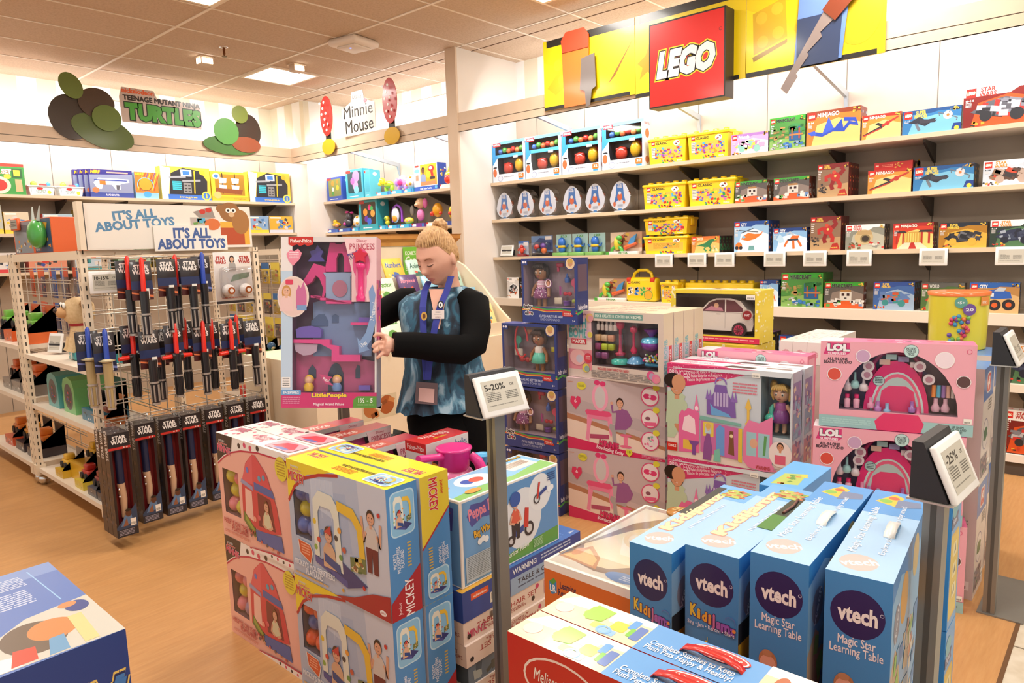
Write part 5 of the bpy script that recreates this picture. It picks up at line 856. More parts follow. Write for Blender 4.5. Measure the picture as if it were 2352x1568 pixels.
THEME = {'city': ('CITY', 'f4f4f4'), 'city2': ('CITY', 'f4f4f4'), 'truck': ('CITY', 'f4f4f4'), 'red': ('SUPER\nHEROES', 'e8c04a'), 'hero': ('SUPER\nHEROES', 'e8c04a'), 'sup': ('SUPER\nHEROES', 'e8c84a'), 'bat': ('SUPER\nHEROES', 'e8c84a'), 'nin': ('NINJAGO', 'f4ecdc'), 'nin2': ('NINJAGO', 'f4ecdc'), 'nin3': ('NINJAGO', 'f4ecdc'), 'mine': ('MINECRAFT', '2c2c2c'), 'mine2': ('MINECRAFT', '2c2c2c'), 'sw': ('STAR\nWARS', 'b8342a'), 'sw3': ('STAR\nWARS', 'c83a2a'), 'sw2': ('STAR\nWARS', 'e8902c'), 'sw4': ('STAR\nWARS', 'e8902c'), 'sw5': ('STAR\nWARS', '2a2a2a'), 'trex': ('CREATOR', 'f0e4c0'), 'dino': ('WORLD', 'd8d8d0'), 'friends': ('Friends', 'f4ecf4')}
def lego(F, a0, b1, s):
    """red square mark; s = width fraction"""
    hh = s*F.w/F.h; F.rect(a0, b1-hh, a0+s, b1, 'd8241c'); F.text('LEGO', a0+s*.1, b1-hh*.7, a0+s*.9, b1-hh*.3, 'f6f2ee', out='f0c030', ow=.04, bold=.06, shear=.2)
def set_model(F, k, seed):
    R = random.Random(seed); C = BRICKC[k]
    if k in ('city',):
        F.poly([(.2, .42), (.4, .36), (.62, .42), (.8, .56), (.84, .68), (.76, .58), (.6, .58), (.42, .62), (.28, .54)], C[0]); F.poly([(.22, .5), (.3, .55), (.34, .47), (.26, .44)], '8ac0e0'); F.line([(.06, .72), (.7, .64)], .02, '3a3a40'); F.line([(.2, .62), (.56, .76)], .02, '3a3a40'); F.ell(.14, .2, .1, 'e87a2a'); F.ell(.08, .14, .05, '26262a'); F.ell(.2, .14, .05, '26262a'); F.poly([(.42, .05), (.6, .06), (.58, .2), (.44, .2)], '6aa0a0')
    elif k == 'city2': F.line([(.4, .72), (.5, .82), (.66, .62)], .05, C[2]); F.poly([(.5, .5), (.74, .52), (.78, .66), (.56, .66)], C[1]); F.poly([(.4, .44), (.76, .46), (.74, .54), (.44, .52)], C[0]); F.line([(.44, .46), (.34, .2)], .06, C[1]); F.line([(.6, .46), (.62, .1)], .07, C[1]); F.line([(.74, .46), (.84, .2)], .06, C[1]); F.poly([(.1, .5), (.2, .75), (.3, .6), (.34, .4), (.2, .36)], 'bcdcf0')
    elif k in ('red',): F.ell(.58, .6, .16, C[0], .14); F.ell(.54, .74, .06, C[4]); F.line([(.45, .66), (.28, .6), (.3, .48)], .12, C[0]); F.line([(.72, .66), (.84, .78), (.76, .88)], .14, C[1]); F.line([(.52, .48), (.46, .34), (.5, .22)], .13, C[1]); F.line([(.66, .48), (.74, .36), (.72, .24)], .13, C[0]); F.ell(.58, .62, .04, 'e8c870'); F.scatter(.06, .1, .3, .4, 14, ['3a3434', '5a4a40', '2a2424'], seed, .04, .1); F.poly([(.66, .03), (.98, .03), (.9, .22), (.74, .2)], 'b02a20'); F.text('MARVEL', .7, .06, .92, .1, 'f0d060')
    elif k == 'nin': F.line([(.1, .38), (.3, .3), (.5, .42), (.7, .38), (.8, .56), (.95, .5), (.9, .64), (.7, .68)], .07, C[0]); F.poly([(.02, .4), (.16, .44), (.2, .32), (.1, .3)], C[1]); F.poly([(.3, .3), (.42, .8), (.52, .44)], C[1]); F.poly([(.5, .4), (.66, .7), (.7, .4)], C[0])
    elif k == 'nin2': F.poly([(.02, .2), (.45, .48), (.95, .82), (.6, .5), (.5, .4), (.06, .16)], C[0]); F.poly([(.03, .18), (.5, .44), (.48, .38), (.06, .15)], C[1]); F.poly([(.35, .6), (.52, .46), (.62, .52), (.42, .66)], C[0]); F.ell(.66, .6, .06, C[1]); F.poly([(.54, .46), (.95, .8), (.92, .84), (.5, .54)], C[1])
    elif k == 'sup': F.poly([(.1, .5), (.3, .72), (.4, .56), (.6, .6), (.5, .44), (.4, .3), (.3, .4)], C[0]); F.poly([(.3, .62), (.6, .52), (.56, .42), (.3, .44)], C[1]); F.line([(.24, .44), (.3, .14)], .05, C[2]); F.ell(.78, .66, .08, 'c8c8c8'); F.line([(.72, .72), (.62, .8), (.64, .66)], .02, C[2]); F.line([(.84, .62), (.94, .5), (.92, .4)], .02, C[2]); F.line([(.8, .74), (.82, .9), (.9, .88)], .02, C[2]); F.ell(.78, .66, .025, 'e87a3a'); F.poly([(.84, .04), (1, .04), (1, .3), (.88, .3)], '1c3a80'); F.ell(.93, .1, .04, 'e8c83a')
    elif k == 'mine': F.scatter(.02, .35, .5, .66, 30, ['6a9a48', '8a7a48', 'b08a50', '4a8a3a'], seed, .06, .14, 0); F.rect(.56, .25, .9, .7, '2a5a8a'); F.scatter(.6, .55, .92, .72, 16, ['2f7a3a', '3a8a48', '27602f'], seed, .08, .18, 0); F.rect(.62, .3, .66, .62, '9a5a34'); F.rect(.82, .3, .86, .62, 'b03a2a'); F.rect(.56, .4, .95, .45, 'b87a44'); F.scatter(.3, .05, .95, .2, 26, ['2f62a8', '3a7ac0', '88a0b8', '4a8a3a'], seed, .05, .12, 0); F.scatter(.05, .05, .4, .3, 16, ['e0e0dc', 'b8b8b4', '8a8a88', '4a8a3a'], seed+1, .03, .07, 0)
    elif k == 'mine2': F.poly([(0, 0), (1, 0), (1, .2), (.6, .3), (.3, .26), (0, .16)], 'd85a28'); F.rect(.4, .3, .7, .64, 'd8d0c4'); F.rect(.45, .48, .52, .58, '3a2020'); F.rect(.58, .48, .65, .58, '3a2020'); F.rect(.52, .36, .58, .42, '4a4440'); F.rect(.42, .64, .68, .72, 'a87a44'); F.scatter(.05, .1, .4, .34, 14, ['e4ded6', 'd0c8be', '5aa04a'], seed, .07, .11, 0); F.scatter(.7, .1, .98, .32, 14, ['e4ded6', '6a8ab8', 'd0c8be'], seed+1, .07, .11, 0)
    elif k == 'truck': F.poly([(.22, .5), (.3, .72), (.55, .8), (.82, .7), (.86, .5), (.6, .46)], C[0]); F.poly([(.5, .72), (.6, .86), (.74, .84), (.7, .72)], C[4]); F.poly([(.3, .55), (.5, .54), (.5, .66), (.32, .64)], 'dce0e4'); [(F.ell(x, y, .13, C[2]), F.ell(x, y, .06, 'd8602a')) for x, y in ((.22, .38), (.52, .26), (.8, .28))]
    elif k == 'trex': F.poly([(.08, .4), (.3, .5), (.5, .6), (.62, .78), (.8, .84), (.92, .72), (.76, .66), (.7, .5), (.66, .36), (.5, .34), (.3, .42)], C[0]); F.line([(.52, .4), (.46, .24), (.54, .1)], .06, C[1]); F.line([(.64, .42), (.7, .26), (.66, .1)], .06, C[0]); F.ell(.85, .78, .02, 'e8c83a'); F.scatter(.78, .1, .95, .4, 8, ['e8d8a8', '4a9a4a'], seed, .04, .08)
    elif k == 'sw3': F.ell(.48, .5, .24, C[0], .3); F.ell(.52, .44, .13, C[3], .17); F.ell(.52, .44, .09, '3a3026', .12); F.poly([(.3, .74), (.66, .78), (.7, .6), (.3, .6)], C[1]); F.scatter(.02, .06, .4, .3, 14, ['6a5a3a', 'c83a2a', '4a6a3a'], seed, .04, .09); F.scatter(.6, .06, .98, .3, 14, ['d8d0c0', '8a8a80', 'c8302a'], seed+2, .04, .09)
    elif k == 'nin3':
        F.rect(.3, .24, .7, .66, 'c89a40'); [F.rect(.32+.06*i, .26, .35+.06*i, .62, 'e8c868') for i in range(6)]; F.poly([(.06, .7), (.3, .7), (.36, .62), (.0, .62)], '3a2a28'); F.poly([(.68, .72), (.96, .72), (1, .64), (.64, .64)], '3a2a28'); F.rect(.08, .2, .12, .62, C[0]); F.rect(.24, .2, .28, .62, C[0]); F.rect(.7, .2, .75, .64, C[0]); F.rect(.88, .2, .93, .64, C[0]); F.poly([(.1, .0), (.9, .0), (.7, .24), (.3, .24)], 'e0d0b0'); F.poly([(.4, .0), (.6, .0), (.54, .24), (.46, .24)], 'b0281e')
    else:
        R2 = random.Random(seed); cx, cy = .5, .42
        F.poly([(.1, .38), (.3, .6), (.55, .68), (.8, .56), (.92, .4), (.7, .26), (.35, .22)], C[0]); F.scatter(.2, .26, .84, .6, 34, C, seed, .05, .16, R2.uniform(-.4, .4)); F.ell(.3, .26, .08, C[3]); F.ell(.7, .24, .09, C[3]); F.scatter(.02, .04, .3, .14, 8, ['e8a030', 'c83a2a', '2a2a2a'], seed+4, .03, .06)
def brick_box(k, w, h, d, seed=1):
    c0, c1, c2 = BGC[k]; mb, A = carton(w, d, h, c2 if k[:2] != 'sw' else '2c2826'); F = A['F']; F.bg(c0); F.poly([(.1, 0), (1, 0), (1, .55), (.6, .75), (.2, .6)], c1) if k not in ('red', 'mine') else F.poly([(0, 0), (1, 0), (1, .4), (0, .3)], c1)
    top = k in ('mine', 'mine2', 'nin', 'nin2', 'nin3', 'city', 'city2', 'red', 'friends', 'truck', 'sup', 'hero', 'bat')
    if k[:2] == 'sw': F.poly([(0, .76), (.6, .76), (.72, .88), (1, .9), (1, 1), (0, 1)], 'f2eeea')
    else: F.poly([(0, .84), (.5, .82), (.62, .88), (1, .86), (1, 1), (0, 1)], c2)
    s = min(.14, .055/w if w > .3 else .13); lego(F, .03, .965, s); tx, tc = THEME[k]
    tw = {'MINECRAFT': .52, 'NINJAGO': .4, 'CITY': .17, 'Friends': .3}.get(tx, .22); two = '\n' in tx
    F.text(tx, .05+s+.02, .965-s*w/h*(1.0 if two else .85), .05+s+.02+tw, .965-s*w/h*(.0 if two else .15), tc, bold=.04, out='f4f0e8' if k[:4] == 'mine' else None, ow=.01)
    set_model(F, k, seed); F.text({'mine': '8+', 'mine2': '7+', 'sup': '6-12', 'truck': '5-12', 'city': '6-12', 'red': '7-14'}.get(k, '8-14'), .03, .965-s*w/h-.1, .03+s*.8, .965-s*w/h-.05, 'f4f0ec' if k not in ('sw2', 'sw5') else '2a2a2a', bold=.04); F.fine(.03, .5, .11, .965-s*w/h-.12, 4, 'e8e0d8', seed); F.scatter(.86, .86, .98, .97, 8, ['e8c84a', 'd8a03a', '3a2a20'], seed, .03, .05)
    A['R'].bg({'city': '1c3a78', 'city2': '1c3a70', 'sup': '1a3450', 'red': '5a1816', 'mine': '3a7a2c', 'mine2': '6a3422', 'nin': '7a2418', 'nin2': '7a2418', 'nin3': '7a1c18'}.get(k, '2a2624')); A['R'].scatter(.1, .1, .9, .9, 10, BRICKC[k], seed, .2, .4); A['T'].bg(c2); lego(A['T'], .05, .8, min(.1, .04/w)); A['T'].text(tx.replace('\n', ' '), .25, .3, .6, .7, tc)
    return mb.build('brick_set_carton')
SEEN = {}
def put_set(k, y0, y1, z, h, lab, d=.07, deep=0, x=XF, seed=None, deeplab=None):
    w = y0-y1-.008; key = (k, round(w, 2), round(h, 2)); y = (y0+y1)/2
    if key in SEEN: o = dup(SEEN[key], (x+d/2, y, z+.0005), label=lab)
    else:
        o = brick_box(k, w, h, d, seed or len(SEEN)+3); o.location = (x+d/2, y, z+.0005); o.rotation_euler[2] = math.radians(-90); tag(o, lab, 'toy box', 'brick set cartons on the right wall'); SEEN[key] = o
    for i in range(deep): dup(o, (x+d/2+(d+.002)*(i+1), y, z+.0005), label=['carton right behind ', 'second carton back behind ', 'third carton back behind ', 'rearmost carton behind '][i]+(deeplab or lab))
    return o
# top shelf
put_set('friends', 2.486, 2.184, Z1, .155, 'pink brick set carton on the top shelf beside the yellow tubs'); put_set('mine', 2.181, 1.910, Z1, .238, 'green headed brick set carton on the top shelf'); put_set('nin', 1.908, 1.533, Z1, .242, 'orange brick set carton with a blue dragon on the top shelf', .075, 1, deeplab='the blue dragon set'); put_set('nin2', 1.53, 1.278, Z1, .165, 'orange brick set carton with a winged flyer on the top shelf'); put_set('sup', 1.276, .93, Z1, .155, 'blue brick set carton with a grey flyer on the top shelf'); put_set('sw', .929, .514, Z1, .25, 'large white topped brick set with red scene, right end of top shelf', .08)
# second shelf
put_set('mine2', 2.451, 2.189, Z2, .166, 'green headed carton with a white skull building, left of two on the second shelf', .07, 1, deeplab='the left skull building set'); put_set('mine2', 2.143, 1.872, Z2, .166, 'green headed carton with a white skull building, right of two on the second shelf', .07, 1, deeplab='the right skull building set'); put_set('red', 1.822, 1.601, Z2, .236, 'red robot brick set carton on the second shelf', .06, 3, deeplab='the second shelf red robot'); put_set('nin2', 1.48, 1.201, Z2, .16, 'orange flyer carton with a flat red carton lying on it, second shelf', .075)
mb, A = carton(.24, .22, .052, 'b8241c'); lego(A['F'], .03, .8, .1); A['F'].fine(.2, .3, .5, .7, 2, 'e88a70', 2); A['F'].scatter(.55, .2, .75, .8, 8, ['3a2a20', 'd8b04a'], 2, .03, .05); A['R'].bg('8a1c18'); A['R'].scatter(.1, .1, .9, .9, 8, ['d8a03a', '3a2020'], 4, .2, .3)
o = mb.build('brick_set_carton', loc=(5.58, 1.33, Z2+.1615)); o.rotation_euler[2] = math.radians(-90); tag(o, 'flat red brick set carton lying across the orange flyer carton', 'toy box')
mb, A = carton(.24, .07, .16, '7a2418'); o = mb.build('brick_set_carton', loc=(5.62, 1.33, Z2+.0005)); o.rotation_euler[2] = math.radians(-90); tag(o, 'dark red carton behind the orange flyer, holding up the flat red one', 'toy box')
put_set('sup', 1.197, .844, Z2, .155, 'blue brick set carton with a grey flyer on the second shelf', .09, 1, deeplab='the second shelf blue set'); put_set('sw2', .803, .496, Z2, .155, 'white brick set carton with snow scene, right end of second shelf', .07, 1, deeplab='the snow scene set')
# third shelf
put_set('trex', 2.824, 2.57, Z3, .135, 'yellow orange carton with a green dinosaur on the third shelf', .06, 3, deeplab='the green dinosaur set'); put_set('city', 2.453, 2.168, Z3, .24, 'tall ice blue carton with an orange helicopter on the third shelf', .07, 2, deeplab='the orange helicopter set'); put_set('city2', 2.141, 1.879, Z3, .175, 'ice blue carton with a walking crane on the third shelf'); put_set('red', 1.863, 1.641, Z3, .246, 'red robot brick set carton on the third shelf', .06, 2, deeplab='the third shelf red robot'); put_set('sw3', 1.616, 1.354, Z3, .176, 'white topped carton with a round tan hut on the third shelf', .07, 1, deeplab='the tan hut set'); put_set('nin3', 1.307, 1.057, Z3, .173, 'red carton with a temple gate on the third shelf', .07, 1, deeplab='the temple gate set'); put_set('bat', 1.031, .755, Z3, .163, 'dark gold carton with a black buggy on the third shelf', .06, 1, deeplab='the black buggy set'); put_set('sw4', .747, .477, Z3, .168, 'white topped carton with a dark speeder, right end of third shelf')
# deep white shelf
put_set('sw5', 4.904, 4.739, Z4, .21, 'white carton with a dark ship left of the doll stack', .07); put_set('city2', 2.238, 2.085, Z4, .2, 'ice blue carton half hidden behind the toy car carton', .06, 2, deeplab='the half hidden ice blue one'); put_set('mine', 2.071, 1.756, Z4, .255, 'green headed jungle house carton on the deep white shelf', .055, 3, deeplab='the deep shelf jungle house'); put_set('mine2', 1.751, 1.475, Z4, .188, 'green headed skull building carton on the deep white shelf'); put_set('hero', 1.418, 1.153, Z4, .192, 'blue carton with a silver craft on the deep white shelf', .07, 2, deeplab='the silver craft set'); put_set('dino', 1.121, .86, Z4, .19, 'green carton with a red flying reptile on the deep white shelf'); put_set('truck', .841, .566, Z4, .193, 'carton with a blue monster truck on the deep white shelf'); put_set('sw4', .53, .27, Z4, .18, 'carton at the very right edge of the deep white shelf')
# low shelf, mostly hidden
put_set('friends', 2.36, 2.12, .6, .24, 'purple carton on the low shelf behind the toy car carton', .08, 1, deeplab='the low purple one'); put_set('city', 2.08, 1.75, .6, .22, 'blue headed carton on the low shelf behind the white game boxes', .08); put_set('bat', 1.7, 1.42, .6, .19, 'dark carton on the low shelf, left part of the row', .08); put_set('truck', 1.38, 1.1, .6, .185, 'blue carton on the low shelf behind the pink cartons', .08); put_set('sw4', .62, .3, .6, .25, 'dark carton with white top on the low shelf at the right edge', .08); put_set('sw', .62, .3, .145, .28, 'red and black carton on the bottom deck at the right edge', .08)
# ---- yellow brick tubs with studded lids
def tub(w, h, d, studs, art=True):
    t = thing('brick_tub', 'x', 'toy tub', group='yellow brick tubs'); m = PLAST('f0c818'); mb = MB(); hb = h*.86
    mb.rings([[(-w/2*.94, -d/2*.94, 0), (w/2*.94, -d/2*.94, 0), (w/2*.94, d/2*.94, 0), (-w/2*.94, d/2*.94, 0)], [(-w/2, -d/2, hb), (w/2, -d/2, hb), (w/2, d/2, hb), (-w/2, d/2, hb)]], m, False)
    F = Art(mb, (-w/2*.94, -d/2*.945-.0005, .0), (1, 0, 0), Vector((0, -(d*.03), hb)).normalized(), w*.94, hb); F.rect(.02, .0, .98, .98, 'f4cc1c'); F.rect(.06, .2, .94, .7, 'f0b848')
    if art: F.scatter(.16, .22, .92, .66, 60, ['e8401c', '2f62b8', '2f9a40', 'f09020', '8a4ab0', 'f0d820', 'c82a2a', '4ab0d8', 'e86aa8'], int(w*1000), .03, .08); F.rect(.06, .3, .16, .7, 'e0dcd0'); F.fine(.065, .35, .155, .68, 5, '8a8478', 3)
    else: F.fine(.2, .3, .85, .65, 6, 'c8902c', 3); F.scatter(.45, .35, .75, .6, 10, ['c83a2a', '2f9a40', '3a62b0'], 2, .02, .04)
    lego(F, .06, .95, .1); F.text('CLASSIC', .19, .8, .52, .9, '3a3020', bold=.03); F.ell(.78, .8, .09, 'f8f4e8', .11); F.scatter(.73, .76, .83, .86, 5, ['c83a2a', '3a62b0', '2a2a2a'], 5, .03, .04); F.text('IDEAS', .78, .06, .92, .12, 'f8f0d8', bold=.03); F.scatter(.3, .05, .7, .15, 12, ['c83a2a', '2f9a40', '3a62b0', '2a2a2a'], 7, .03, .05)
    mb.build('tub_body', t)
    mb = MB(); mb.bevbox(-w/2-.008, -d/2-.006, hb-.012, w/2+.008, d/2+.006, h*.92, .006, m); mb.bevbox(w/2-.01, -d*.2, h*.45, w/2+.012, d*.2, hb, .005, m, 1)
    for i in range(studs):
        for y in (-d*.25, d*.25): mb.lathe([(.024, 0), (.024, h-h*.92), (.001, h-h*.92+.0005)], m, c=(-w/2+w*(i+.5)/studs, y, h*.92), n=16)
    mb.build('studded_lid', t); return t
def put_tub(src, y0, y1, z, lab, x=XF):
    o = src if src.get('used') is None else dup(src, (0, 0, 0)); src['used'] = 1
    o.location = (x+.13, (y0+y1)/2, z+.0005); o.rotation_euler[2] = math.radians(-90); o['label'] = lab
    if 'used' in o.keys() and o != src: del o['used']
    return o
tb = tub(.35, .232, .24, 4); put_tub(tb, 3.232, 2.88, Z1, 'yellow brick tub on the top shelf, left of two'); put_tub(tb, 2.872, 2.498, Z1, 'yellow brick tub on the top shelf, right of two'); 
tb2 = tub(.4, .226, .25, 5); put_tub(tb2, 3.301, 2.861, Z2, 'large yellow brick tub on the second shelf, left of two'); put_tub(tb2, 2.843, 2.461, Z2, 'large yellow brick tub on the second shelf, right of two')
ub = tub(.41, .152, .18, 5); put_tub(ub, 3.282, 2.854, Z3+.163, 'low yellow brick tub stacked on the plain sided one', XF-.03); lb = tub(.41, .16, .26, 5, False); put_tub(lb, 3.282, 2.854, Z3, 'low yellow brick tub with plain side under another on the third shelf')
sb = tub(.16, .19, .24, 2); put_tub(sb, 3.116, 2.959, Z4, 'narrow yellow brick tub beside the yellow suitcase'); 
for s in (tb, tb2, ub, lb, sb): del s['used']
t = thing('low_yellow_tub', 'row of yellow tub lids behind the narrow brick tub', 'toy tub', (5.62, 2.62, Z4)); mb = MB(); mb.bevbox(-.12, -.3, 0, .12, .3, .17, .01, PLAST('f0c818')); mb.build('tub_body', t); mb = MB()
for i in range(8): mb.lathe([(.024, .17), (.024, .188), (.001, .189)], PLAST('f0c818'), c=(-.06, -.26+.074*i, 0), n=14)
mb.build('lid_studs', t)
# ---- yellow suitcase of bricks
t = thing('brick_suitcase', 'yellow carrying case with round handle on the deep white shelf', 'toy case', (5.49, 3.325, Z4+.0005), -90)
mb = MB(); m = PLAST('f0d018'); mb.bevbox(-.155, -.05, 0, .155, .05, .215, .03, m, 3); mb.build('case_body', t)
mb = MB(); mb.tube([(-.1, 0, .2), (-.085, 0, .25), (-.04, 0, .278), (.04, 0, .278), (.085, 0, .25), (.1, 0, .2)], .014, m, 10); mb.build('handle', t)
mb = MB(); [mb.bevbox(e-.022, -.054, .175, e+.022, .02, .215, .008, PLAST('d83a24')) for e in (-.12, .12)]; mb.build('latch', t)
mb = MB(); F = Art(mb, (-.13, -.0505, .02), (1, 0, 0), (0, 0, 1), .26, .17); lego(F, .02, .98, .1); F.text('CLASSIC', .14, .84, .5, .94, '3a3020', bold=.03)
for i, c_ in enumerate([['2a2a2a', 'e8e4e0'], ['2f72c8', '3a8ad8'], ['2f9a40', '48b050'], ['d8341c', 'e8602c']]): F.rect(.02+.235*i, .2, .24+.235*i, .66, 'e8c060'); F.scatter(.05+.235*i, .24, .21+.235*i, .62, 14, c_, i+2, .05, .09)
F.ell(.82, .24, .17, '4aa04a'); F.ell(.82, .24, .15, 'f0a830'); mb.build('case_label', t)
# ---- boxed toys behind slanted windows
w, d, h = .43, .11, .4; mb, A = wcarton(w, d, h, 'e6ecf2', [(.1, .68, .94, .93), (.16, .2, .96, .6)], '2c2c34', .09); F = A['F']
F.poly([(0, .42), (.16, .6), (.16, .68), (.1, .68), (.1, .93), (.0, .93)], '3a9ad8'); F.poly([(.16, .6), (.96, .6), (.96, .68), (.16, .68)], '58b4e4'); F.poly([(0, .93), (1, .93), (1, 1), (.3, 1)], '7cc4ea'); F.rect(.03, .88, .27, .97, 'c8202a'); F.text('MARVEL', .05, .9, .25, .95, 'f4f0f0', bold=.04); F.poly([(.0, .0), (.16, .0), (.2, .2), (.16, .42), (0, .42)], 'dce8f2'); F.ell(.07, .24, .06, 'd8703c', .1); F.ell(.08, .37, .06, '26262a', .02); F.ell(.24, .09, .08, '8a94b8', .07); F.ell(.24, .09, .07, 'dfe4f0', .06); F.fine(.36, .1, .66, .13, 1, '8a8a94', 2)
F.rrect(.8, .06, .96, .18, 'e87a28', .2); F.text('32', .83, .1, .93, .16, 'f8ece0', bold=.04); F.rrect(.82, .02, .95, .055, '3a9ad8', .2); A['R'].bg('e4e8ee'); A['R'].text('MARVEL', .1, .88, .9, .94, 'c8302a'); A['R'].ell(.5, .7, .3, 'd8703c', .1); A['R'].ell(.5, .15, .3, 'c87a5a', .08); A['T'].bg('a8d4ee')
po = mb.build('toy_head_carton', loc=(XF+d/2, (5.05+4.617)/2, Z1+.0005)); po.rotation_euler[2] = math.radians(-90); tag(po, 'white and blue carton with two window toys, nearest the pillar on the top shelf', 'toy box', 'white and blue toy cartons'); X = lambda a: -w/2+a*w
mb = MB(); mb.ball((X(.4), -.005, h*.34), (.058, .04, .062), PLAST('c83a24'), 16, 10); mb.bevbox(X(.28), -.03, h*.4, X(.52), .02, h*.47, .012, PLAST('b82418')); mb.build('red_toy', po)
mb = MB(); mb.ball((X(.74), -.005, h*.4), (.052, .04, .07), PLAST('e8b41c'), 16, 10); mb.ball((X(.74), .012, h*.42), (.06, .035, .075), PLAST('c83020'), 16, 10); mb.build('yellow_toy', po)
mb = MB(); mb.bevbox(X(.66), -.06, h*.56, X(.8), -.055, h*.62, .002, PRINT('f0ece8'), 1); mb.build('price_sticker', po)
R = random.Random(8)
for i in range(6): mb = MB(); mb.ball((X(.2+.13*i), -.02, h*(.76+.03*(i % 2))), .028, PLAST(['3a6ab8', '5ab04a', 'e8703c', 'c8342a', 'd88a4a', '6ab04a'][i]), 10, 7); mb.build('small_toy', po)
pane(po, w, d, .1, .68, .94, .93, h); pane(po, w, d, .16, .2, .96, .6, h)
for y, l in ((4.388, 'second from the pillar'), (3.939, 'third from the pillar'), (3.485, 'fourth from the pillar, beside the yellow tubs')): dup(po, (XF+d/2, y, Z1+.0005), label='white and blue carton with two window toys, '+l)
# ---- clear pods
def pod_outline(s=1, n=28):
    P = []
    for k in range(n):
        t = 2*math.pi*k/n; z = .5-.5*math.cos(t); r = .5*math.sin(t); wz = 1-.3*z; P.append((.24*r*wz*s*(1.15 if z < .5 else 1.05), .14+(z-.5)*.28*s))
    return P
t = thing('toy_pod', 'clear potato shaped toy case on the second shelf, nearest the pillar', 'toy case', (XF+.06, 4.92, Z2+.001), -90, 'clear toy pods')
O = pod_outline(); mb = MB(); mb.rings([[(x*e, y, .14+(z-.14)*e) for x, z in O] for y, e in ((-.05, .93), (-.042, 1), (.05, 1), (.08, .85))], BLISTER, True); mb.build('clear_case', t)
mb = MB(); mb.prism([(x*.9, .14+(z-.14)*.9) for x, z in O], -.046, -.044, PRINT('dfe2ea')); F = Art(mb, (-.1, -.0463, 0), (1, 0, 0), (0, 0, 1), .2, .28); F.poly([(.2, .25), (.3, .55), (.34, .86), (.66, .88), (.72, .5), (.8, .3), (.5, .4)], '3a74b8'); F.text('STAR\nWARS', .38, .74, .62, .86, 'f4f4f8', out='20305a', ow=.03, bold=.04); F.ell(.5, .46, .13, 'd8643c', .12); F.ell(.5, .58, .08, 'e0dcd8', .05); F.ell(.22, .24, .07, 'd8704a', .08); F.ell(.72, .28, .06, 'e8803c', .05); F.fine(.38, .12, .66, .22, 3, 'a8b0c0', 3); F.rect(.42, .04, .6, .09, '4a8ac8'); mb.build('card', t)
mb = MB(); [mb.ball((x, y, z), .028, PLAST(c_), 10, 7) for x, y, z, c_ in ((.03, .02, .07, 'd8b0a0'), (-.04, .03, .09, 'c8c0b8'), (.04, .02, .16, 'c87a5a'), (-.02, .03, .2, 'd0c8c0'))]; mb.build('loose_pieces', t)
mb = MB(); mb.bevbox(-.06, -.05, 0, .06, .07, .006, .002, M('d0d0d4', .3)); mb.build('foot', t)
for y, l in ((4.638, 'second'), (4.355, 'third'), (4.06, 'fourth'), (3.797, 'fifth'), (3.528, 'sixth')): dup(t, (XF+.06, y, Z2+.001), label=f'clear potato shaped toy case on the second shelf, {l} from the pillar')
# ---- third shelf small carded toys
def carded(name, lab, cat, y0, y1, z, h, col, build, group=None, x=XF):
    w = y0-y1; t = thing(name, lab, cat, (x+.05, (y0+y1)/2, z+.0005), -90, group); mb = MB(); mb.bevbox(-w/2, .03, 0, w/2, .034, h, .001, PRINT(col), 1); F = Art(mb, (-w/2, .0299, 0), (1, 0, 0), (0, 0, 1), w, h); build(t, F, mb, w, h); return t
def c_small(t, F, mb, w, h):
    F.bg('b8c8dc'); F.rect(0, .85, 1, 1, '3a6ab8'); F.rect(.5, .7, .95, .95, 'e8e4e8'); F.rect(0, 0, 1, .12, '8a2a28'); mb.build('backing_card', t); m = MB(); m.ball((0, 0, h*.42), (.028, .02, .036), PLAST('d84a34'), 12, 8); m.ball((0, 0, h*.62), .022, PLAST('c8302a'), 12, 8); m.tube([(-.03, 0, h*.55), (-.05, 0, h*.4)], .008, PLAST('d84a34')); m.tube([(.03, 0, h*.55), (.045, 0, h*.42)], .008, PLAST('d84a34')); m.bevbox(-.04, -.03, 0, .04, .03, h*.2, .006, PLAST('8a3030')); m.build('toy_figure', t)
carded('carded_toy', 'small carded red toy beside the white price display on the third shelf', 'toy', 4.8, 4.662, Z3, .155, '5a8ac8', c_small)
def c_mid(t, F, mb, w, h):
    F.bg('6a8ab8'); F.rect(0, .0, 1, .18, '2a2230'); F.poly([(.0, .5), (.4, .9), (1, .8), (1, .3), (0, .2)], '3a4a78'); F.rect(.65, .8, .95, .97, 'e8e0dc'); mb.build('backing_card', t); m = MB()
    for x, z, c_ in ((-.05, .45, 'c82a28'), (.05, .5, '6a3a9a'), (.06, .28, 'e06a28'), (-.02, .26, '2a3a4a')): m.ball((w*x*6*.5, 0, h*z), .03, PLAST(c_), 12, 8)
    m.build('toy_figures', t); m = MB(); m.bevbox(-w*.45, -.045, .02, w*.45, .03, h*.7, .02, BLISTER); m.build('blister', t)
carded('carded_toy', 'rounded blister card with several small toys on the third shelf', 'toy', 4.626, 4.353, Z3, .2, '4a6aa0', c_mid)
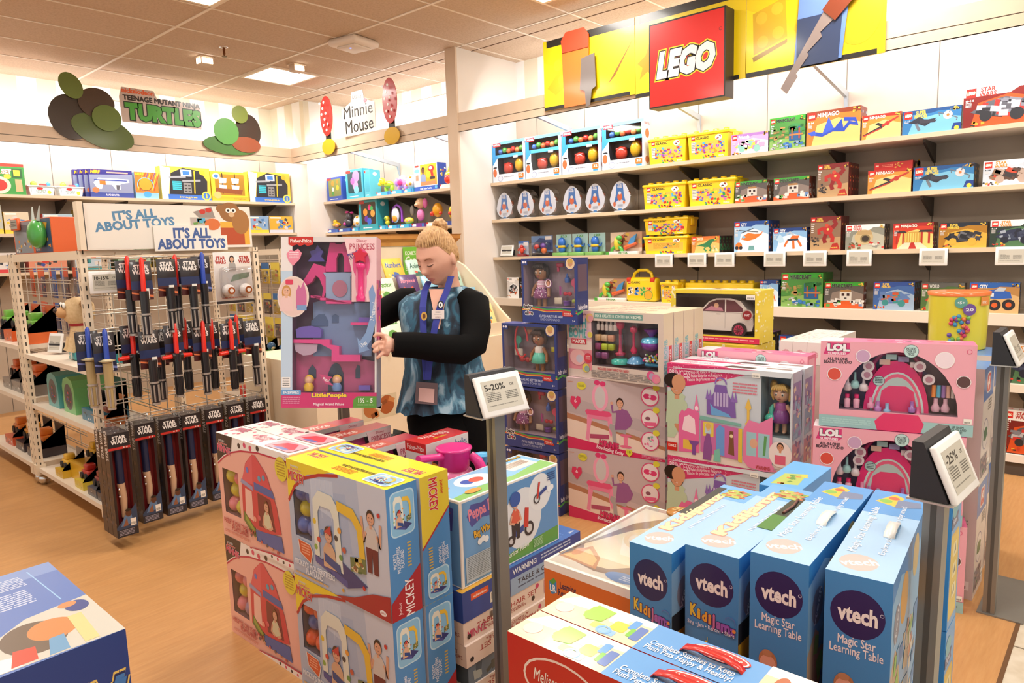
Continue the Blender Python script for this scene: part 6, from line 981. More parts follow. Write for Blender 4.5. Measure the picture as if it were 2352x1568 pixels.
def c_fig(t, F, mb, w, h):
    F.bg('a8ccc8'); F.text('123', .3, .85, .7, .95, '5aa04a', bold=.04); F.rect(0, 0, 1, .16, '6aa84a'); F.text('LET’S PLAY', .15, .04, .6, .12, 'e8f0d8'); F.ell(.85, .08, .08, 'c83a2a'); mb.build('backing_card', t); m = MB(); m.ball((0, -.005, h*.62), (.042, .032, .048), PLAST('2a6ac0'), 14, 9); m.ball((0, -.005, h*.3), (.036, .03, .04), PLAST('2a6ac0'), 14, 9); m.tube([(-.036, 0, h*.45), (-.065, 0, h*.4), (-.075, -.01, h*.5)], .009, PLAST('2a6ac0')); m.tube([(.036, 0, h*.45), (.065, 0, h*.42), (.07, 0, h*.55)], .009, PLAST('2a6ac0')); m.lathe([(.04, .38*h), (.045, .43*h), (.04, .48*h)], PLAST('e0b824')); m.build('toy_figure', t); m = MB(); m.bevbox(-w/2+.004, -.045, 0, w/2-.004, .03, h*.15, .003, PRINT('7ab05a'), 1); m.build('tray', t)
f = carded('carded_figure', 'blue rounded figure on a pale green card, left of three on the third shelf', 'toy', 4.305, 4.122, Z3, .205, 'a8ccc8', c_fig, 'blue figures on cards'); dup(f, (XF+.05, 4.02, Z3+.0005), label='blue rounded figure on a pale green card, middle of three on the third shelf'); dup(f, (XF+.05, 3.825, Z3+.0005), label='blue rounded figure on a pale green card, right of three on the third shelf')
def c_corn(t, F, mb, w, h):
    F.bg('e0c8b0'); F.poly([(0, .5), (.5, 1), (1, 1), (1, .3), (0, .2)], 'c89878'); F.scatter(.3, .5, .95, .95, 14, ['c85a3a', 'd8b04a', '7a4a3a'], 4, .05, .12); mb.build('backing_card', t)
    m = MB(); m.ball((-w*.2, -.01, h*.5), (.035, .03, .062), PLAST('d8c83a'), 12, 8); [m.tube([(-w*.2+e*.02, -.01, h*.35), (-w*.2+e*.05, -.02, h*.25), (-w*.2+e*.055, -.02, h*.08)], [.018, .016, .018], PLAST('4aa83a')) for e in (-1, 1)]; m.ball((-w*.12, -.02, h*.75), (.03, .025, .022), PLAST('5ab848'), 10, 7); m.tube([(-w*.2, -.02, h*.6), (-w*.05, -.03, h*.5)], .012, PLAST('4aa83a')); m.build('corn_toy', t)
    m = MB(); m.prism([(w*.1, h*.3), (w*.3, h*.4), (w*.4, h*.9), (w*.2, h*.7)], -.01, .01, PLAST('4a94d0')); m.tube([(w*.02, 0, h*.3), (w*.4, 0, h*.5)], [.022, .012], PLAST('d8602c')); m.build('bird_toy', t); m = MB(); m.bevbox(-w/2, -.05, 0, w/2, .03, h*.14, .003, PRINT('e8d8d0'), 1); a = Art(m, (-w/2, -.0503, 0), (1, 0, 0), (0, 0, 1), w, h*.14); a.text('MECHA', .4, .2, .7, .8, '2f8a3a', bold=.04); a.rect(.0, 0, .1, 1, '4a9a3a'); m.build('tray', t)
f = carded('dinosaur_playset', 'yellow and green dinosaur playset in an open tray on the third shelf', 'toy', 3.675, 3.344, Z3, .2, 'd8b898', c_corn, 'dinosaur playsets'); dup(f, (XF+.05, 3.643, Z4+.0005), label='yellow and green dinosaur playset in an open tray on the deep white shelf'); dup(f, (XF+.17, 3.45, Z3+.0005), label='dinosaur playset partly hidden at the back of the third shelf')
# ---- electronic price displays along the third shelf
def tag_display(lab, y0, y1, loc=None, rz=-90, tilt=0, w=.165, h=.115, title=''):
    t = thing('shelf_price_display', lab, 'price display', loc or (5.365, (y0+y1)/2, 1.352), rz, 'white price displays on the shelf edge'); m4 = Matrix.Rotation(math.radians(tilt), 4, 'X')
    tablet(t, title, m4, w, h); mb = MB(); mb.box(-.02, .006, h*.35, .02, .024, h*.9, DARK) if not tilt else mb.box(-w*.4, .004, 0, w*.4, .06, .06, DARK); mb.box(w*.44, .0, h*.2, w*.5, .024, h*.92, DARK) if not tilt else 0; mb.build('clip', t); return t
LD = ['below the stacked yellow tubs, leftmost of the row', 'below the green dinosaur set', 'just left of the orange helicopter set', 'below the orange helicopter set', 'below the walking crane set', 'below the tan hut set', 'below the temple gate set', 'at the far right of the row']
dd = None
for (y0, y1), l in zip(((3.135, 2.958), (2.826, 2.656), (2.59, 2.412), (2.182, 2.016), (1.886, 1.718), (1.583, 1.417), (1.127, .957), (.703, .533)), LD):
    if dd is None: dd = tag_display('white price display on third shelf edge '+l, y0, y1)
    else: dup(dd, (5.365, (y0+y1)/2, 1.352), label='white price display on third shelf edge '+l)
tag_display('white price display leaning at the pillar end of third shelf', 0, 0, (5.45, 4.92, Z3+.0125), -90, -14, .17, .11)
# ---- toy car in an open yellow carton, on the rear cartons
w, d, h = .56, .2, .305; mb, A = wcarton(w, d, h, 'e8d040', [(.06, .13, .95, .93)], '4a3c3c', .17); F = A['F']; F.rect(0, 0, 1, .1, 'd02858'); F.fine(.35, .03, .95, .07, 1, 'f0b0c0', 4); R = random.Random(3)
for k in 'FTR':
    a = A[k]
    for i in range(26):
        x, y = (R.choice([R.uniform(0, .05), R.uniform(.955, 1)]), R.uniform(.12, 1)) if k == 'F' else (R.random(), R.random())
        a.ell(x, y, .012*(1 if k != 'R' else 2.4), 'f4eec0', n=10)
F.tagprice(.86, .83, .95, .92); F.text('e', .02, .02, .09, .14, 'f4e0e8', bold=.04); A['T'].poly([(.1, .2), (.9, .3), (.8, .8), (.2, .7)], 'f4e8c8'); A['T'].scatter(.2, .3, .8, .7, 10, ['e8b0a0', 'e0c890'], 3, .05, .1); A['B'].bg('d8c038')
cr = mb.build('toy_car_carton', loc=(4.0, 1.885, .965)); cr.rotation_euler[2] = math.radians(-90); tag(cr, 'open yellow dotted carton holding a white toy car', 'toy box')
S_ = .86; PW = M('e4dcd4', .15, 0, 0, .6, 'car_paint')
prof = [(-.27, .06), (-.27, .1), (-.25, .135), (-.18, .155), (-.12, .165), (-.055, .23), (0, .25), (.1, .252), (.17, .235), (.22, .18), (.255, .15), (.26, .09), (.25, .05), (.21, .045), (.2, .075), (.17, .095), (.13, .075), (.12, .045), (-.13, .045), (-.14, .075), (-.175, .095), (-.205, .075), (-.215, .045)]
def carside(mb, prof, y, e, m): pass
mb = MB(); P = [(x*S_*1.02, z*.93+.022) for x, z in prof]; mb.prism(P, -.06, .06, PW); cb = mb.build('car_body', cr)
mb = MB(); F = Art(mb, (-.28, -.0603, .02), (1, 0, 0), (0, 0, 1), .5, .25, mat=lambda c: M(c, .1)); q = lambda x, z: ((x*S_*1.02+.28)/.5, (z*.93+.002)/.25)
F.poly([q(-.108, .165), (q(-.05, .222)), q(.0, .24), q(.06, .242), q(.06, .165)], '5a3440'); F.poly([q(.07, .165), q(.07, .242), q(.13, .236), q(.185, .19), q(.19, .168)], '6a3c48'); F.poly([q(-.09, .17), q(-.04, .2), q(.04, .19), q(.05, .17)], 'c8889a'); F.ell(*q(.0, .205), .03, 'd8a888'); F.line([q(-.07, .16), q(.19, .16)], .006, 'b8aca4'); F.line([q(.0, .15), q(.03, .15)], .012, 'c0b8b0'); F.line([q(.062, .165), q(.062, .06)], .003, 'b0a8a0'); F.line([q(-.115, .165), q(-.12, .05)], .003, 'b0a8a0'); mb.build('side_windows', cb)
for x in (-.175*S_*1.02, .165*S_*1.02):
    mb = MB(); mb.lathe([(.044, -.02), (.044, .02)], M('2a2226', .6), c=(x, -.05, .072), n=24, axis='y'); mb.lathe([(.03, .0), (.03, .024)], PLAST('c83060'), c=(x, -.05, .072), n=18, axis='y')
    for k in range(10): a = k*.628; mb.tube([(x, -.076, .072), (x+.028*math.cos(a), -.076, .072+.028*math.sin(a))], .002, PLAST('6a1830'), 4)
    mb.build('wheel', cb)
mb = MB(); mb.lathe([(.034, 0), (.034, .004)], M('c8c0bc', .2, .6), c=(.21, -.103, .165), n=24, axis='y'); F = Art(mb, (.18, -.1075, .135), (1, 0, 0), (0, 0, 1), .06, .06); F.ell(.5, .5, .44, '8a1c24'); F.text('FIAT', .26, .38, .74, .62, 'e8e0e0', bold=.02); mb.build('badge', cr); pane(cr, w, d, .06, .13, .95, .93, h)
for (x, y, z, w, d, h, c_, lab) in ((4.0, 1.86, .765, .5, .3, .195, 'e4cc3c', 'yellow dotted carton lying under the toy car carton'), (4.02, 1.86, 0, .5, .3, .762, '5a8aa8', 'blue grey carton supporting the yellow cartons behind the bath kits')):
    mb, A = carton(w, d, h, c_); R = random.Random(7)
    for k in 'FTR':
        for i in range(16 if c_ == 'e4cc3c' else 0): A[k].ell(R.random(), R.random(), .02, 'f4eec0', n=10)
    o = mb.build('display_carton', loc=(x, y, z+.001)); o.rotation_euler[2] = math.radians(-90); tag(o, lab, 'toy box')
# white game boxes beyond the pink ones
for k in range(3):
    mb, A = carton(.073, .6, .12, 'ece4e0'); F = A['F']; F.bg('eee6e2'); F.ell(.5, .45, .3, 'e8b8c0'); [F.line([(.5, .45), (.5+.28*math.cos(a), .45+.21*math.sin(a))], .012, 'c03a5a') for a in [q*.5236 for q in range(12)]]; F.ell(.5, .45, .07, '8a2a3a'); T = A['T'].bg('f4eeea'); T.scatter(.2, .05, .8, .95, 24, ['d8a0a0', 'a8a0c8', 'e8c0a8', 'c86a6a'], k, .1, .2); A['R'].bg('e4dad4')
    o = mb.build('game_carton', loc=(4.15, 1.435-.075*k, .882)); o.rotation_euler[2] = math.radians(-90); tag(o, ['leftmost', 'middle', 'rightmost'][k]+' of three long white game cartons behind the pink beauty carton', 'toy box', 'white game cartons')
mb, A = carton(.24, .6, .879, 'c8b8b0'); o = mb.build('display_carton', loc=(4.15, 1.36, .001)); o.rotation_euler[2] = math.radians(-90); tag(o, 'plain tan carton beneath the white game cartons', 'toy box')
# ================================================================ header signs
def board(poly, y, m, th=.012): pass
sg = thing('yellow_sign', 'long yellow printed sign hung on the right header, black edges', 'sign', (4.955, 2.6, 2.68))
for (y0, y1, z0, z1) in ((3.957, 3.052, 2.715, 3.285), (3.046, 2.16, 2.68, 3.285), (2.155, 1.272, 2.675, 3.32)):
    mb = MB(); cy = 2.6; mb.box(-.02, y1-cy, z0-2.68, -.006, y0-cy, z1-2.68, PRINT('e8c80c')); a = Art(mb, (-.0202, y0-cy, z0-2.68), (0, -1, 0), (0, 0, 1), y0-y1, z1-z0); a.poly([(0, 0), (.6, 0), (.3, .5), (0, .7)], 'f4dc18'); a.rect(.04, .9, 1, 1, '221e1a'); a.rect(.0, 0, .95, .05, '221e1a')
    if y0 > 3.5: a.poly([(.04, .32), (.36, .8), (.4, .42), (.14, .2)], 'd8b410'); [a.ell(x, y, .05, 'e4c020') for x, y in ((.17, .62), (.3, .72), (.22, .4))]; a.poly([(.58, .62), (.72, .85), (.98, .72), (.8, .3)], 'e0bc10'); a.poly([(.98, .72), (.8, .3), (.72, .2)], '8a5a1c')
    elif y0 > 3: a.poly([(.02, .42), (.1, .5), (.14, .64), (.18, .5), (.26, .46), (.2, .36), (.2, .22), (.12, .3), (.04, .22), (.07, .36)], 'c89a18')
    else: a.poly([(.06, .22), (.05, .64), (.3, .74), (.32, .34)], 'd4a818'); a.poly([(.05, .2), (.32, .32), (.32, .28), (.06, .15)], '9a7810'); [a.ell(x, y, .045, 'e0b828') for x, y in ((.12, .58), (.24, .64), (.13, .34), (.25, .4))]; a.ell(.82, .42, .16, 'c8a810', .3)
    mb.build('printed_panel', sg)
t = thing('red_logo_box', 'square red and black sign box with white lettering', 'sign', (4.935, 2.545, 2.552))
mb = MB(); mb.box(-.135, -.3, .0, 0, .3, .6, M('241c1a', .35)); mb.build('box_body', t); mb = MB(); a = Art(mb, (-.1353, .3, 0), (0, -1, 0), (0, 0, 1), .6, .6); a.rect(.018, .018, .982, .982, 'd8180c'); a.text('LEGO', .1, .33, .88, .66, 'f2ece8', out=['f0d020', '1a1414'], ow=.035, bold=.07, shear=.22); a.ring(.94, .76, .02, .005, '3a0a08'); mb.build('logo_face', t)
# cut-out tools and plain cut-out boards on the yellow sign
def cutout(name, lab, loc, parts, ax='y', th=.006, cat='cut-out sign'):
    t = thing(name, lab, cat, loc)
    for i, (nm, poly, c_) in enumerate(parts):
        mb = MB(); o = -th*(i+1)-.0005*i
        mb.prism([(x, z) for x, z in poly], o, o+th, PRINT(c_))
        if ax == 'y': mb.xform(Matrix.Rotation(math.radians(-90), 4, 'Z'))
        mb.build(nm, t)
    return t
def el(cx, cz, rx, rz, n=20, rot=0): return [(cx+rx*math.cos(t)*math.cos(rot)-rz*math.sin(t)*math.sin(rot), cz+rx*math.cos(t)*math.sin(rot)+rz*math.sin(t)*math.cos(rot)) for t in [2*math.pi*k/n for k in range(n)]]
cutout('plain_cutout', 'plain orange cut-out board with a grey tool shape on the yellow sign', (4.925, 3.6, 2.69), [('orange_board', [(-.13, .02), (.11, .02), (.13, .56), (.08, .62), (-.1, .62), (-.15, .56)], 'e07028'), ('red_band', [(-.14, .46), (.125, .46), (.13, .56), (.08, .62), (-.1, .62), (-.15, .56)], 'b84428'), ('grey_tool', [(.1, -.01), (.14, .0), (.16, .12), (.2, .14), (.19, .4), (.06, .38), (.04, .14), (.09, .12)], '6a605c')])
cutout('saw_cutout', 'cut-out board of a hand saw with brown handle on the yellow sign', (4.925, 1.66, 2.72), [('blue_board', [(-.16, -.03), (.14, -.03), (.2, .56), (-.12, .56)], '6a8ac8'), ('dark_board', [(-.14, -.04), (.12, -.04), (.14, .26), (-.14, .26)], '2e3c5c'), ('saw_blade', [(-.24, -.16), (-.2, -.2), (-.13, -.1), (-.14, -.08), (-.06, .02), (-.07, .04), (.02, .12), (.01, .15), (.1, .22), (.04, .29)], '8a7a74'), ('saw_handle', [(.02, .28), (.1, .2), (.24, .34), (.3, .46), (.26, .52), (.2, .5)], '7a3418')])
# left header: lettering and plain green boards
t = thing('green_lettering_sign', 'cut-out lettering sign in orange, black and green on the left header', 'sign', (3.42, 8.035, 2.98))
mb = MB(); a = Art(mb, (-.42, -.02, 0), (1, 0, 0), (0, 0, 1), .85, .36); m = PRINT('ddd0c4'); mb.prism([(-.42, .0), (.41, .0), (.42, .16), (.4, .27), (-.05, .27), (-.08, .35), (-.4, .35), (-.43, .25)], -.02, -.005, PRINT('c8b4a8'))
a.text('nickelodeon', .02, .82, .4, .96, 'e0602c', bold=.05); a.text('TEENAGE MUTANT NINJA', .03, .58, .97, .76, '2a1c14', bold=.06); a.text('TURTLES', .04, .06, .98, .56, '4aa034', out=['1c2a14'], ow=.05, bold=.07); mb.build('lettering', t)
G_ = ['56682a', '3a2c1e', '6a7c34', '4a3420']
cutout('plain_green_cutout', 'large plain green and brown cut-out board left of the green lettering', (2.75, 8.04, 2.715), [('brown_board', el(-.22, .26, .2, .22)+[], G_[1]), ('green_board', el(.06, .14, .3, .16, rot=-.3), G_[0]), ('dark_board', el(.02, .42, .17, .15), G_[3]), ('light_board', el(-.2, .56, .1, .13, rot=.5), G_[2]), ('round_board', el(.1, .28, .14, .13), '64782e')], 'x')
cutout('plain_green_cutout', 'smaller plain green and brown cut-out board right of the green lettering', (4.2, 8.04, 2.72), [('brown_board', el(.2, .3, .16, .2), G_[1]), ('green_board', el(-.02, .12, .34, .11), '4a7a38'), ('rust_board', el(.16, .14, .18, .09), '9a5030'), ('round_board', el(-.08, .27, .15, .15), '5a9a48'), ('small_board', el(.1, .48, .1, .1), '7a8a34')], 'x')
# middle header: lettering and plain polka dot boards
t = thing('black_lettering_sign', 'cut-out black script lettering sign on the middle header', 'sign', (4.945, 6.6, 2.86)); mb = MB(); mb.prism([(-.3, 0), (.3, .04), (.3, .3), (.12, .36), (.1, .46), (-.1, .46), (-.12, .36), (-.3, .3)], -.012, -.004, PRINT('f2ece6')); mb.xform(Matrix.Rotation(math.radians(-90), 4, 'Z'))
a = Art(mb, (-.0125, .3, 0), (0, -1, 0), (0, 0, 1), .6, .46); a.text('Disney', .36, .8, .64, .94, '2a2422', bold=.0); a.text('Minnie', .06, .42, .94, .7, '241e1c', bold=.004); a.text('Mouse', .1, .06, .94, .36, '241e1c', bold=.004); a.ell(.74, .74, .05, 'e05070', .05); mb.build('lettering', t)
for (y, z, hgt, l, c3) in ((7.19, 2.7, .66, 'left of the black lettering', 1), (6.03, 2.68, .68, 'right of the black lettering', 1)):
    cutout('plain_cutout', 'plain narrow cut-out board in red, black and yellow '+l, (4.94, y, z), [('black_board', [(-.05, .1), (.05, .1), (.05, .3), (-.05, .3)], '26201e'), ('yellow_board', el(.0, .09, .13, .09), 'd8a81c'), ('red_board', el(.0, hgt*.66, .12, hgt*.34, 28), 'c82a26')]+[('white_dot', el(dx*.045, hgt*(.42+.09*k), .014, .016, 12), 'f0e8e4') for k in range(6) for dx in ((-1, 1) if k % 2 else (0,))])
# ================================================================ toy racks on the left
GX0, GX1, GY0, GY1 = 1.36, 2.38, 4.4, 5.71
def slotpost(t, x, y, h, slots='x'):
    mb = MB(); mb.box(x-.018, y-.028, .09, x+.018, y+.028, h, CREAM); sm = M('3a342c', .7)
    for k in range(int(h/.05)-2): mb.box(x-.0186, y-.004, .14+.05*k, x-.018, y+.004, .165+.05*k, sm); mb.box(x-.004, y-.0286, .14+.05*k, x+.004, y-.028, .165+.05*k, sm)
    mb.build('upright', t)
def caster(t, x, y): mb = MB(); mb.ball((x, y, .042), .04, CHROME, 14, 9); mb.tube([(x, y, .06), (x, y, .11)], .012, CHROME); mb.build('caster', t)
def grid(t, x0, y0, x1, y1, z0, z1, step=.075, nv=4):
    mb = MB(); z = z0; i = 0
    while z < z1: mb.tube([(x0, y0, z), (x1, y1, z)], .0035, WIRE, 6); z += .02 if i % 2 == 0 else step-.02+.02; i += 1
    for k in range(nv): f = (k+.5)/nv; mb.tube([(x0+(x1-x0)*f, y0+(y1-y0)*f, z0), (x0+(x1-x0)*f, y0+(y1-y0)*f, z1)], .0032, WIRE, 6)
    mb.build('wire_grid', t)
def rack(lab, x0, x1, y0, y1, shelves, h=1.61, end=True, dep=.33):
    t = thing('toy_rack', lab, 'display rack'); [slotpost(t, x, y, h) for x in (x0, x1) for y in (y0, y1)]; [caster(t, x+.02*(1 if x == x0 else -1), y) for x in (x0, x1) for y in (y0, y1)]
    mb = MB(); mb.box(x0-.016, y0, h-.05, x0+.016, y1, h, CREAM); mb.box(x1-.016, y0, h-.05, x1+.016, y1, h, CREAM); mb.box(x0, y0-.02, h-.03, x1, y0+.01, h, CREAM); mb.box(x0-.03, y0-.03, .075, x0+.03, y0+.03, .15, CREAM); mb.box(x0-.03, y1-.03, .075, x0+.03, y1+.03, .15, CREAM); mb.box(x0, y0-.012, .1, x1, y0+.012, .14, CREAM); mb.build('frame', t)
    grid(t, x0+dep+.02, y0+.03, x0+dep+.02, y1-.03, .16, h-.06)
    if end: grid(t, x0+.02, y0+.012, x1-.02, y0+.012, .62, h-.04, .085)
    for z in shelves: mb = MB(); mb.box(x0-.012, y0+.03, z-.03, x0+dep, y1-.03, z, SHELF); mb.build('shelf_board', t)
    return t
RK0 = rack('cream wire toy rack with slotted uprights under the toy sign', GX0, GX1, GY0, GY1, (.935, .59, .13)); rack('cream wire toy rack cut by the left edge, behind the one under the sign', GX0, GX1, GY1+.08, 7.1, (.98, .6, .13), end=False); rack('cream wire toy rack between the toy sign and the held box', 3.39, 3.8, 5.77, 7.1, (.6, .16), end=False)
# sign on top of the rack end
t = thing('toy_sign', 'long white rack sign with blue lettering and a toy picture', 'sign', (1.37, 4.36, 1.612))
mb = MB(); mb.box(0, -.02, 0, .975, .02, .255, M('ece2d6', .5)); mb.box(-.028, -.03, -.0, .0, .03, .262, CREAM); mb.build('sign_board', t)
mb = MB(); a = Art(mb, (0, -.0203, 0), (1, 0, 0), (0, 0, 1), .975, .255); a.rect(.02, .03, .985, .97, 'eee6da'); a.rect(.0, .0, .008, 1, '4a443e'); a.text("IT'S ALL\nABOUT TOYS", .05, .45, .5, .88, '5a8ab0', rot=5, bold=.045); a.rect(.79, .06, .985, .62, 'e8b040'); a.rect(.79, .06, .95, .48, 'b8502c'); a.ell(.86, .86, .07, '9a6a3c', .24); a.ell(.93, .62, .06, 'a8743f', .3); a.ell(.8, .94, .03, '9a6a3c', .1); a.ell(.85, .9, .018, 'f4f0ea', .06); a.ell(.885, .9, .018, 'f4f0ea', .06); a.ell(.85, .9, .008, '1c1410', .03); a.ell(.885, .9, .008, '1c1410', .03); a.ell(.87, .8, .02, 'd8b48a', .06)
a.poly([(.62, .85), (.74, .98), (.76, .72), (.66, .7)], '9a9088'); a.ell(.68, .86, .02, 'c83a2a', .06); a.ell(.72, .9, .02, 'c83a2a', .06); a.rect(.6, .5, .73, .72, 'b8aca4'); a.scatter(.62, .55, .71, .68, 10, ['c83a3a', '5ab0d0', 'd8c83a', '6a9a4a'], 3, .02, .03, 0); a.ell(.74, .56, .05, 'd8743c', .14); mb.build('sign_print', t)
mb = MB(); mb.prism([(.36, -.015), (.8, -.015), (.8, .075), (.69, .075), (.69, .135), (.36, .135)], -.034, -.026, M('f2ece2', .5)); a = Art(mb, (.36, -.0343, -.015), (1, 0, 0), (0, 0, 1), .44, .15); a.text("IT'S ALL\nABOUT TOYS", .03, .06, .97, .92, '44609c', bold=.045); mb.build('raised_lettering', t)
# ---- boxed toy light swords hung in rows
def sword_box():
    w, d, h = .108, .062, .57; t = thing('boxed_toy_sword', 'x', 'toy box', group='boxed toy swords on the rack end'); mb, A = wcarton(w, d, h, '241c20', [(.12, .1, .88, .84)], '7a2022', .05); F = A['F']
    F.rect(0, .86, 1, 1, '1c181c'); F.text('STAR\nWARS', .14, .9, .86, .975, 'eeeae6', bold=.05); F.rect(0, .845, 1, .868, 'c02a24'); F.ell(.7, .857, .04, 'd8c0b8'); F.ell(.84, .857, .04, 'd8c0b8')
    F.poly([(0, 0), (1, 0), (1, .3), (.5, .2), (0, .1)], '2c4260'); F.poly([(.2, .1), (.8, .12), (.7, .22), (.4, .2)], '5a7aa0'); F.ell(.6, .22, .14, '5a3424', .035); F.ell(.6, .25, .14, '1c1412', .014); F.poly([(.3, .1), (.5, .18), (.55, .1)], '8a5a40'); F.rect(.0, .0, 1, .075, '22242e'); F.fine(.1, .01, .8, .065, 4, '9a98a8', 3); F.tagprice(.66, .09, .92, .16)
    for k in 'LR': A[k].bg('2a2024'); A[k].text('STAR WARS', -.8, .86, 1.8, .92, 'd8d4d0', rot=90, bold=.04); A[k].scatter(.1, .1, .9, .7, 14, ['3a2c2c', '5a3a34', '2c3448'], 4, .2, .5)
    A['T'].bg('3a3030'); mb.build('carton', t)
    mb = MB(); mb.tube([(0, .0, .29), (0, .0, .48)], .02, M('1c2848', .3)); mb.build('blade', t); mb = MB(); mb.tube([(0, -.002, .1), (.004, -.002, .2), (-.002, -.002, .29)], [.014, .02, .021], PLAST('c8a88a')); [mb.ball((-.018, -.014, z), .008, CHROME, 8, 6) for z in (.22, .26)]; mb.build('hilt', t); mb = MB(); mb.bevbox(-.018, -.001, h, .018, .001, h+.045, .0005, BLISTER, 1); mb.build('hang_tab', t); return t
sb = sword_box(); n = 0
def hook(t, x, y, z, L): mb = MB(); mb.tube([(x, GY0+.01, z), (x, y-.0, z), (x, y-.015, z+.012)], .0028, CHROME, 6); mb.build('hook', t)
hk = RK0
for i, (x, y, k) in enumerate(((1.325, 4.02, 3), (1.5, 4.13, 2), (1.64, 4.14, 2), (1.77, 4.15, 2), (1.92, 4.17, 2), (2.07, 4.19, 2), (2.22, 4.2, 2))):
    hook(hk, x, y-.04, .69, .3)
    for j in range(k):
        lab = f'boxed toy sword, {["first", "second", "third", "fourth", "fifth", "sixth", "seventh"][i]} column from left, {["front", "second", "rearmost"][j]} one'
        if n == 0: sb['label'] = lab; sb.location = (x, y+.031, .07); n = 1
        else: dup(sb, (x, y+.031+.066*j, .07), label=lab)
# ---- carded light swords
def sword_card(red, kind, blade=True):
    t = thing('carded_toy_sword', 'x', 'toy', group='carded toy swords on the rack end'); mb = MB(); mb.bevbox(-.055, .0, .2, .055, .003, .41, .001, PRINT('221c20'), 1); a = Art(mb, (-.055, -.0003, .2), (1, 0, 0), (0, 0, 1), .11, .21); a.rect(.0, .28, 1, .5, '22305a'); a.text('STAR\nWARS', .12, .68, .88, .92, 'eeeae6', bold=.05); a.rect(0, 0, 1, .28, '4a1a18' if red else '1c2448'); a.poly([(0, .18), (1, .06), (1, .12), (0, .22)], 'e07a4a' if red else '7a8ad0'); a.tagprice(.56, .02, .82, .3); mb.build('backing_card', t)
    mb = MB(); hb = PLAST('1c1a1e') if kind != 'gold' else PLAST('b09a6a'); hs = M('b8b0a8', .3, .6); mb.tube([(0, -.02, .0), (0, -.02, .13), (0, -.02, .25)], [.02, .022, .024], hb, 12); mb.tube([(0, -.02, -.004), (0, -.02, .008)], .021, hs, 12)
    for k in range(6):
        q = k*1.047; mb.tube([(.021*math.cos(q), -.02+.021*math.sin(q), .015), (.0225*math.cos(q), -.02+.0225*math.sin(q), .11)], .0045, hs if kind != 'black' else hb, 6)
    mb.tube([(0, -.02, .118), (0, -.02, .128)], .026, hs, 12); mb.build('hilt', t)
    c_ = PLAST('e02818' if red else '2a4ab0')
    if blade: mb = MB(); mb.tube([(0, -.02, .25), (.003, -.02, .42), (.004, -.02, .435)], [.014, .012, .004], c_, 10); mb.build('blade', t)
    if kind == 'black': mb = MB(); [mb.tube([(e*.02, -.02, .235), (e*.085, -.025, .232)], [.014, .011], c_, 10) for e in (-1, 1)]; mb.tube([(-.03, -.02, .235), (.03, -.02, .235)], .02, hb, 10); mb.build('cross_guard', t)
    if kind == 'gold': mb = MB(); mb.lathe([(.012, .25), (.042, .262), (.012, .272)], PLAST('c8b890'), c=(0, -.02, 0), n=18); mb.build('round_guard', t)
    return t
SW = {k: sword_card(*v) for k, v in dict(red=(True, 'plain'), stub=(True, 'plain', False), cross=(True, 'black'), gold=(False, 'gold'), blue=(False, 'plain')).items()}; used = set()
ROW = [('red', 1.5, 4.17, 1.14, 4), ('red', 1.55, 4.1, 1.13, -4), ('stub', 1.7, 4.13, 1.14, 5), ('red', 1.77, 4.2, 1.14, 0), ('stub', 1.83, 4.13, 1.14, 3), ('blue', 1.92, 4.18, 1.15, 0), ('gold', 1.28, 4.2, .77, -3), ('gold', 1.335, 4.12, .76, 3), ('cross', 1.5, 4.2, .78, 5), ('stub', 1.565, 4.12, .745, 0), ('stub', 1.64, 4.2, .74, -3), ('cross', 1.7, 4.12, .765, 4), ('cross', 1.8, 4.22, .77, 0), ('red', 1.865, 4.13, .75, 3), ('cross', 1.96, 4.22, .75, -4), ('cross', 2.03, 4.12, .745, 4), ('cross', 2.12, 4.22, .76, -3), ('stub', 2.19, 4.14, .745, 0)]
DS = dict(red='long red blade', stub='short red tip', cross='red blade and cross guard', gold='blue blade and round guard' , blue='blue blade')
for i, (k, x, y, z, rz) in enumerate(ROW):
    up = z > 1; j = i if up else i-6; lab = f'toy sword with {DS[k]}, {["first", "second", "third", "fourth", "fifth", "sixth", "seventh", "eighth", "ninth", "tenth", "eleventh", "twelfth"][j]} in {"upper" if up else "lower"} row'
    if k in used: dup(SW[k], (x, y, z), rz, lab)
    else: o = SW[k]; o.location = (x, y, z); o.rotation_euler[2] = math.radians(rz); o['label'] = lab; used.add(k)
    hook(hk, x, y+.02, z+.4, .2)
for x in (1.46, 1.6, 2.3): hook(hk, x, 4.2, 1.58, .2)
t = thing('walkie_talkie_card', 'white blister card with two round orange and white toys, right end of the upper row', 'toy', (2.11, 4.16, 1.27)); mb = MB(); mb.bevbox(-.12, 0, 0, .12, .004, .31, .002, PRINT('d8d0ca'), 1); a = Art(mb, (-.12, -.0003, 0), (1, 0, 0), (0, 0, 1), .24, .31); a.text('STAR\nWARS', .04, .78, .32, .92, 'b83a30', bold=.05); a.text('STAR\nWARS', .66, .78, .96, .92, 'b83a30', bold=.05); a.kid(.48, .82, .1, '2a1c18', 'a8a4a0', 'd8a888', long=True); a.rect(0, 0, 1, .05, '2a2424'); a.fine(.15, .08, .85, .12, 1, 'b85a4a', 3); a.poly([(.4, .42), (.9, .5), (.94, .6), (.5, .56)], '6a7a64'); mb.build('backing_card', t)
for e in (-1, 1): mb = MB(); mb.ball((e*.055, -.03, .08), .038, PLAST('e8e0d8'), 16, 10); mb.lathe([(.022, 0), (.022, .004)], PLAST('e0762c'), c=(e*.055, -.066, .08), n=16, axis='y'); mb.lathe([(.012, 0), (.012, .006)], PLAST('d8d0c8'), c=(e*.055, -.066, .08), n=14, axis='y'); mb.build('round_toy', t)
mb = MB(); mb.bevbox(-.1, -.07, .03, .1, -.001, .22, .02, BLISTER); mb.build('blister', t)
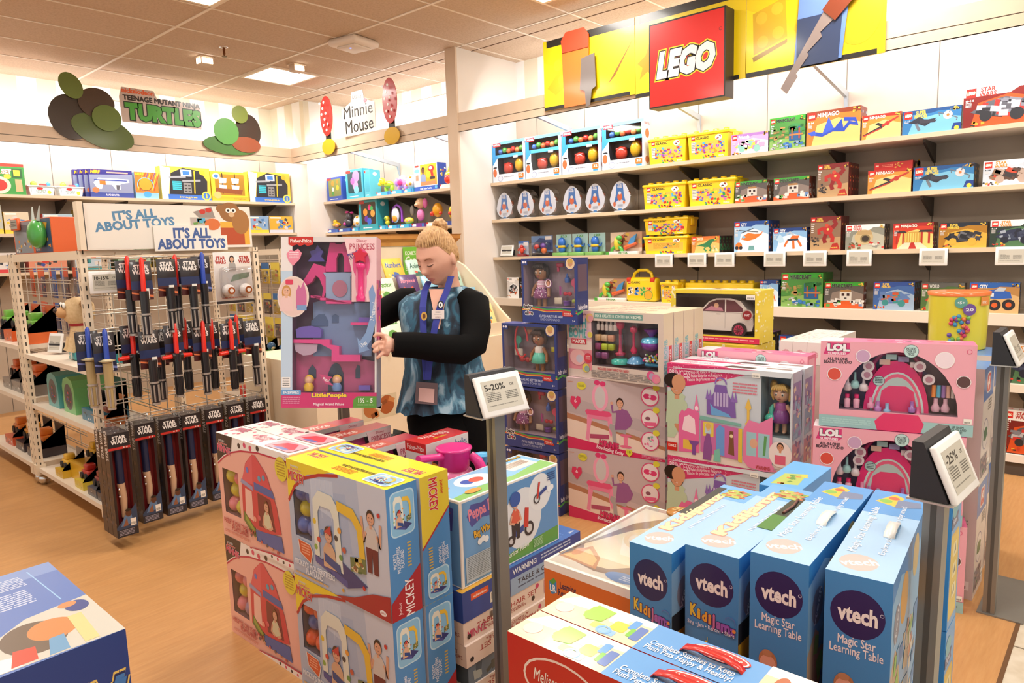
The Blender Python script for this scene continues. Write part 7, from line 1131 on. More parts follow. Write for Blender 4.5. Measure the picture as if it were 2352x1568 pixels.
t = tag_display('white price display reading 10-15% off hung on the rack grid', 0, 0, (1.445, 4.33, 1.37), 4, 1, .17, .125, '10-15%')
# ---- goods on the rack's left side
R = random.Random(21)
def hang(lab, x, y, z, cols, w=.1, h=.24):
    t = thing('carded_toy_pack', lab, 'toy pack', (x, y, z), -90, 'carded packs behind the wire grid'); mb = MB(); mb.bevbox(-w/2, 0, 0, w/2, .003, h, .001, PRINT(cols[0]), 1); a = Art(mb, (-w/2, -.0003, 0), (1, 0, 0), (0, 0, 1), w, h); a.rect(0, .7, 1, 1, cols[1]); a.scatter(.1, .1, .9, .65, 8, cols, int(y*97), .1, .3); mb.build('backing_card', t); mb = MB(); mb.bevbox(-w*.4, -.03, h*.08, w*.4, -.001, h*.65, .01, BLISTER); mb.build('blister', t); return t
HC = [('e0582c', 'e86a34', '6a3a34'), ('5a4a60', 'e0582c', '8a7a80'), ('3a66b0', '2f5aa8', 'e0682c'), ('6a4a48', 'd8502c', '9a8a80'), ('2f5ca8', '3a70c0', '1c3a70')]
OR = ['first', 'second', 'third', 'fourth', 'fifth', 'sixth', 'seventh', 'eighth', 'ninth', 'tenth']
for r, z in enumerate((1.27, .99)):
    for i in range(9): hang(f'carded toy pack behind the grid, {["top", "second"][r]} row, {OR[i]} from rack corner', 1.775+.02*(i % 2), 5.84+.145*i, z, HC[(8-i)//2 if r == 0 else (i*2+1) % 5])
# plush dog and companions
t = thing('plush_dog', 'beige plush puppy with a red collar sitting on the upper rack shelf', 'plush toy', (1.5, 5.02, .9375), -95)
pm = noisy('beige_plush', 'd8b888', 'e4c79c', (1, 1, 1), 60, .95, .4, 300)
mb = MB(); mb.bevbox(-.08, -.06, .0, .08, .07, .05, .005, PRINT('3a9aa0'), 1); a = Art(mb, (-.08, -.0603, 0), (1, 0, 0), (0, 0, 1), .16, .05); a.rect(0, 0, .5, 1, 'd8d0c8'); a.scatter(.05, .1, .45, .9, 5, ['c83a3a', '3a9aa0'], 2, .1, .2); mb.build('tray', t)
mb = MB(); mb.rings([[(rx*math.cos(q), .01+ry*math.sin(q), z) for q in [2*math.pi*k/18 for k in range(18)]] for rx, ry, z in ((.05, .05, .055), (.075, .07, .1), (.078, .072, .15), (.066, .062, .2), (.062, .06, .225))], pm); [mb.tube([(e*.04, -.045, .14), (e*.042, -.06, .08), (e*.042, -.07, .052)], [.028, .026, .03], pm) for e in (-1, 1)]; mb.build('body', t)
mb = MB(); mb.rings([[(rx*math.cos(q), .005+oy+ry*math.sin(q), z) for q in [2*math.pi*k/20 for k in range(20)]] for rx, ry, z, oy in ((.06, .06, .225, 0), (.088, .085, .255, 0), (.092, .09, .3, 0), (.085, .085, .345, 0), (.06, .06, .38, 0), (.02, .02, .392, 0))], pm); mb.ball((0, -.09, .3), (.045, .035, .035), M('c89a6a', .9), 12, 8); mb.ball((0, -.125, .315), (.018, .012, .014), M('2a1a14', .4), 8, 6); o = mb.build('head', t)
for e in (-1, 1): mb = MB(); mb.tube([(e*.075, .02, .35), (e*.115, .03, .345), (e*.13, .02, .31)], [.03, .03, .018], M('b08a60', .9)); mb.build('ear', o); mb = MB(); mb.ball((e*.035, -.082, .345), (.015, .01, .02), M('f0ece4', .3), 10, 7); mb.ball((e*.033, -.09, .343), (.008, .005, .012), M('1c120c', .2), 8, 6); mb.build('eye', o)
mb = MB(); mb.lathe([(.064, .212), (.07, .222), (.064, .232)], M('a8202a', .6), c=(0, .01, 0), n=20); mb.build('collar', t)
def boxtoy(lab, loc, w, d, h, tray, body, parts, rz=-90, name='boxed_toy', group='boxed toys on the rack shelves', cat='toy'):
    t = thing(name, lab, cat, loc, rz, group); mb = MB(); mb.box(-w/2, -d/2, 0, w/2, d/2, h*.3, PRINT(tray)); mb.box(-w/2, d/2-.004, 0, w/2, d/2, h, PRINT(body)); mb.add([(w/2, -d/2, h*.3), (w/2, d/2, h*.3), (w/2, d/2, h), (w/2, -d/2+.01, h*.4)], [(0, 1, 2, 3), (3, 2, 1, 0)], PRINT(body)); F = Art(mb, (-w/2, -d/2-.0003, 0), (1, 0, 0), (0, 0, 1), w, h*.3); F.scatter(.05, .15, .95, .85, 8, ['d8d4d0', tray, body, '3a3a3a'], int(w*999), .04, .12); mb.build('open_box', t)
    for nm, fn in parts: mb = MB(); fn(mb, w, d, h); mb.build(nm, t)
    return t
def blob(c, a, b, r, y=-.2): return lambda mb, w, d, h: mb.ball((a*w, y*d, b*h), r, PLAST(c), 12, 8)
def truck(c, a=0, b=.3, s=1):
    def f(mb, w, d, h):
        x = a*w; z = b*h; mb.bevbox(x-.05*s, -.03*s, z+.015*s, x+.05*s, .03*s, z+.05*s, .008, PLAST(c)); mb.bevbox(x-.02*s, -.027*s, z+.05*s, x+.03*s, .027*s, z+.085*s, .008, PLAST(c)); [mb.lathe([(.02*s, -.01), (.02*s, .01)], M('222226', .6), c=(x+e*.032*s, q*.03*s, z+.018*s), n=12, axis='y') for e in (-1, 1) for q in (-1, 1)]
    return f
boxtoy('boxed grey plush puppy in a teal tray at the rack corner', (1.5, 4.66, .9355), .17, .16, .2, '3a9aa0', '6a7078', [('plush_head', blob('5a6068', 0, .72, (.05, .045, .045))), ('plush_body', blob('4a5058', 0, .4, (.055, .05, .05))), ('collar', blob('3a5ab0', 0, .55, (.05, .045, .012)))])
t = tag_display('grey price display leaning on the upper rack shelf left of the plush dog', 0, 0, (1.46, 5.45, .948), -70, -14, .13, .13)
for y, c_, l in ((5.4, '5aa8a8', 'blue green vehicle carton farthest back on the middle rack shelf'), (5.08, '78c07a', 'light green vehicle carton on the middle rack shelf')):
    t = thing('arched_toy_carton', l, 'toy box', (1.53, y, .5905), -90, 'arched toy cartons'); mb = MB(); pr = [(-.11, 0), (.11, 0), (.11, .17), (.08, .215), (0, .235), (-.08, .215), (-.11, .17)]; mb.prism(pr, -.12, .12, PRINT(c_)); F = Art(mb, (-.11, -.1203, 0), (1, 0, 0), (0, 0, 1), .22, .235); F.ell(.5, .45, .36, '4a4a50', .36); F.ell(.5, .42, .2, '2c2e34', .24); F.scatter(.36, .3, .64, .6, 8, ['8a8a90', 'c83a3a', '3a5ab0'], 4, .05, .1); a = Art(mb, (-.11, .12, 0), (0, -1, 0), (0, 0, 1), .24, .2); a.ell(.5, .5, .25, '3a3a40', .35); a.ell(.5, .5, .14, 'a04a3a', .2); mb.build('carton', t)
boxtoy('dark plush puppy pack in a blue tray on the middle rack shelf', (1.5, 4.72, .5905), .2, .2, .24, '3a7a98', '3a5a60', [('plush_head', blob('26262c', 0, .62, (.06, .05, .05))), ('collar', blob('3a5ab0', 0, .42, (.05, .045, .014)))]); boxtoy('orange carded toy at the end of the middle rack shelf', (1.47, 4.5, .5905), .1, .12, .17, 'd8804a', 'd89060', [('toy', blob('8a4a3a', 0, .6, .03))])
boxtoy('yellow construction truck carton on the bottom rack shelf', (1.55, 5.1, .1305), .3, .26, .38, 'd8a828', 'd8b030', [('dark_lettering', lambda mb, w, d, h: Art(mb, (-w/2, d/2-.006, h*.3), (1, 0, 0), (0, 0, 1), w, h*.6).text('TONKA', .35, .3, 1.0, .6, '1c1c1c', rot=70, bold=.06)), ('toy_truck', truck('e0b030', -.1, .35, 1.2))])
for i, (y, c_, l) in enumerate(((5.32, 'e8b83a', 'small yellow'), (4.93, 'b8302a', 'red and white'), (4.7, '8a2a30', 'dark red'), (4.53, '2c4a68', 'dark blue'))): boxtoy(f'{l} toy truck in an open pack on the bottom rack shelf', (1.44, y, .1305), .15, .14, .17, ['d0a828', 'd8c040', '5a5a60', '3a3a44'][i], '8a8078', [('toy_truck', truck(c_, 0, .32, 1.1))])
for i, (y, z, tray, c_) in enumerate(((5.95, .981, 'e06a30', '7ac04a'), (6.3, .981, 'd8602c', '6ab040'), (6.6, .981, '3a3a40', '7ac04a'), (6.0, .601, '8a8078', 'e06a30'), (6.25, .601, '908880', 'e06a30'), (6.5, .601, '908880', 'e06a30'), (6.05, .131, '3a3034', 'e07a2c'), (6.35, .131, '3a3034', 'e8a030'), (6.65, .131, 'c8502c', 'e07a2c'))): boxtoy(f'{["green truck pack on the upper", "orange and grey pack on the middle", "dark and orange pack on the bottom"][i//3]} shelf of the far left rack, {["nearest", "second", "third"][i % 3]}', (1.5, y, z), .22, .2, .26 if i < 6 else .22, tray, 'd8582c' if i < 3 else '6a5a50', [('toy_truck', truck(c_, 0, .34, 1.5))])
# pictured packs lying on top of the rack
for y, c_, l, ln in ((5.62, 'c8c0b0', 'grey picture pack', .34), (5.2, '4a8a4a', 'green clear pack', .3)):
    t = thing('rack_top_pack', l+' with orange edges standing on top of the rack', 'toy box', (1.5, y, 1.6105), -86); mb, A = carton(ln, .2, .22, 'd8602c'); A['F'].rect(.04, .03, .96, .97, '8a9098' if c_ != '4a8a4a' else '3a4a70'); A['F'].scatter(.1, .1, .9, .4, 12, ['d8a848', 'e0d8d0', '8a5a3a', 'e07a2c'], 5, .04, .1); A['F'].poly([(.1, .7), (.4, .9), (.8, .85), (.7, .65)], 'e8a03a' if c_ == '4a8a4a' else '5a6068'); mb.build('carton', t)
    if c_ == '4a8a4a': mb = MB(); mb.ball((0, -.13, .12), (.09, .05, .09), PLAST('4aa048'), 14, 9); [mb.tube([(e*.04, -.13, .2), (e*.06, -.12, .29)], [.012, .003], PLAST('a8b0a8')) for e in (-1, 1)]; mb.build('green_toy', t)
    else: mb = MB(); mb.bevbox(-.15, -.12, .16, -.02, -.1, .24, .004, PLAST('e0602c'), 1); a = Art(mb, (-.14, -.1203, .17), (1, 0, 0), (0, 0, 1), .11, .06); a.bg('a8a49a'); a.fine(.1, .2, .9, .8, 3, '5a5850', 3); mb.build('price_display', t)
# rack beside the held box
for i, (y, z, n_) in enumerate(((5.85, 1.3, 6), (5.85, 1.02, 6), (5.85, .8, 6))):
    for k in range(n_): hang(f'yellow carded pack right of the toy sign, {["top", "middle", "low"][i]} row, {OR[k]} from post', 3.36, y+.17*k, z, [('d8c04a', 'e0c850', 'd86a3a'), ('d8b848', '3a6aa0', 'e8d8a0'), ('4a4448', 'd8c04a', 'c85a3a')][(i+k) % 3], .14, .19)
for k in range(4): boxtoy(f'green and yellow toy pack on rack beside held box, {OR[k]} from post', (3.46, 5.9+.22*k, .601), .18, .2, .17, '6aa84a', 'e0c038', [('toy', blob('3a6a98', 0, .6, .04)), ('small_toy', blob('e8d0a0', .15, .5, .02))])
for k in range(3): boxtoy(f'pink toy carton on lowest deck of rack beside held box, {OR[k]} from post', (3.48, 5.98+.3*k, .161), .26, .22, .36, 'c83038', 'e8c8b8', [('pink_toy', blob('e08a90', 0, .62, (.08, .06, .1)))])
# ================================================================ left wall shelf goods
YF = 8.43
def wbox(name, lab, x0, x1, z, h, col, art, d=.16, side='R', y=YF, wall='y', group=None):
    w = x1-x0 if wall == 'y' else x0-x1; mb, A = carton(w-.008, d, h, col); art(A['F'], A); o = mb.build(name)
    o.location = ((x0+x1)/2, y+d/2, z+.0005) if wall == 'y' else (5.43+d/2, (x0+x1)/2, z+.0005); o.rotation_euler[2] = 0 if wall == 'y' else math.radians(-90); return tag(o, lab, 'toy box', group)
def a_pizza(F, A): F.bg('3a8a3c'); F.rect(.0, .9, 1, 1, 'c83a2a'); F.text('PIZZA SET', .1, .66, .72, .82, 'f4e8c8', out='c83a2a', ow=.04, bold=.05); F.ell(.42, .3, .26, 'e0d0b0', .28); F.ell(.42, .3, .18, 'c8322a', .19); F.rect(.72, .55, .95, .85, '2a5a2c'); F.rect(.76, .6, .9, .8, 'e8c83a'); F.rect(.78, .1, .93, .5, 'd8a878'); F.ell(.62, .58, .08, 'f0c83a', .08)
wbox('pizza_set_carton', 'green and red play food carton at the left edge of the upper left shelf', 1.79, 2.179, 2.23, .3, 'c83a2a', a_pizza)
for x0, x1, l in ((2.19, 2.443, 'left'), (2.455, 2.711, 'right')):
    t = thing('craft_tub', f'clear craft tub with white label, {l} of two on the upper left shelf', 'toy tub', ((x0+x1)/2, 8.51, 2.2305), 0, 'clear craft tubs'); mb = MB(); mb.rings([[(-.11*s, -.07*s, z), (.11*s, -.07*s, z), (.11*s, .07*s, z), (-.11*s, .07*s, z)] for s, z in ((.9, 0), (1.05, .09), (1.14, .092), (1.14, .1))], M('e8ecea', .3), False); a = Art(mb, (-.09, -.0745, .015), (1, 0, 0), (0, 0, 1), .18, .065); a.rect(0, 0, 1, 1, 'c8dcec'); a.ell(.4, .85, .16, 'd02a22', .2); a.text('SWEET\nSHOP', .2, .15, .7, .62, '8a8a2a'); a.ell(.85, .3, .1, 'f0c83a'); mb.build('tub_body', t); mb = MB(); mb.ball((-.05, 0, .12), .03, PLAST('a8d84a'), 8, 6); mb.bevbox(0, -.01, .1, .07, .01, .125, .008, PLAST('d8403a')); mb.ball((.08, 0, .12), .022, PLAST('4a9ad8'), 8, 6); mb.build('contents', t)
def a_blast(F, A): F.bg('8a90a8'); F.poly([(0, .8), (1, .86), (1, 1), (0, 1)], '34307a'); F.text('NERF', .04, .86, .25, .96, 'f0c830', out='d8501c', ow=.05, bold=.06, shear=.2); F.rect(0, 0, 1, .18, '3a4a90'); F.text('RAPID BLASTER', .35, .06, .65, .13, 'e8e8f0'); F.poly([(.08, .52), (.2, .7), (.9, .68), (.92, .56), (.7, .5), (.7, .3), (.58, .28), (.5, .46), (.3, .46), (.26, .3), (.16, .3)], 'e4e4ea'); F.rect(.22, .46, .36, .62, 'e0782c'); F.rect(.1, .6, .86, .64, '34489a'); F.ell(.12, .26, .08, 'd87a4a', .1); F.poly([(.6, .46), (.7, .46), (.66, .28), (.6, .3)], '5a5a60'); F.rect(.4, .88, .9, .93, 'e8a890')
nb = wbox('toy_blaster_carton', 'purple headed toy blaster carton, front one on the upper left shelf', 2.76, 3.2, 2.23, .295, '34307a', a_blast, .05, group='toy blaster cartons')
for k in range(1, 4): dup(nb, (2.98-.035*k, YF+.025+.053*k, 2.2305), label=f'toy blaster carton {["", "right", "second", "third"][k]} behind the front one on the upper left shelf')
def a_hoop(F, A): F.bg('e87a2c'); [F.line([(.1+.1*k, .3), (.4+.1*k, 1)], .03, ['f0c83a', 'c83a2a', '5a3a8a'][k % 3]) for k in range(8)]; F.ell(.45, .55, .3, 'e89a2c'); F.ring(.45, .55, .3, .02, '3a2416'); F.ring(.45, .5, .36, .03, '5ac0e0', t0=-20, t1=200); F.rect(0, 0, 1, .22, '8ab8dc'); F.ell(.5, .16, .17, '4a9ac8', .12); F.text('NERF', .05, .88, .4, .97, 'f0c830', out='d8301c', ow=.05, bold=.06)
wbox('hoop_carton', 'orange toy hoop carton with a ball picture on the upper left shelf', 3.215, 3.47, 2.23, .29, '6ab0d8', a_hoop, .08)
def a_cave(F, A): F.bg('d8b838'); F.poly([(0, 0), (.12, .0), (.2, .95), (0, 1)], 'b8dcf0'); F.poly([(.14, .1), (.2, .8), (.45, .98), (.8, .9), (.94, .6), (.92, .16)], '26262a'); F.poly([(.16, .7), (.5, .74), (.5, .68), (.16, .64)], '9a9a98'); F.poly([(.42, .6), (.8, .64), (.8, .58), (.42, .54)], '9a9a98'); F.rect(.22, .3, .4, .56, '3ab8c4'); [F.rect(.22, .34+.06*i, .4, .36+.06*i, '26262a') for i in range(4)]; F.rect(.44, .2, .6, .52, '8a8680'); [F.rect(.46+.07*i, .24+.09*j, .51+.07*i, .28+.09*j, '3a3836') for i in range(2) for j in range(3)]; F.line([(.66, .2), (.68, .9)], .025, 'e8b824'); F.rect(.4, .72, .62, .92, 'd0d4d8'); F.rect(.44, .76, .58, .88, '3a70b0'); F.ell(.84, .86, .06, 'd8a824', .08); F.rect(.12, 0, 1, .16, '3a6ab8'); F.text('imagine', .35, .04, .7, .11, 'f0c838'); F.ell(.9, .14, .1, 'f0d048', .14); F.ell(.9, .14, .07, '3a70b8', .1); F.text('i', .885, .07, .915, .21, 'f0d048', bold=.08); A['R'].bg('e0b830')
cv = wbox('playset_carton', 'dark hideout playset in a yellow carton, upper left shelf, left of two', 3.5, 4.08, 2.23, .375, 'e0c034', a_cave, .13, group='hideout playset cartons'); dup(cv, (4.86, YF+.065, 2.2305), label='dark hideout playset in a yellow carton, upper left shelf, right of two')
def a_ship(F, A): F.bg('e8c430'); F.rect(.1, .2, .9, .92, 'a87820'); [(F.line([(x, .25), (x, .95)], .03, '3a2a22'), F.poly([(x-.1, .8), (x+.12, .78), (x+.1, .62), (x-.08, .6)], 'dcd8d8'), F.poly([(x-.1, .56), (x+.12, .54), (x+.1, .4), (x-.08, .38)], 'dcd8d8')) for x in (.3, .64)]; F.poly([(.1, .3), (.8, .24), (.85, .4), (.1, .44)], '8a4a24'); F.rect(0, 0, 1, .16, 'e0a82c'); F.ell(.14, .84, .1, 'f0e8d8', .1); F.ell(.14, .84, .06, '3a70b8', .06); F.text('imagine', .6, .05, .9, .11, 'e85a2c'); F.ell(.15, .2, .1, 'd8b06a', .12)
wbox('playset_carton', 'yellow toy ship playset carton between the two dark hideouts', 4.085, 4.56, 2.23, .35, 'e8c430', a_ship, .12)
def a_misc(c1, c2, seed):
    def f(F, A): F.bg(c1); F.rect(0, 0, 1, .18, c2); F.scatter(.15, .25, .85, .8, 14, ['d8d0c8', c2, '3a3a40', 'c83a2a', '4a7ab0'], seed, .06, .18); F.rect(.05, .86, .5, .95, 'f0e8d8')
    return f
for i, (x0, x1, h, c1, c2, l) in enumerate(((1.75, 1.95, .28, 'b8b8a8', 'd8c03a', 'clear and yellow'), (1.955, 2.174, .215, 'd8c8a8', 'e8c030', 'yellow food toy'), (2.29, 2.57, .2, 'a8c0c8', 'c83a3a', 'pale blue toy'), (2.6, 2.8, .25, '2c2626', 'c8b04a', 'dark'), (4.406, 4.53, .225, 'e0a83a', 'e8c83a', 'orange and yellow figure'), (4.535, 4.8, .21, '8aa8c8', 'e8c83a', 'blue vehicle'), (4.81, 5.15, .21, 'd8a838', 'c8c8d0', 'purple and black vehicle'))): wbox('toy_carton', f'{l} toy carton on the middle left shelf', x0, x1, 1.845, h, c2, a_misc(c1, c2, i))
for i in range(5): wbox('toy_carton', f'{OR[i]} mixed toy carton from the left on the lower left shelf', 1.7+.42*i, 2.05+.42*i, 1.46, .2+.03*(i % 2), ['8ab0c8', 'c84a3a', 'd8d0c0', '5a8a5a', 'd8b83a'][i], a_misc(['e0d8d0', 'd88a6a', 'b8c8d0', '9ab89a', 'e0d0a0'][i], ['c83a3a', '3a4a90', '3a8a8a', 'e0b83a', 'c85a3a'][i], i+20))
# ================================================================ preschool toys left of the pillar
P = dict(wall='x')
def a_win(c1, c2, blobs):
    def f(F, A):
        F.bg(c1); F.rrect(.12, .2, .92, .92, c2, .08); [F.ell(a, b, r, c_) for a, b, r, c_ in blobs]; F.rect(.02, .88, .3, .97, 'c8342a'); F.rect(.0, .0, 1, .13, c1); F.fine(.2, .04, .7, .1, 1, 'f0f0f0', 3)
        A['R'].bg(c1); A['R'].ell(.5, .85, .2, 'e0e8e8', .07)
    return f
wbox('toy_carton', 'blue toy carton with small figures at the far end of the upper preschool shelf', 8.02, 7.68, 2.225, .3, '2f4ca0', a_win('3a58b0', '8a9048', [(.4, .75, .1, 'e0902c'), (.4, .5, .08, 'e8e0d8'), (.4, .32, .08, '4a9a4a'), (.7, .55, .1, 'e8c030'), (.7, .8, .07, 'e08a2c')]), .16, **P)
wbox('toy_carton', 'turquoise carton with pink toys on the upper preschool shelf', 7.6, 7.24, 2.225, .36, '4ab8cc', a_win('4ab8cc', '2a4a50', [(.6, .75, .2, 'f08ac0'), (.55, .45, .16, 'f0a0c8'), (.4, .6, .12, 'e86ab0'), (.6, .3, .14, '8ad0e0')]), .16, **P); wbox('toy_carton', 'second turquoise carton beside the one with pink toys', 7.22, 7.1, 2.225, .33, '5ac0d0', a_win('5ac0d0', '4ab0c4', []), .16, **P)
TM = lambda nm, lab, y, z, fn, tray='4aa8d0', w=.24, h=.05: None
def ptoy(name, lab, y, z, w, parts, tray='4ab0d4'):
    t = thing(name, lab, 'toy', (5.5, y, z+.0005), -90, 'open tray preschool toys'); mb = MB(); mb.box(-w/2, -.07, 0, w/2, .07, .045, PRINT(tray)); F = Art(mb, (-w/2, -.0703, 0), (1, 0, 0), (0, 0, 1), w, .045); F.rect(.05, .2, .35, .8, 'd8f0f4'); F.rect(.8, .1, .97, .9, '3a70b8'); F.rect(0, .6, .1, 1, 'd03a2a'); mb.build('tray', t)
    for nm, c_, bl in parts:
        mb = MB(); [mb.ball((x, yy, zz), r, PLAST(c_), 14, 9) for x, yy, zz, r in bl]; mb.build(nm, t)
    return t
Z5, Z6 = 2.225, 1.825
ptoy('toy_dog', 'yellow and green toy dog in a tray on the upper preschool shelf', 6.86, Z5, .26, [('body', 'b8d83a', [(.03, 0, .13, (.075, .045, .045)), (.09, 0, .08, (.02, .03, .045)), (-.02, 0, .08, (.02, .03, .045))]), ('head', 'f0d830', [(-.07, -.02, .17, (.04, .04, .05)), (-.09, -.04, .14, .025)]), ('button', 'e8c82a', [(.03, -.04, .15, .02)])]); ptoy('toy_elephant', 'pink toy elephant in a tray on the upper preschool shelf', 6.59, Z5, .24, [('body', 'f0a0d8', [(.02, 0, .14, (.08, .05, .075)), (-.04, 0, .075, (.025, .03, .04)), (.07, 0, .075, (.025, .03, .04))]), ('ear', 'c88ae0', [(-.08, 0, .14, (.03, .035, .05))]), ('belly', 'e0408a', [(.02, -.045, .13, (.045, .02, .04))])])
ball = ptoy('toy_ball', 'white toy ball with a smiling pattern on the upper preschool shelf', 6.395, Z5, .15, [('ball', 'f2eee6', [(0, 0, .12, .08)]), ('spots', 'e8a030', [(.03, -.06, .1, .02), (-.03, -.065, .09, .014), (.02, -.05, .17, .02)])]); dup(ball, (5.5, 7.45, Z6+.0005), label='white toy ball with a smiling pattern on the lower preschool shelf')
def a_drill(F, A): F.bg('e8e4e0'); F.rect(.0, .0, 1, .17, '2f5cb8'); F.text("Drillin' Action Tool Set", .25, .05, .75, .12, 'f0f4f8', bold=.02); F.rect(.28, .2, .98, .98, 'e0a820'); F.kid(.4, .66, .2, '2a1814', '8a98b8', '6a4430'); F.ell(.75, .8, .12, 'd83024', .12); F.line([(.75, .8), (.8, .5)], .1, 'd83024'); F.ell(.73, .82, .07, 'f0e8e0', .06); F.rect(.7, .4, .9, .5, '3a2a28'); F.ell(.62, .6, .1, 'f0d030'); F.rect(.3, .2, .95, .34, 'c88a58'); F.rect(.05, .9, .22, .97, 'd83a2a'); F.ell(.14, .76, .12, '7ac0e8', .07); F.rect(.08, .4, .2, .6, 'c89070'); F.ell(.93, .1, .05, '5ab0e0'); A['R'].bg('2f50b0'); A['R'].scatter(.1, .1, .9, .9, 8, ['f0f0f0', 'e84a3a', 'e8c83a'], 3, .1, .2)
wbox('tool_set_carton', 'toy drill tool set carton with a child picture on the upper preschool shelf', 6.29, 5.89, Z5, .295, '2f50b0', a_drill, .14, **P)
ptoy('toy_crane', 'yellow and red toy vehicle beside the pillar on the upper preschool shelf', 5.76, Z5, .2, [('body', 'f0b820', [(0, 0, .14, (.08, .05, .06)), (.02, 0, .2, (.04, .04, .05))]), ('wheel', 'd83a24', [(0, -.04, .1, (.05, .03, .05))])], 'e8dcc8')
ptoy('toy_digger', 'small yellow toy digger at the far end of the lower preschool shelf', 7.945, Z6, .22, [('body', 'f0b81c', [(0, 0, .1, (.07, .05, .035)), (-.03, 0, .14, .03)]), ('figure', 'd8905a', [(.06, -.04, .09, .03)])], '3a5cb0'); ptoy('toy_bug', 'black toy bug with pink feelers on the lower preschool shelf', 7.69, Z6, .24, [('body', '4a4448', [(0, 0, .12, (.07, .06, .06)), (.03, 0, .19, .05)]), ('feelers', 'e0409a', [(-.02, 0, .25, (.04, .02, .015)), (.08, 0, .24, (.03, .02, .015)), (0, -.06, .1, .02)])], '3a5cb0')
wbox('toy_carton', 'turquoise carton with a clear ball tower toy on the lower preschool shelf', 7.36, 6.99, Z6, .37, '3a9aa8', a_win('3aa4b0', '3a3430', [(.35, .6, .12, 'e8943a'), (.6, .75, .1, 'e03a7a'), (.75, .55, .12, 'e8a04a'), (.4, .38, .11, '6a3aa0'), (.55, .3, .12, '3a6ad0'), (.7, .72, .08, '4ab05a')]), .18, **P)
ptoy('toy_caterpillar', 'yellow toy caterpillar beside the ball tower carton', 6.9, Z6, .12, [('body', 'e8d02c', [(0, 0, .13, .035), (.01, 0, .08, .03)]), ('face', '6ab84a', [(0, -.03, .13, .015)])])
t = ptoy('toy_book', 'purple handled toy book on the lower preschool shelf', 6.7, Z6, .2, [('page', 'e0e4f0', [(0, -.03, .16, (.07, .02, .09))]), ('picture', 'e8a03a', [(0, -.045, .12, (.045, .012, .04))])]); mb = MB(); mb.tube([(-.085, 0, .08), (-.085, 0, .2), (-.06, 0, .25), (0, 0, .28), (.06, 0, .25), (.085, 0, .2), (.085, 0, .08)], .016, PLAST('9a4ad0')); mb.build('handle', t)
ptoy('toy_remote', 'toy remote and yellow roll toy on the lower preschool shelf', 6.48, Z6, .2, [('roll', 'f0d43a', [(-.01, 0, .085, (.08, .04, .04))]), ('remote', '9a948c', [(.03, .02, .2, (.035, .02, .06))]), ('cheeks', 'f0a0a0', [(-.03, -.035, .08, .012), (.03, -.035, .08, .012)])]); ptoy('plush_puppy', 'tan and pink plush puppy on a purple card, lower preschool shelf', 6.255, Z6, .22, [('head', 'e0b48a', [(0, -.02, .27, (.065, .055, .06)), (-.01, -.075, .25, (.03, .02, .02))]), ('ear', 'f07ac0', [(.07, -.01, .27, (.03, .03, .055))]), ('body', 'f08ac4', [(0, -.02, .14, (.05, .045, .07))])], '7a3a90')
ptoy('toy_mixer', 'orange toy machine beside the plush puppy', 5.97, Z6, .28, [('body', 'e8a020', [(-.02, 0, .18, (.07, .05, .08))]), ('knob', 'd83a2a', [(-.08, -.03, .14, .028), (.06, -.03, .14, .02)])], 'e0d8c0'); ptoy('toy_bus', 'yellow toy bus beside the pillar, lower preschool shelf', 5.745, Z6, .12, [('body', 'f0c01c', [(0, 0, .14, (.05, .045, .08))]), ('figure', 'd83a2a', [(0, -.045, .13, .02)])], '3a4a90')
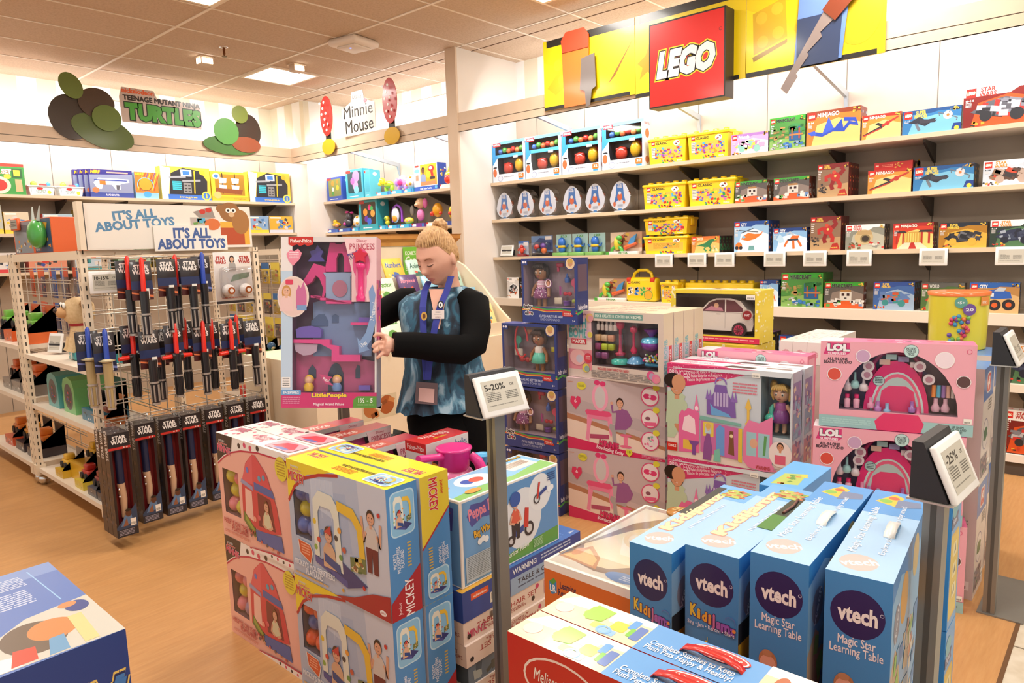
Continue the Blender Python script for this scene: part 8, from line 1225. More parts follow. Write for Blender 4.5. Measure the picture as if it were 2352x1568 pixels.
# ================================================================ boxed toy palaces
def palace():
    w, d, h = .4, .1, .715; win = (.12, .09, .98, .97); t = thing('palace_toy_carton', 'x', 'toy box', group='pink palace toy cartons')
    mb, A = wcarton(w, d, h, 'd8d2d0', [win], '5a2c50', .08); F = A['F']; F.rect(0, 0, 1, .09, 'c8306c'); F.rect(0, .09, .12, .8, 'bcd0e4'); F.poly([(0, .8), (.12, .8), (.12, 1), (0, 1)], 'e8e0de')
    F.text('LittlePeople', .32, .055, .69, .088, 'f0c838', out=['2a3a80'], ow=.06, bold=.06); F.text('Magical Wand Palace', .34, .01, .66, .03, 'f4e4ea', bold=.02); F.rrect(.0, .075, .21, .105, '6a9ac8', .2); F.text('INSPIRES', .03, .082, .19, .098, 'f0f4f8', bold=.02); F.fine(.02, .02, .2, .065, 4, 'e8a0c0', 3); F.poly([(.75, .0), (1, 0), (1, .068), (.8, .068), (.76, .05)], '5a9a34'); F.text('1½ - 5', .81, .03, .96, .058, 'f0f4e8', bold=.02); F.fine(.8, .012, .97, .02, 1, 'c0d8a8', 2); F.rect(.01, .12, .1, .18, 'eeeae6'); F.fine(.02, .125, .09, .175, 5, '5a5a5a', 3)
    R_ = A['R']; R_.bg('d0508a'); R_.rect(0, .75, 1, 1, 'e8b0bc'); R_.poly([(0, .0), (1, 0), (1, .3), (.5, .36), (0, .28)], '8a94b0'); R_.scatter(.1, .3, .9, .75, 16, ['e878a8', 'c83a7a', '8a3a80', 'e8a848'], 4, .15, .4); A['T'].bg('c8302c'); A['T'].text('Fisher-Price', .1, .25, .6, .75, 'f4dcd4', bold=.02); A['T'].rect(.66, 0, 1, 1, 'b83a50'); A['L'].bg('c84a88'); mb.build('carton', t)
    # printed cards over the window
    def card(nm, poly, c_, y, fn=None):
        m = MB(); m.prism([(-w/2+a*w, b*h) for a, b in poly], y, y+.001, PRINT(c_)); fn and fn(Art(m, (-w/2, y-.0002, 0), (1, 0, 0), (0, 0, 1), w, h)); m.build(nm, t)
    yF = -d/2-.0015
    card('red_brand_flag', [(.08, .955), (.12, .945), (.17, .955), (.2, .945), (.25, .955), (.28, .945), (.34, .955), (.34, 1), (.08, 1)], 'c42a20', yF, lambda a: a.text('Fisher-Price', .1, .965, .32, .988, 'f8ece4', bold=.03))
    card('wand_card', [(.66, .99), (1, .99), (1, .5), (.96, .56), (.94, .62), (.74, .62), (.74, .8), (.7, .9)], 'ecc8cc', yF, lambda a: (a.text('Disney', .79, .965, .9, .985, 'b84a60'), a.text('PRINCESS', .72, .925, .98, .96, 'b84a60', bold=.01), a.text('TRY ME!', .7, .875, .82, .91, '5a3a8a', rot=24, bold=.03), a.ell(.84, .84, .09, 'e05a90', .09), a.ell(.84, .74, .06, 'e888ac', .12)))
    card('heart_card', [(.06, .9), (.1, .925), (.14, .915), (.18, .93), (.22, .905), (.2, .87), (.13, .83), (.08, .86)], 'e88aa0', yF, lambda a: a.fine(.09, .87, .19, .91, 4, 'f8e4ea', 3))
    card('round_picture', el(.13, .65, .165, .12, 30), 'e8d4cc', yF, lambda a: (a.ell(.13, .65, .155, 'e4c4bc', .112), a.poly([(.16, .58), (.16, .68), (.19, .72), (.21, .7), (.24, .74), (.27, .66), (.27, .58)], 'c86a9a'), a.poly([(.17, .6), (.27, .6), (.27, .57), (.17, .57)], '7a9ac8'), a.kid(.06, .66, .05, 'c8904a', 'e8c4c0', 'e0ac90', long=True), a.rrect(.05, .72, .13, .75, 'd83a5a')))
    card('arrow_card', [(.96, .72), (.99, .66), (.98, .62), (.99, .5), (.95, .4), (.9, .36), (.93, .34), (.82, .32), (.8, .41), (.83, .39), (.89, .44), (.93, .52), (.93, .62), (.92, .68)], '7f9cc8', yF-.002, lambda a: (a.text('1 Press', .83, .36, .9, .385, 'f0f4fa', rot=40), a.text('2 Press wand', .87, .55, 1.06, .575, 'f0f4fa', rot=82)))
    card('flag_card', [(.4, .2), (.54, .18), (.5, .16), (.55, .13), (.47, .14)], 'c04a78', yF, lambda a: a.text('Press!', .44, .155, .51, .175, 'f8e8ee', rot=-20))
    # moulded palace pieces inside
    def pc(nm, polys, c_, y0, y1):
        m = MB(); [m.prism([(-w/2+a*w, b*h) for a, b in p], y0, y1, PLAST(c_)) for p in polys]; m.build(nm, t)
    pc('blue_wall', [[(.3, .3), (.92, .3), (.92, .62), (.72, .62), (.72, .8), (.45, .8), (.45, .64), (.3, .62)]], '7488b4', .005, .02); pc('blue_tower', [[(.42, .795), (.73, .795), (.71, .77), (.71, .63), (.45, .63), (.45, .77)]], '93a4c8', -.02, .004)
    pc('pink_spire', [[(.44, .82), (.49, .975), (.54, .975), (.55, .965), (.62, .965), (.63, .975), (.68, .975), (.74, .82), (.74, .8), (.64, .8), (.64, .88), (.62, .91), (.58, .91), (.56, .88), (.56, .8), (.44, .8)]], 'd82c80', -.015, .01); pc('pink_side_roof', [[(.18, .72), (.32, .85), (.44, .83), (.46, .7), (.42, .64), (.4, .64), (.42, .7), (.38, .76), (.34, .78), (.3, .74), (.24, .72)]], 'd4307e', -.015, .01); pc('purple_roof', [[(.26, .86), (.3, .89), (.28, .92), (.34, .93), (.36, .96), (.4, .93), (.42, .92), (.4, .89), (.44, .86)]], '4a3890', -.02, .01)
    pc('pink_floor', [[(.3, .645), (.46, .645), (.46, .61), (.73, .61), (.73, .63), (.4, .63), (.4, .655), (.3, .66)], [(.72, .5), (.98, .5), (.98, .485), (.72, .485)], [(.12, .4), (.5, .4), (.5, .37), (.6, .36), (.6, .31), (.82, .31), (.82, .27), (.52, .27), (.52, .34), (.4, .375), (.12, .38)]], 'dc3c88', -.035, .005); pc('rose_wall', [[(.12, .09), (.96, .09), (.96, .27), (.6, .3), (.4, .37), (.12, .37)]], 'b84a7c', .008, .02)
    pc('dark_doorway', [[(.46, .09), (.62, .09), (.62, .2), (.58, .25), (.54, .26), (.5, .25), (.46, .2)], [(.25, .17), (.33, .17), (.33, .22), (.29, .25), (.25, .22)], [(.75, .17), (.8, .17), (.8, .24), (.77, .25), (.75, .22)]], '2c3450', .004, .009); pc('blue_window', [[(.28, .48), (.46, .48), (.46, .51), (.42, .55), (.36, .55), (.28, .51)], [(.5, .5), (.57, .5), (.57, .54), (.535, .55), (.5, .54)]], '465a84', .002, .006)
    pc('purple_couch', [[(.15, .41), (.4, .41), (.41, .46), (.38, .47), (.3, .48), (.2, .475), (.14, .46)], [(.8, .5), (.92, .5), (.92, .53), (.8, .53)], [(.8, .1), (.92, .1), (.92, .13), (.8, .13)]], '6a50b0', -.03, 0); pc('mirror_plaque', [el(.6, .7, .08, .05, 16), ], 'b06a84', -.024, -.019)
    pc('banner_plaque', [[(.12, .38), (.37, .37), (.36, .33), (.3, .31), (.22, .305), (.14, .33)]], 'b89ab0', -.03, -.026)
    m = MB(); m.lathe([(.018, 0), (.02, .02), (.012, .03), (.012, .13), (.019, .14), (.02, .155), (.012, .16)], PLAST('e0307c'), c=(-w/2+.84*w, -d/2-.012, h*.62), n=16); m.build('wand_handle', t); m = MB(); st = [((.034 if k % 2 == 0 else .019)*math.sin(k*.6283), (.034 if k % 2 == 0 else .019)*math.cos(k*.6283)) for k in range(10)]; m.prism([(-w/2+.84*w+x, h*.885+z) for x, z in st][::-1], -d/2-.028, -d/2-.006, PLAST('cc1c3c')); m.build('wand_star', t)
    for x, c_, hc in ((.27, 'e0b030', 'e8bc3a'), (.565, '6a8ac0', 'e0b85a')): m = MB(); m.lathe([(.018, 0), (.022, .02), (.014, .035)], PLAST(c_), c=(-w/2+x*w, -.02, h*.095), n=14); m.ball((-w/2+x*w, -.02, h*.095+.046), .018, PLAST('e0b090'), 12, 8); m.ball((-w/2+x*w, -.012, h*.095+.05), .02, PLAST(hc), 12, 8); m.build('toy_figure', t)
    pane(t, w, d, *win, h); return t
pal = palace()
def pt(px, py, d): return Vector(cam.matrix_world.translation)+_r2*((px-1176)/1621.57*d)-_u2*((py-784)/1621.57*d)+_f*d
b0 = pt(755, 936.5, 2.95); pal.matrix_world = Matrix(((_r2.x, _f.x, _u2.x, b0.x), (_r2.y, _f.y, _u2.y, b0.y), (_r2.z, _f.z, _u2.z, b0.z), (0, 0, 0, 1))); pal.location = b0+_f*.05; pal['label'] = 'tall pink palace toy carton held up by the woman in the patterned tunic'
for i, (x, y, z, rz) in enumerate(((1.735, 2.33, .045, 0), (1.76, 2.56, .055, 1), (1.74, 2.74, .06, -1))): o = dup(pal, (x+.0, y, z), None, ['palace toy carton in the stack beside the batting red carton', 'palace toy carton second in the red topped row behind the pink cartons', 'palace toy carton farthest back in the red topped row'][i]); o.rotation_euler = (0, 0, math.radians(rz)); mb = MB(); mb.box(-.2, -.05, 0, .2, .05, z-.001, PRINT('b08a5a')); tag(mb.build('shipping_carton', loc=(x, y, .0)), ['flat brown carton under the nearest red topped palace carton', 'flat brown carton under the middle red topped palace carton', 'flat brown carton under the farthest red topped palace carton'][i], 'box')
mb, A = carton(.235, .125, .3, 'd8d4d0'); A['T'].bg('c4201c'); A['T'].text('Fisher-Price', .2, .5, .8, .85, 'f0d8d0', rot=180); A['T'].text('batwheels', .35, .25, .65, .4, 'e8d03a', rot=180); A['L'].rect(.0, .86, 1, 1, 'c4201c'); A['L'].text('Fisher-Price', .1, .89, .9, .96, 'f4e8e0'); F = A['F']
for a_, s_ in ((F, .12), (A['L'], .3)): a_.ell(.24 if a_ is F else .5, .72 if a_ is F else .62, s_, 'e0b030', .07); a_.poly([((.24 if a_ is F else .5)+x*s_, (.72 if a_ is F else .62)+z*.07) for x, z in ((-.9, .2), (-.5, .55), (-.3, .2), (-.12, .25), (-.1, .6), (0, .4), (.1, .6), (.12, .25), (.3, .2), (.5, .55), (.9, .2), (.5, -.1), (.25, -.25), (0, -.6), (-.25, -.25), (-.5, -.1))], '1c1a18')
F.text('wheelies', .6, .86, .95, .95, '3a5a90'); F.kid(.4, .4, .24, '4a2a1c', '8a3a34', 'd8a084'); o = mb.build('red_top_carton', loc=(1.885, 2.115, .5)); tag(o, 'red topped carton in front of the woman, with a child picture', 'toy box'); mb, A = carton(.24, .13, .498, '9a8a78'); tag(mb.build('shipping_carton', loc=(1.885, 2.115, .001)), 'plain brown carton under the red topped one', 'box')
t = thing('fin_toy', 'dark grey scalloped toy fin standing behind the red topped cartons', 'toy', (2.04, 2.64, 0)); mb = MB(); mb.prism([(-.1, 0), (.1, 0), (.11, .62), (.1, .68), (.06, .7), (.05, .66), (.02, .69), (-.01, .65), (-.04, .67), (-.07, .62), (-.1, .62)], -.03, .03, PLAST('3c4038')); mb.ball((.0, -.031, .635), (.022, .004, .014), PLAST('d8c83a')); mb.build('fin', t)
# pink toy pan playset
t = thing('toy_pan_playset', 'pink toy saucepan and blue cup on a pink playset between the cartons', 'toy', (1.8, 1.95, 0)); mb = MB(); mb.box(-.22, -.08, 0, .2, .08, .6, PRINT('c8a0c0')); mb.box(-.21, -.075, .6, .19, .075, .625, PRINT('8a6ab8')); mb.build('playset_base', t)
mb = MB(); mb.rings([[(rx*math.cos(q)+.02, rx*.75*math.sin(q), z) for q in [2*math.pi*k/24 for k in range(24)]] for rx, z in ((.1, .625), (.1, .66), (.075, .7), (.055, .715))], PLAST('e87aac')); mb.build('stove', t)
mb = MB(); mb.lathe([(.045, .7), (.062, .725), (.066, .785), (.072, .79), (.07, .796), (.058, .796)], PLAST('dc2c84'), c=(.02, 0, 0), n=26); mb.lathe([(.058, .79), (.001, .791)], PLAST('f4eef0'), c=(.02, 0, 0), n=24); mb.tube([(-.04, 0, .772), (-.08, 0, .778), (-.16, .0, .79)], [.016, .013, .015], PLAST('dc2c84'), 12); mb.tube([(.06, -.05, .765), (.075, -.075, .74), (.085, -.085, .705)], [.016, .02, .022], PLAST('dc2c84'), 12); mb.build('saucepan', t); mb = MB(); mb.lathe([(.014, .68), (.018, .7), (.036, .735), (.038, .738), (.03, .732)], PLAST('58a8d8'), c=(.155, -.02, 0), n=20); mb.build('blue_cup', t)
stand((2.02, 2.96, 0), 1.0, 0, 0, 'grey post price stand mostly hidden behind the held palace carton', '', (-.1, -.1, .1, .1))
# ================================================================ book display
CRM = noisy('cream_laminate', 'ecd9bc', 'f0dfc4', (1, 1, 1), 5, .45); t = thing('book_display', 'cream book display with curved sides behind the woman', 'book display', (2.43, 3.85, 0)); mb = MB(); mb.box(0, .0, .1, 1.86, .9, .86, CRM); mb.box(.05, .05, 0, 1.8, .9, .1, M('b89a72', .5)); mb.build('base_cabinet', t)
for x in (.57, 1.835): mb = MB(); pr = [(-.02, .86), (.9, .86), (.9, 1.5), (.68, 1.5), (.5, 1.42), (.3, 1.26), (.1, 1.06), (0, .98)]; vs = [(x+e, a, b) for e in (0, .025) for a, b in pr]; n_ = len(pr); mb.add(vs, [list(range(n_))[::-1], list(range(n_, 2*n_))]+[(i, (i+1) % n_, (i+1) % n_+n_, i+n_) for i in range(n_)], CRM); mb.build('side_panel', t)
for i in range(4): mb = MB(); y, z = .03+.18*i, .87+.13*i; mb.box(.6, y, z, 1.83, y+.012, z+.09, CRM); mb.box(.6, y, z-.01, 1.83, y+.2, z, CRM); mb.build('book_ledge', t)
mb = MB(); a = Art(mb, (.34, -.0004, .42), (1, 0, 0), (0, 0, 1), .3, .16); a.bg('d8c8a8'); a.ell(.25, .5, .2, 'b8703c'); a.ell(.7, .55, .22, 'a8582c'); a.scatter(.1, .2, .9, .8, 8, ['c8844c', '8a4a24', 'e8d8b8'], 3, .1, .2); mb.build('animal_picture', t)
BK = [('e8f0d8', 'Tractor', '5a9a3a'), ('f4e8a0', 'Touch', 'd8843a'), ('5a3a70', 'Storybook', 'e88aa0'), ('c84a34', '100 FIRST\nWORDS', 'f4e8d0'), ('8ac0d8', 'Farm', 'f4f0e0'), ('e8c84a', 'Numbers', '4a6ab0'), ('6a9a4a', '100 FARM', 'f0e8d0'), ('b8d8c8', 'Animals', '3a6a5a')]
for i in range(4):
    for k in range(5):
        c_, tx, tc = BK[(i*3+k*2+(k > 3)) % 8] if (i, k) not in {(2, 0): 1, (2, 1): 1} else BK[0]; w_, h_ = .2, .25-.02*(k % 2); mb = MB(); mb.bevbox(-w_/2, 0, 0, w_/2, .016, h_, .002, PRINT(c_), 1); a = Art(mb, (-w_/2, -.0003, 0), (1, 0, 0), (0, 0, 1), w_, h_); a.text(tx, .12, .68 if '\n' not in tx else .6, .88, .86, tc, bold=.03); a.ell(.5, .35, .22, tc); a.scatter(.2, .15, .8, .55, 7, [c_, 'e8d8b0', 'd8503c', '4a8ab0'], i*7+k, .08, .18); mb.xform(Matrix.Rotation(math.radians(-22), 4, 'X'))
        tag(mb.build('picture_book', loc=(2.43+.73+.245*k, 3.85+.075+.18*i, .8785+.13*i)), f'picture book, {OR[k]} from the left on the {["lowest", "second", "third", "top"][i]} tier of the cream display', 'book', 'picture books on the cream display')
t = thing('wooden_crown_display', 'cream unit with orange wooden crown moulding behind the book display', 'display', (4.1, 4.9, 0)); mb = MB(); mb.box(-.55, -.1, 0, .5, .1, 1.62, CRM); mb.build('cabinet', t); wd = noisy('oak_trim', 'b87838', 'd09850', (1, 8, 1), 6, .4); mb = MB(); mb.rings([[(-.55-e, -.1-e, z), (.5+e, -.1-e, z), (.5+e, .1, z), (-.55-e, .1, z)] for e, z in ((.01, 1.6), (.015, 1.63), (.04, 1.66), (.04, 1.69), (.05, 1.7))], wd, False); mb.build('crown_moulding', t)
mb = MB(); a = Art(mb, (-.13, -.112, 1.34), (1, 0, 0), (0, 0, 1), .24, .25); a.bg('7ac040'); a.text("KOHL'S", .1, .72, .6, .86, 'f0f4e0', bold=.03); a.text('Cares', .1, .42, .8, .68, 'f0f4e0', bold=.03, shear=.15); a.fine(.1, .15, .8, .34, 3, 'd8ecc0', 3); mb.build('green_sign', t)
# ================================================================ the woman
wm = thing('person', 'woman with a hair bun in a blue patterned tunic holding a tall toy carton', 'person', tuple(pt(1030, 960, 3.3).xy)+(0,))
WI = Matrix.Translation(-Vector(wm.location)); L = lambda px, py, d: WI @ pt(px, py, d)
SK = noisy('skin', 'dca48c', 'e6b39b', (1, 1, 1), 9, .5); BLK = M('0a0909', .9, kind='black_cloth'); BLK.node_tree.nodes['Principled BSDF'].inputs['Specular IOR Level'].default_value = .15
def loop(c, rx, ry, n=28, up=None, fx=None, sq=2.0):
    """ellipse ring; rx along picture right, ry along view depth"""
    r = []; X = fx or Vector((_rt.x, _rt.y, 0)); Y = Vector((-X.y, X.x, 0))
    for k in range(n):
        q = 2*math.pi*k/n; cq, sq_ = math.cos(q), math.sin(q); r.append(c+X*(rx*math.copysign(abs(cq)**(2/sq), cq))+Y*(ry*math.copysign(abs(sq_)**(2/sq), sq_)))
    return r
tx = Vector((math.cos(math.radians(-48)+.25), math.sin(math.radians(-48)+.25), 0))     # across the shoulders
hc = L(1004, 590, 3.2)
# head frame: face turned to picture left and bowed
yaw, pit = math.radians(34), math.radians(19); fd = (-_f*math.cos(yaw)-_r2*math.sin(yaw)); fd = Vector((fd.x, fd.y, 0)).normalized(); upv = Vector((0, 0, 1)); fdir = fd*math.cos(pit)-upv*math.sin(pit); hup = upv*math.cos(pit)+fd*math.sin(pit); hx = (-fdir).cross(hup).normalized()*-1
HM = Matrix(((hx.x, -fdir.x, hup.x, hc.x), (hx.y, -fdir.y, hup.y, hc.y), (hx.z, -fdir.z, hup.z, hc.z), (0, 0, 0, 1)))
g = lambda x, z, cx, cz, sx, sz: math.exp(-((x-cx)/sx)**2-((z-cz)/sz)**2)
def headpt(th, ph):
    x, y, z = math.cos(ph)*math.sin(th), -math.cos(ph)*math.cos(th), math.sin(ph)
    X, Y, Z_ = .078*x, .1*y, .125*z
    if Z_ < -.01: k = (-.01-Z_)/.115; X *= 1-.42*k**1.3; Y = Y*(1-.12*k)-(.006*k if y < 0 else -.03*k)
    if y > 0 and Z_ < -.03: Y *= max(.35, 1-(-.03-Z_)*5)
    fr = max(0, -y)**.5
    if y < 0:
        Y -= fr*(.024*g(X, Z_, 0, -.033, .011, .013)+.013*g(X, Z_, 0, -.008, .0085, .026)+.006*g(X, Z_, 0, .028, .05, .012)+.0055*g(X, Z_, 0, -.068, .022, .007)+.0045*g(X, Z_, 0, -.079, .018, .006)+.012*g(X, Z_, 0, -.105, .024, .016)+.005*g(abs(X), Z_, .042, -.03, .02, .02)); Y += fr*(.014*g(abs(X), Z_, .031, .004, .015, .012)+.005*g(X, Z_, 0, -.0735, .026, .002)+.004*g(X, Z_, 0, -.09, .02, .004)); Y -= fr*.009*g(abs(X), Z_, .031, .0, .012, .009)
    return HM @ Vector((X*1.04, Y*1.04, Z_*1.03))
bd = MB(); NT, NP = 72, 56
bd.rings([[headpt(2*math.pi*j/NT, (-.5+(i+.3)/(NP+.6))*math.pi) for j in range(NT)] for i in range(NP+1)], SK)
nb_ = L(1034, 672, 3.3); hb = HM @ Vector((0, .04, -.07))
for e in (-1, 1):   # ears
    bd.frombm((lambda b: (bmesh.ops.create_uvsphere(b, u_segments=12, v_segments=8, radius=1, matrix=HM @ Matrix.Translation((e*.081, .012, -.012)) @ Matrix.Rotation(e*.35, 4, 'Z') @ Matrix.Diagonal((.009, .019, .032, 1))), b)[1])(bmesh.new()), SK)
bd.tube([hb, hb.lerp(nb_, .5), nb_, L(1030, 700, 3.3)], [.052, .049, .056, .085], SK, 20)
shL, shR = L(1088, 692, 3.24), L(938, 692, 3.36)
bd.rings([loop(L(*c), rx, ry, 28, fx=tx, sq=2.4) for c, rx, ry in (((1032, 970, 3.3), .15, .11), ((1026, 900, 3.28), .145, .1), ((1018, 840, 3.28), .135, .1), ((1014, 780, 3.28), .15, .115), ((1015, 725, 3.29), .165, .105), ((1020, 690, 3.3), .13, .08), ((1026, 672, 3.3), .07, .06))], SK)
el_, wr = L(1086, 800, 3.12), L(902, 792, 2.98); elr, wrr = L(876, 726, 3.3), L(800, 742, 3.16)
bd.tube([shL, shL.lerp(el_, .5), el_], [.042, .05, .045], SK, 16); bd.tube([el_, el_.lerp(wr, .4), wr], [.045, .043, .028], SK, 16); bd.tube([shR, shR.lerp(elr, .5), elr], [.042, .048, .043], SK, 16); bd.tube([elr, elr.lerp(wrr, .5), wrr], [.043, .04, .028], SK, 16)
def limb(ps, rs, n=10): bd.tube([L(*p) for p in ps], rs, SK, n)
limb([(902, 792, 2.98), (890, 792, 2.965), (880, 790, 2.955)], [.028, .036, .034], 14); limb([(892, 803, 2.965), (882, 802, 2.955)], [.03, .028])
FG = [[(884, 776, 2.96), (876, 768, 2.94), (866, 767, 2.925), (858, 774, 2.925)], [(880, 787, 2.955), (870, 785, 2.935), (860, 792, 2.925), (855, 798, 2.928)], [(880, 797, 2.955), (872, 799, 2.935), (863, 805, 2.927), (857, 808, 2.93)], [(883, 806, 2.955), (876, 813, 2.94), (869, 820, 2.932), (865, 824, 2.934)]]
for i, F_ in enumerate(FG): limb(F_, [.0105, .0098, .0092, .0075] if i < 3 else [.0095, .0085, .0078, .0065])
limb([(893, 780, 2.975), (886, 772, 3.01), (878, 772, 3.045), (870, 776, 3.055)], [.014, .012, .011, .008])                    # thumb behind the carton
limb([(800, 742, 3.16), (790, 744, 3.13), (780, 748, 3.1)], [.028, .036, .034], 14)
for k in range(4): limb([(782, 736+9*k, 3.1), (772, 734+10*k, 3.085), (760, 735+11*k, 3.075)], [.011, .01, .008])
limb([(790, 732, 3.13), (782, 722, 3.1), (776, 716, 3.08)], [.013, .011, .009])
for e, px in ((-1, 998), (1, 1072)): bd.tube([L(px+8*e*-1, 960, 3.3), Vector((L(px, 960, 3.3).x, L(px, 960, 3.3).y, .5)), Vector((L(px, 960, 3.3).x, L(px, 960, 3.3).y, .06))], [.1, .062, .042], SK, 16); q = Vector((L(px, 960, 3.3).x, L(px, 960, 3.3).y, .035)); bd.tube([q, q-_f*.12], [.04, .032], SK, 10)
body = bd.build('body', wm); md = body.modifiers.new('join', 'REMESH'); md.mode = 'VOXEL'; md.voxel_size = .0042; sm_ = body.modifiers.new('smooth', 'SMOOTH'); sm_.iterations = 3; sm_.factor = .5
me = bpy.data.meshes.new_from_object(body.evaluated_get(bpy.context.evaluated_depsgraph_get())); body.modifiers.clear(); body.data = me; me.polygons.foreach_set('use_smooth', [True]*len(me.polygons)); me.materials.clear(); me.materials.append(SK); me.materials.append(M('cc8a7e', .4, kind='lips'))
HI = HM.inverted()
for p in me.polygons:
    c = HI @ p.center; x, z = c.x/1.04, c.z/1.03
    if c.y < -.07 and abs(x) < .023-abs(z+.0735)*1.2 and abs(z+.0735) < .008: p.material_index = 1
# hair, brows, lashes
HR2 = M('c49a66', .5, kind='hair_light'); HR = noisy('strawberry_blond_hair', 'a87c4c', 'd0a674', (26, 5, 26), 3, .5, .0, 60)
mb = MB(); NH = 48; rs = []
for i in range(15):
    ph = math.pi/2*(1-i/14*1.0)*.985; ring = []
    for j in range(NH):
        th = 2*math.pi*j/NH; low = .34+.22*math.cos(th*2)*0 if False else (.56 if math.cos(th) > .55 else (.56-(.55-math.cos(th))*1.05 if math.cos(th) > -.2 else -.3)); p_ = math.pi/2-(math.pi/2-low)*(i/14); q = HI @ headpt(th, p_); sc = 1.075 if i < 13 else 1.03; ring.append(HM @ Vector((q.x*sc, q.y*sc+.004, q.z*sc)))
    rs.append(ring)
mb.rings(rs[::-1], HR, True, True)
for j in range(46):      # combed strands drawn back to the bun
    th = -2.2+4.4*j/45; lo_ = .6 if abs(th) < 1 else .6-(abs(th)-1)*.75; q0 = HI @ headpt(th, lo_); bl = Vector((0, .07, .1)); pts = []
    for u in range(7):
        s_ = u/6; v = (q0.lerp(bl, s_)); v = Vector((v.x, v.y, v.z)); n_ = math.sqrt((v.x/.081)**2+(v.y/.104)**2+(v.z/.129)**2); pts.append(HM @ (v*(1.072/max(n_, .2))))
    mb.tube(pts, [.0015, .004, .0045, .0045, .0045, .004, .003], HR if j % 3 else HR2, 6)
hair = mb.build('hair', wm)
mb = MB(); bc = HM @ Vector((.0, .075, .118))
for k in range(9): a_ = k*.7; pts = [bc+HM.to_3x3() @ Vector((.026*math.cos(a_+u)*(1-.3*abs(v)), .014*v*1.5, .026*math.sin(a_+u))) for u, v in ((0, -1), (.7, -.4), (1.4, .2), (2.1, .8))]; mb.tube(pts, [.012, .016, .015, .008], HR, 8)
mb.ball(bc, .026, M('5a3420', .6, kind='hair_dark'), 12, 8); mb.build('hair_bun', hair)
mb = MB()
for e in (-1, 1):
    on = lambda x, z, o: HM @ (lambda v: Vector((v.x, v.y-o, v.z)))(HI @ headpt(math.atan2(x/.078, .9), math.asin(max(-1, min(1, z/.125)))))
    mb.tube([on(e*x, z, .002) for x, z in ((.014, .02), (.026, .026), (.04, .025), (.05, .019))], [.002, .003, .0026, .001], M('8a5a3a', .7, kind='brow'), 6); mb.tube([on(e*x, z, .0022) for x, z in ((.017, -.004), (.026, -.0075), (.037, -.0065), (.046, -.002))], [.0012, .002, .002, .0012], M('3a2018', .6, kind='lash'), 6)
mb.build('brows_and_lashes', wm)
# clothes
TUN = bpy.data.materials.new('blue_dyed_cloth'); TUN.use_nodes = True; nt = TUN.node_tree; b = nt.nodes['Principled BSDF']; tc = nt.nodes.new('ShaderNodeTexCoord'); mp = nt.nodes.new('ShaderNodeMapping'); mp.inputs['Scale'].default_value = (9, 9, 2.6); no = nt.nodes.new('ShaderNodeTexNoise'); no.inputs['Scale'].default_value = 1.6; no.inputs['Detail'].default_value = 6; no.inputs['Distortion'].default_value = .8; cr = nt.nodes.new('ShaderNodeValToRGB'); cr.color_ramp.elements[0].position = .38; cr.color_ramp.elements[0].color = (*lin('14202e'), 1); cr.color_ramp.elements[1].position = .68; cr.color_ramp.elements[1].color = (*lin('9fbccb'), 1)
for ps, c_ in ((.47, '24384a'), (.52, '2c6078'), (.57, '35566e'), (.61, '5d8ca4')): e_ = cr.color_ramp.elements.new(ps); e_.color = (*lin(c_), 1)
for a_, b_ in ((tc.outputs['Object'], mp.inputs[0]), (mp.outputs[0], no.inputs[0]), (no.outputs[0], cr.inputs[0]), (cr.outputs[0], b.inputs['Base Color'])): nt.links.new(a_, b_)
b.inputs['Roughness'].default_value = .75
mb = MB(); rg = [loop(L(*c), rx, ry, 40, fx=tx, sq=2.5) for c, rx, ry in (((1022, 934, 3.27), .225, .15), ((1024, 890, 3.27), .205, .14), ((1020, 840, 3.27), .178, .13), ((1014, 790, 3.27), .174, .14), ((1012, 750, 3.275), .182, .145), ((1014, 715, 3.285), .2, .125), ((1018, 690, 3.29), .205, .1), ((1021, 675, 3.3), .178, .085), ((1023, 666, 3.3), .13, .075), ((1027, 658, 3.3), .08, .064))]
for i, r in enumerate(rg[:4]):
    for k in range(40): r[k] = r[k]+(r[k]-L(1018, 850, 3.27)).normalized()*.008*math.sin(k*1.9+i*.5)*(1-i/5)
mb.rings(rg, TUN, True, False); tun = mb.build('tunic', wm)
mb = MB(); c0 = L(1003, 680, 3.13); vv = [L(986, 664, 3.2), L(1030, 664, 3.19), L(1010, 755, 3.115), L(1004, 755, 3.117)]; mb.add([v-_f*.012 for v in vv], [(0, 3, 2, 1)], SK); mb.build('open_neckline', tun)
mb = MB()
def slv(ps, rs): mb.tube([L(*p) for p in ps], rs, BLK, 22)
slv([(1066, 686, 3.27), (1088, 700, 3.24), (1092, 752, 3.18), (1086, 790, 3.13), (1062, 803, 3.09), (1010, 800, 3.05), (950, 792, 3.01), (903, 791, 2.98)], [.058, .075, .07, .066, .066, .062, .056, .052]); slv([(958, 688, 3.36), (932, 694, 3.36), (900, 708, 3.33), (874, 722, 3.3), (850, 732, 3.25), (806, 741, 3.17)], [.058, .072, .066, .062, .058, .048]); mb.build('sleeves', wm)
mb = MB()
for px in (996, 1074): a_, b_ = L(px, 930, 3.3), L(px, 960, 3.3); mb.tube([a_, b_, Vector((b_.x, b_.y, .55)), Vector((b_.x, b_.y, .1))], [.12, .125, .1, .085], BLK, 22)
mb.rings([loop(L(1034, y, 3.3), rx, ry, 28, fx=tx, sq=2.4) for y, rx, ry in ((995, .19, .135), (960, .195, .14), (915, .18, .125))], BLK); mb.build('trousers', wm)
mb = MB()
for px in (996, 1074): b_ = L(px, 960, 3.3); q = Vector((b_.x, b_.y, .04)); mb.tube([q+_f*.06, q, q-_f*.1, q-_f*.17], [.04, .048, .045, .03], M('1a1818', .5), 14)
mb.build('shoes', wm)
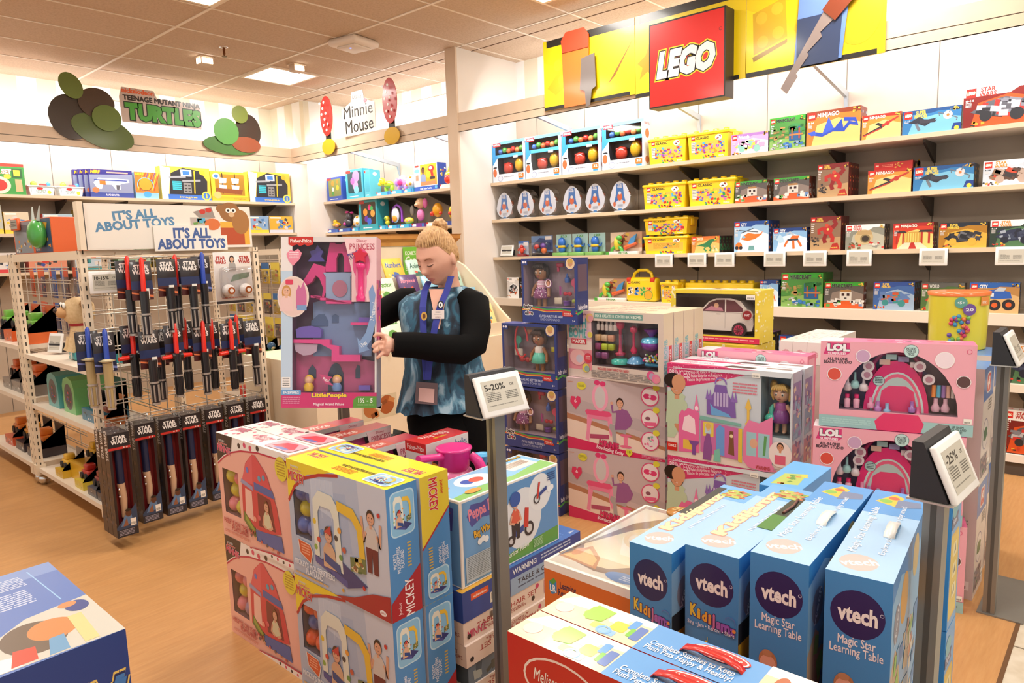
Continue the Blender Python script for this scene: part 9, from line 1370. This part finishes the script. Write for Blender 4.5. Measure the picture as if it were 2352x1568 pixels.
LAN = M('2a3494', .6, kind='lanyard'); mb = MB(); st = lambda ps, wd: [mb.add([L(x+wd, y, d), L(x-wd, y, d), L(x2-wd, y2, d2), L(x2+wd, y2, d2)], [(0, 1, 2, 3)], LAN) for (x, y, d), (x2, y2, d2) in zip(ps, ps[1:])]
st([(1036, 634, 3.185), (1026, 668, 3.165), (1012, 700, 3.125), (1000, 745, 3.105), (990, 800, 3.09), (982, 872, 3.09)], 7.5); st([(986, 645, 3.23), (975, 668, 3.18), (971, 705, 3.14), (972, 750, 3.12), (975, 810, 3.1), (980, 872, 3.09)], 7.5); lan = mb.build('lanyard', wm)
mb = MB(); v = [L(956, 876, 3.1), L(1005, 880, 3.1), L(1004, 930, 3.1), L(953, 926, 3.1)]; mb.add(v+[q-_f*-.004 for q in v], [(0, 1, 2, 3)[::-1], (4, 5, 6, 7), (0, 1, 5, 4), (1, 2, 6, 5), (2, 3, 7, 6), (3, 0, 4, 7)], M('6a5458', .3)); v = [L(963, 890, 3.097), L(998, 893, 3.097), L(996, 925, 3.097), L(961, 921, 3.097)]; mb.add(v, [(3, 2, 1, 0)], M('d8b0a8', .4)); mb.build('badge_holder', lan)
def pin(nm, px, py, d, wd, hh, c_, fn): mb = MB(); o = L(px-wd/2, py+hh/2, d); k = d/1621.57; a = Art(mb, o, _r2, _u2, wd*k, hh*k); fn(a); mb.build(nm, tun)
pin('name_badge', 1006, 722, 3.105, 29, 20, '', lambda a: (a.bg('f0e0da'), a.fine(.3, .62, .7, .82, 1, '4a4a50', 2), a.fine(.2, .42, .8, .5, 1, 'b8aaa8', 3), a.text("KOHL'S", .3, .12, .7, .26, '7a2a30'))); pin('round_button', 974, 726, 3.105, 14, 20, '', lambda a: (a.ell(.5, .5, .5, 'd8a848', .5), a.ell(.5, .5, .25, '6a3a1c', .3))); pin('white_button', 1012, 700, 3.1, 15, 19, '', lambda a: (a.ell(.5, .5, .5, '1c1c24', .5), a.ell(.5, .5, .32, 'f0f0f0', .36), a.ell(.5, .5, .12, '2a2a2a', .16)))
mb = MB(); rc = L(871.5, 799, 2.935); mb.rings([[rc+_r2*(q*.7)+_u2*(.0112*math.cos(a_)+q*.2)+_f*(.0112*math.sin(a_)) for a_ in [2*math.pi*k/16 for k in range(16)]] for q in (-.002, .002)], M('d8b050', .2, 1, kind='gold'), True, False); mb.build('ring', wm)
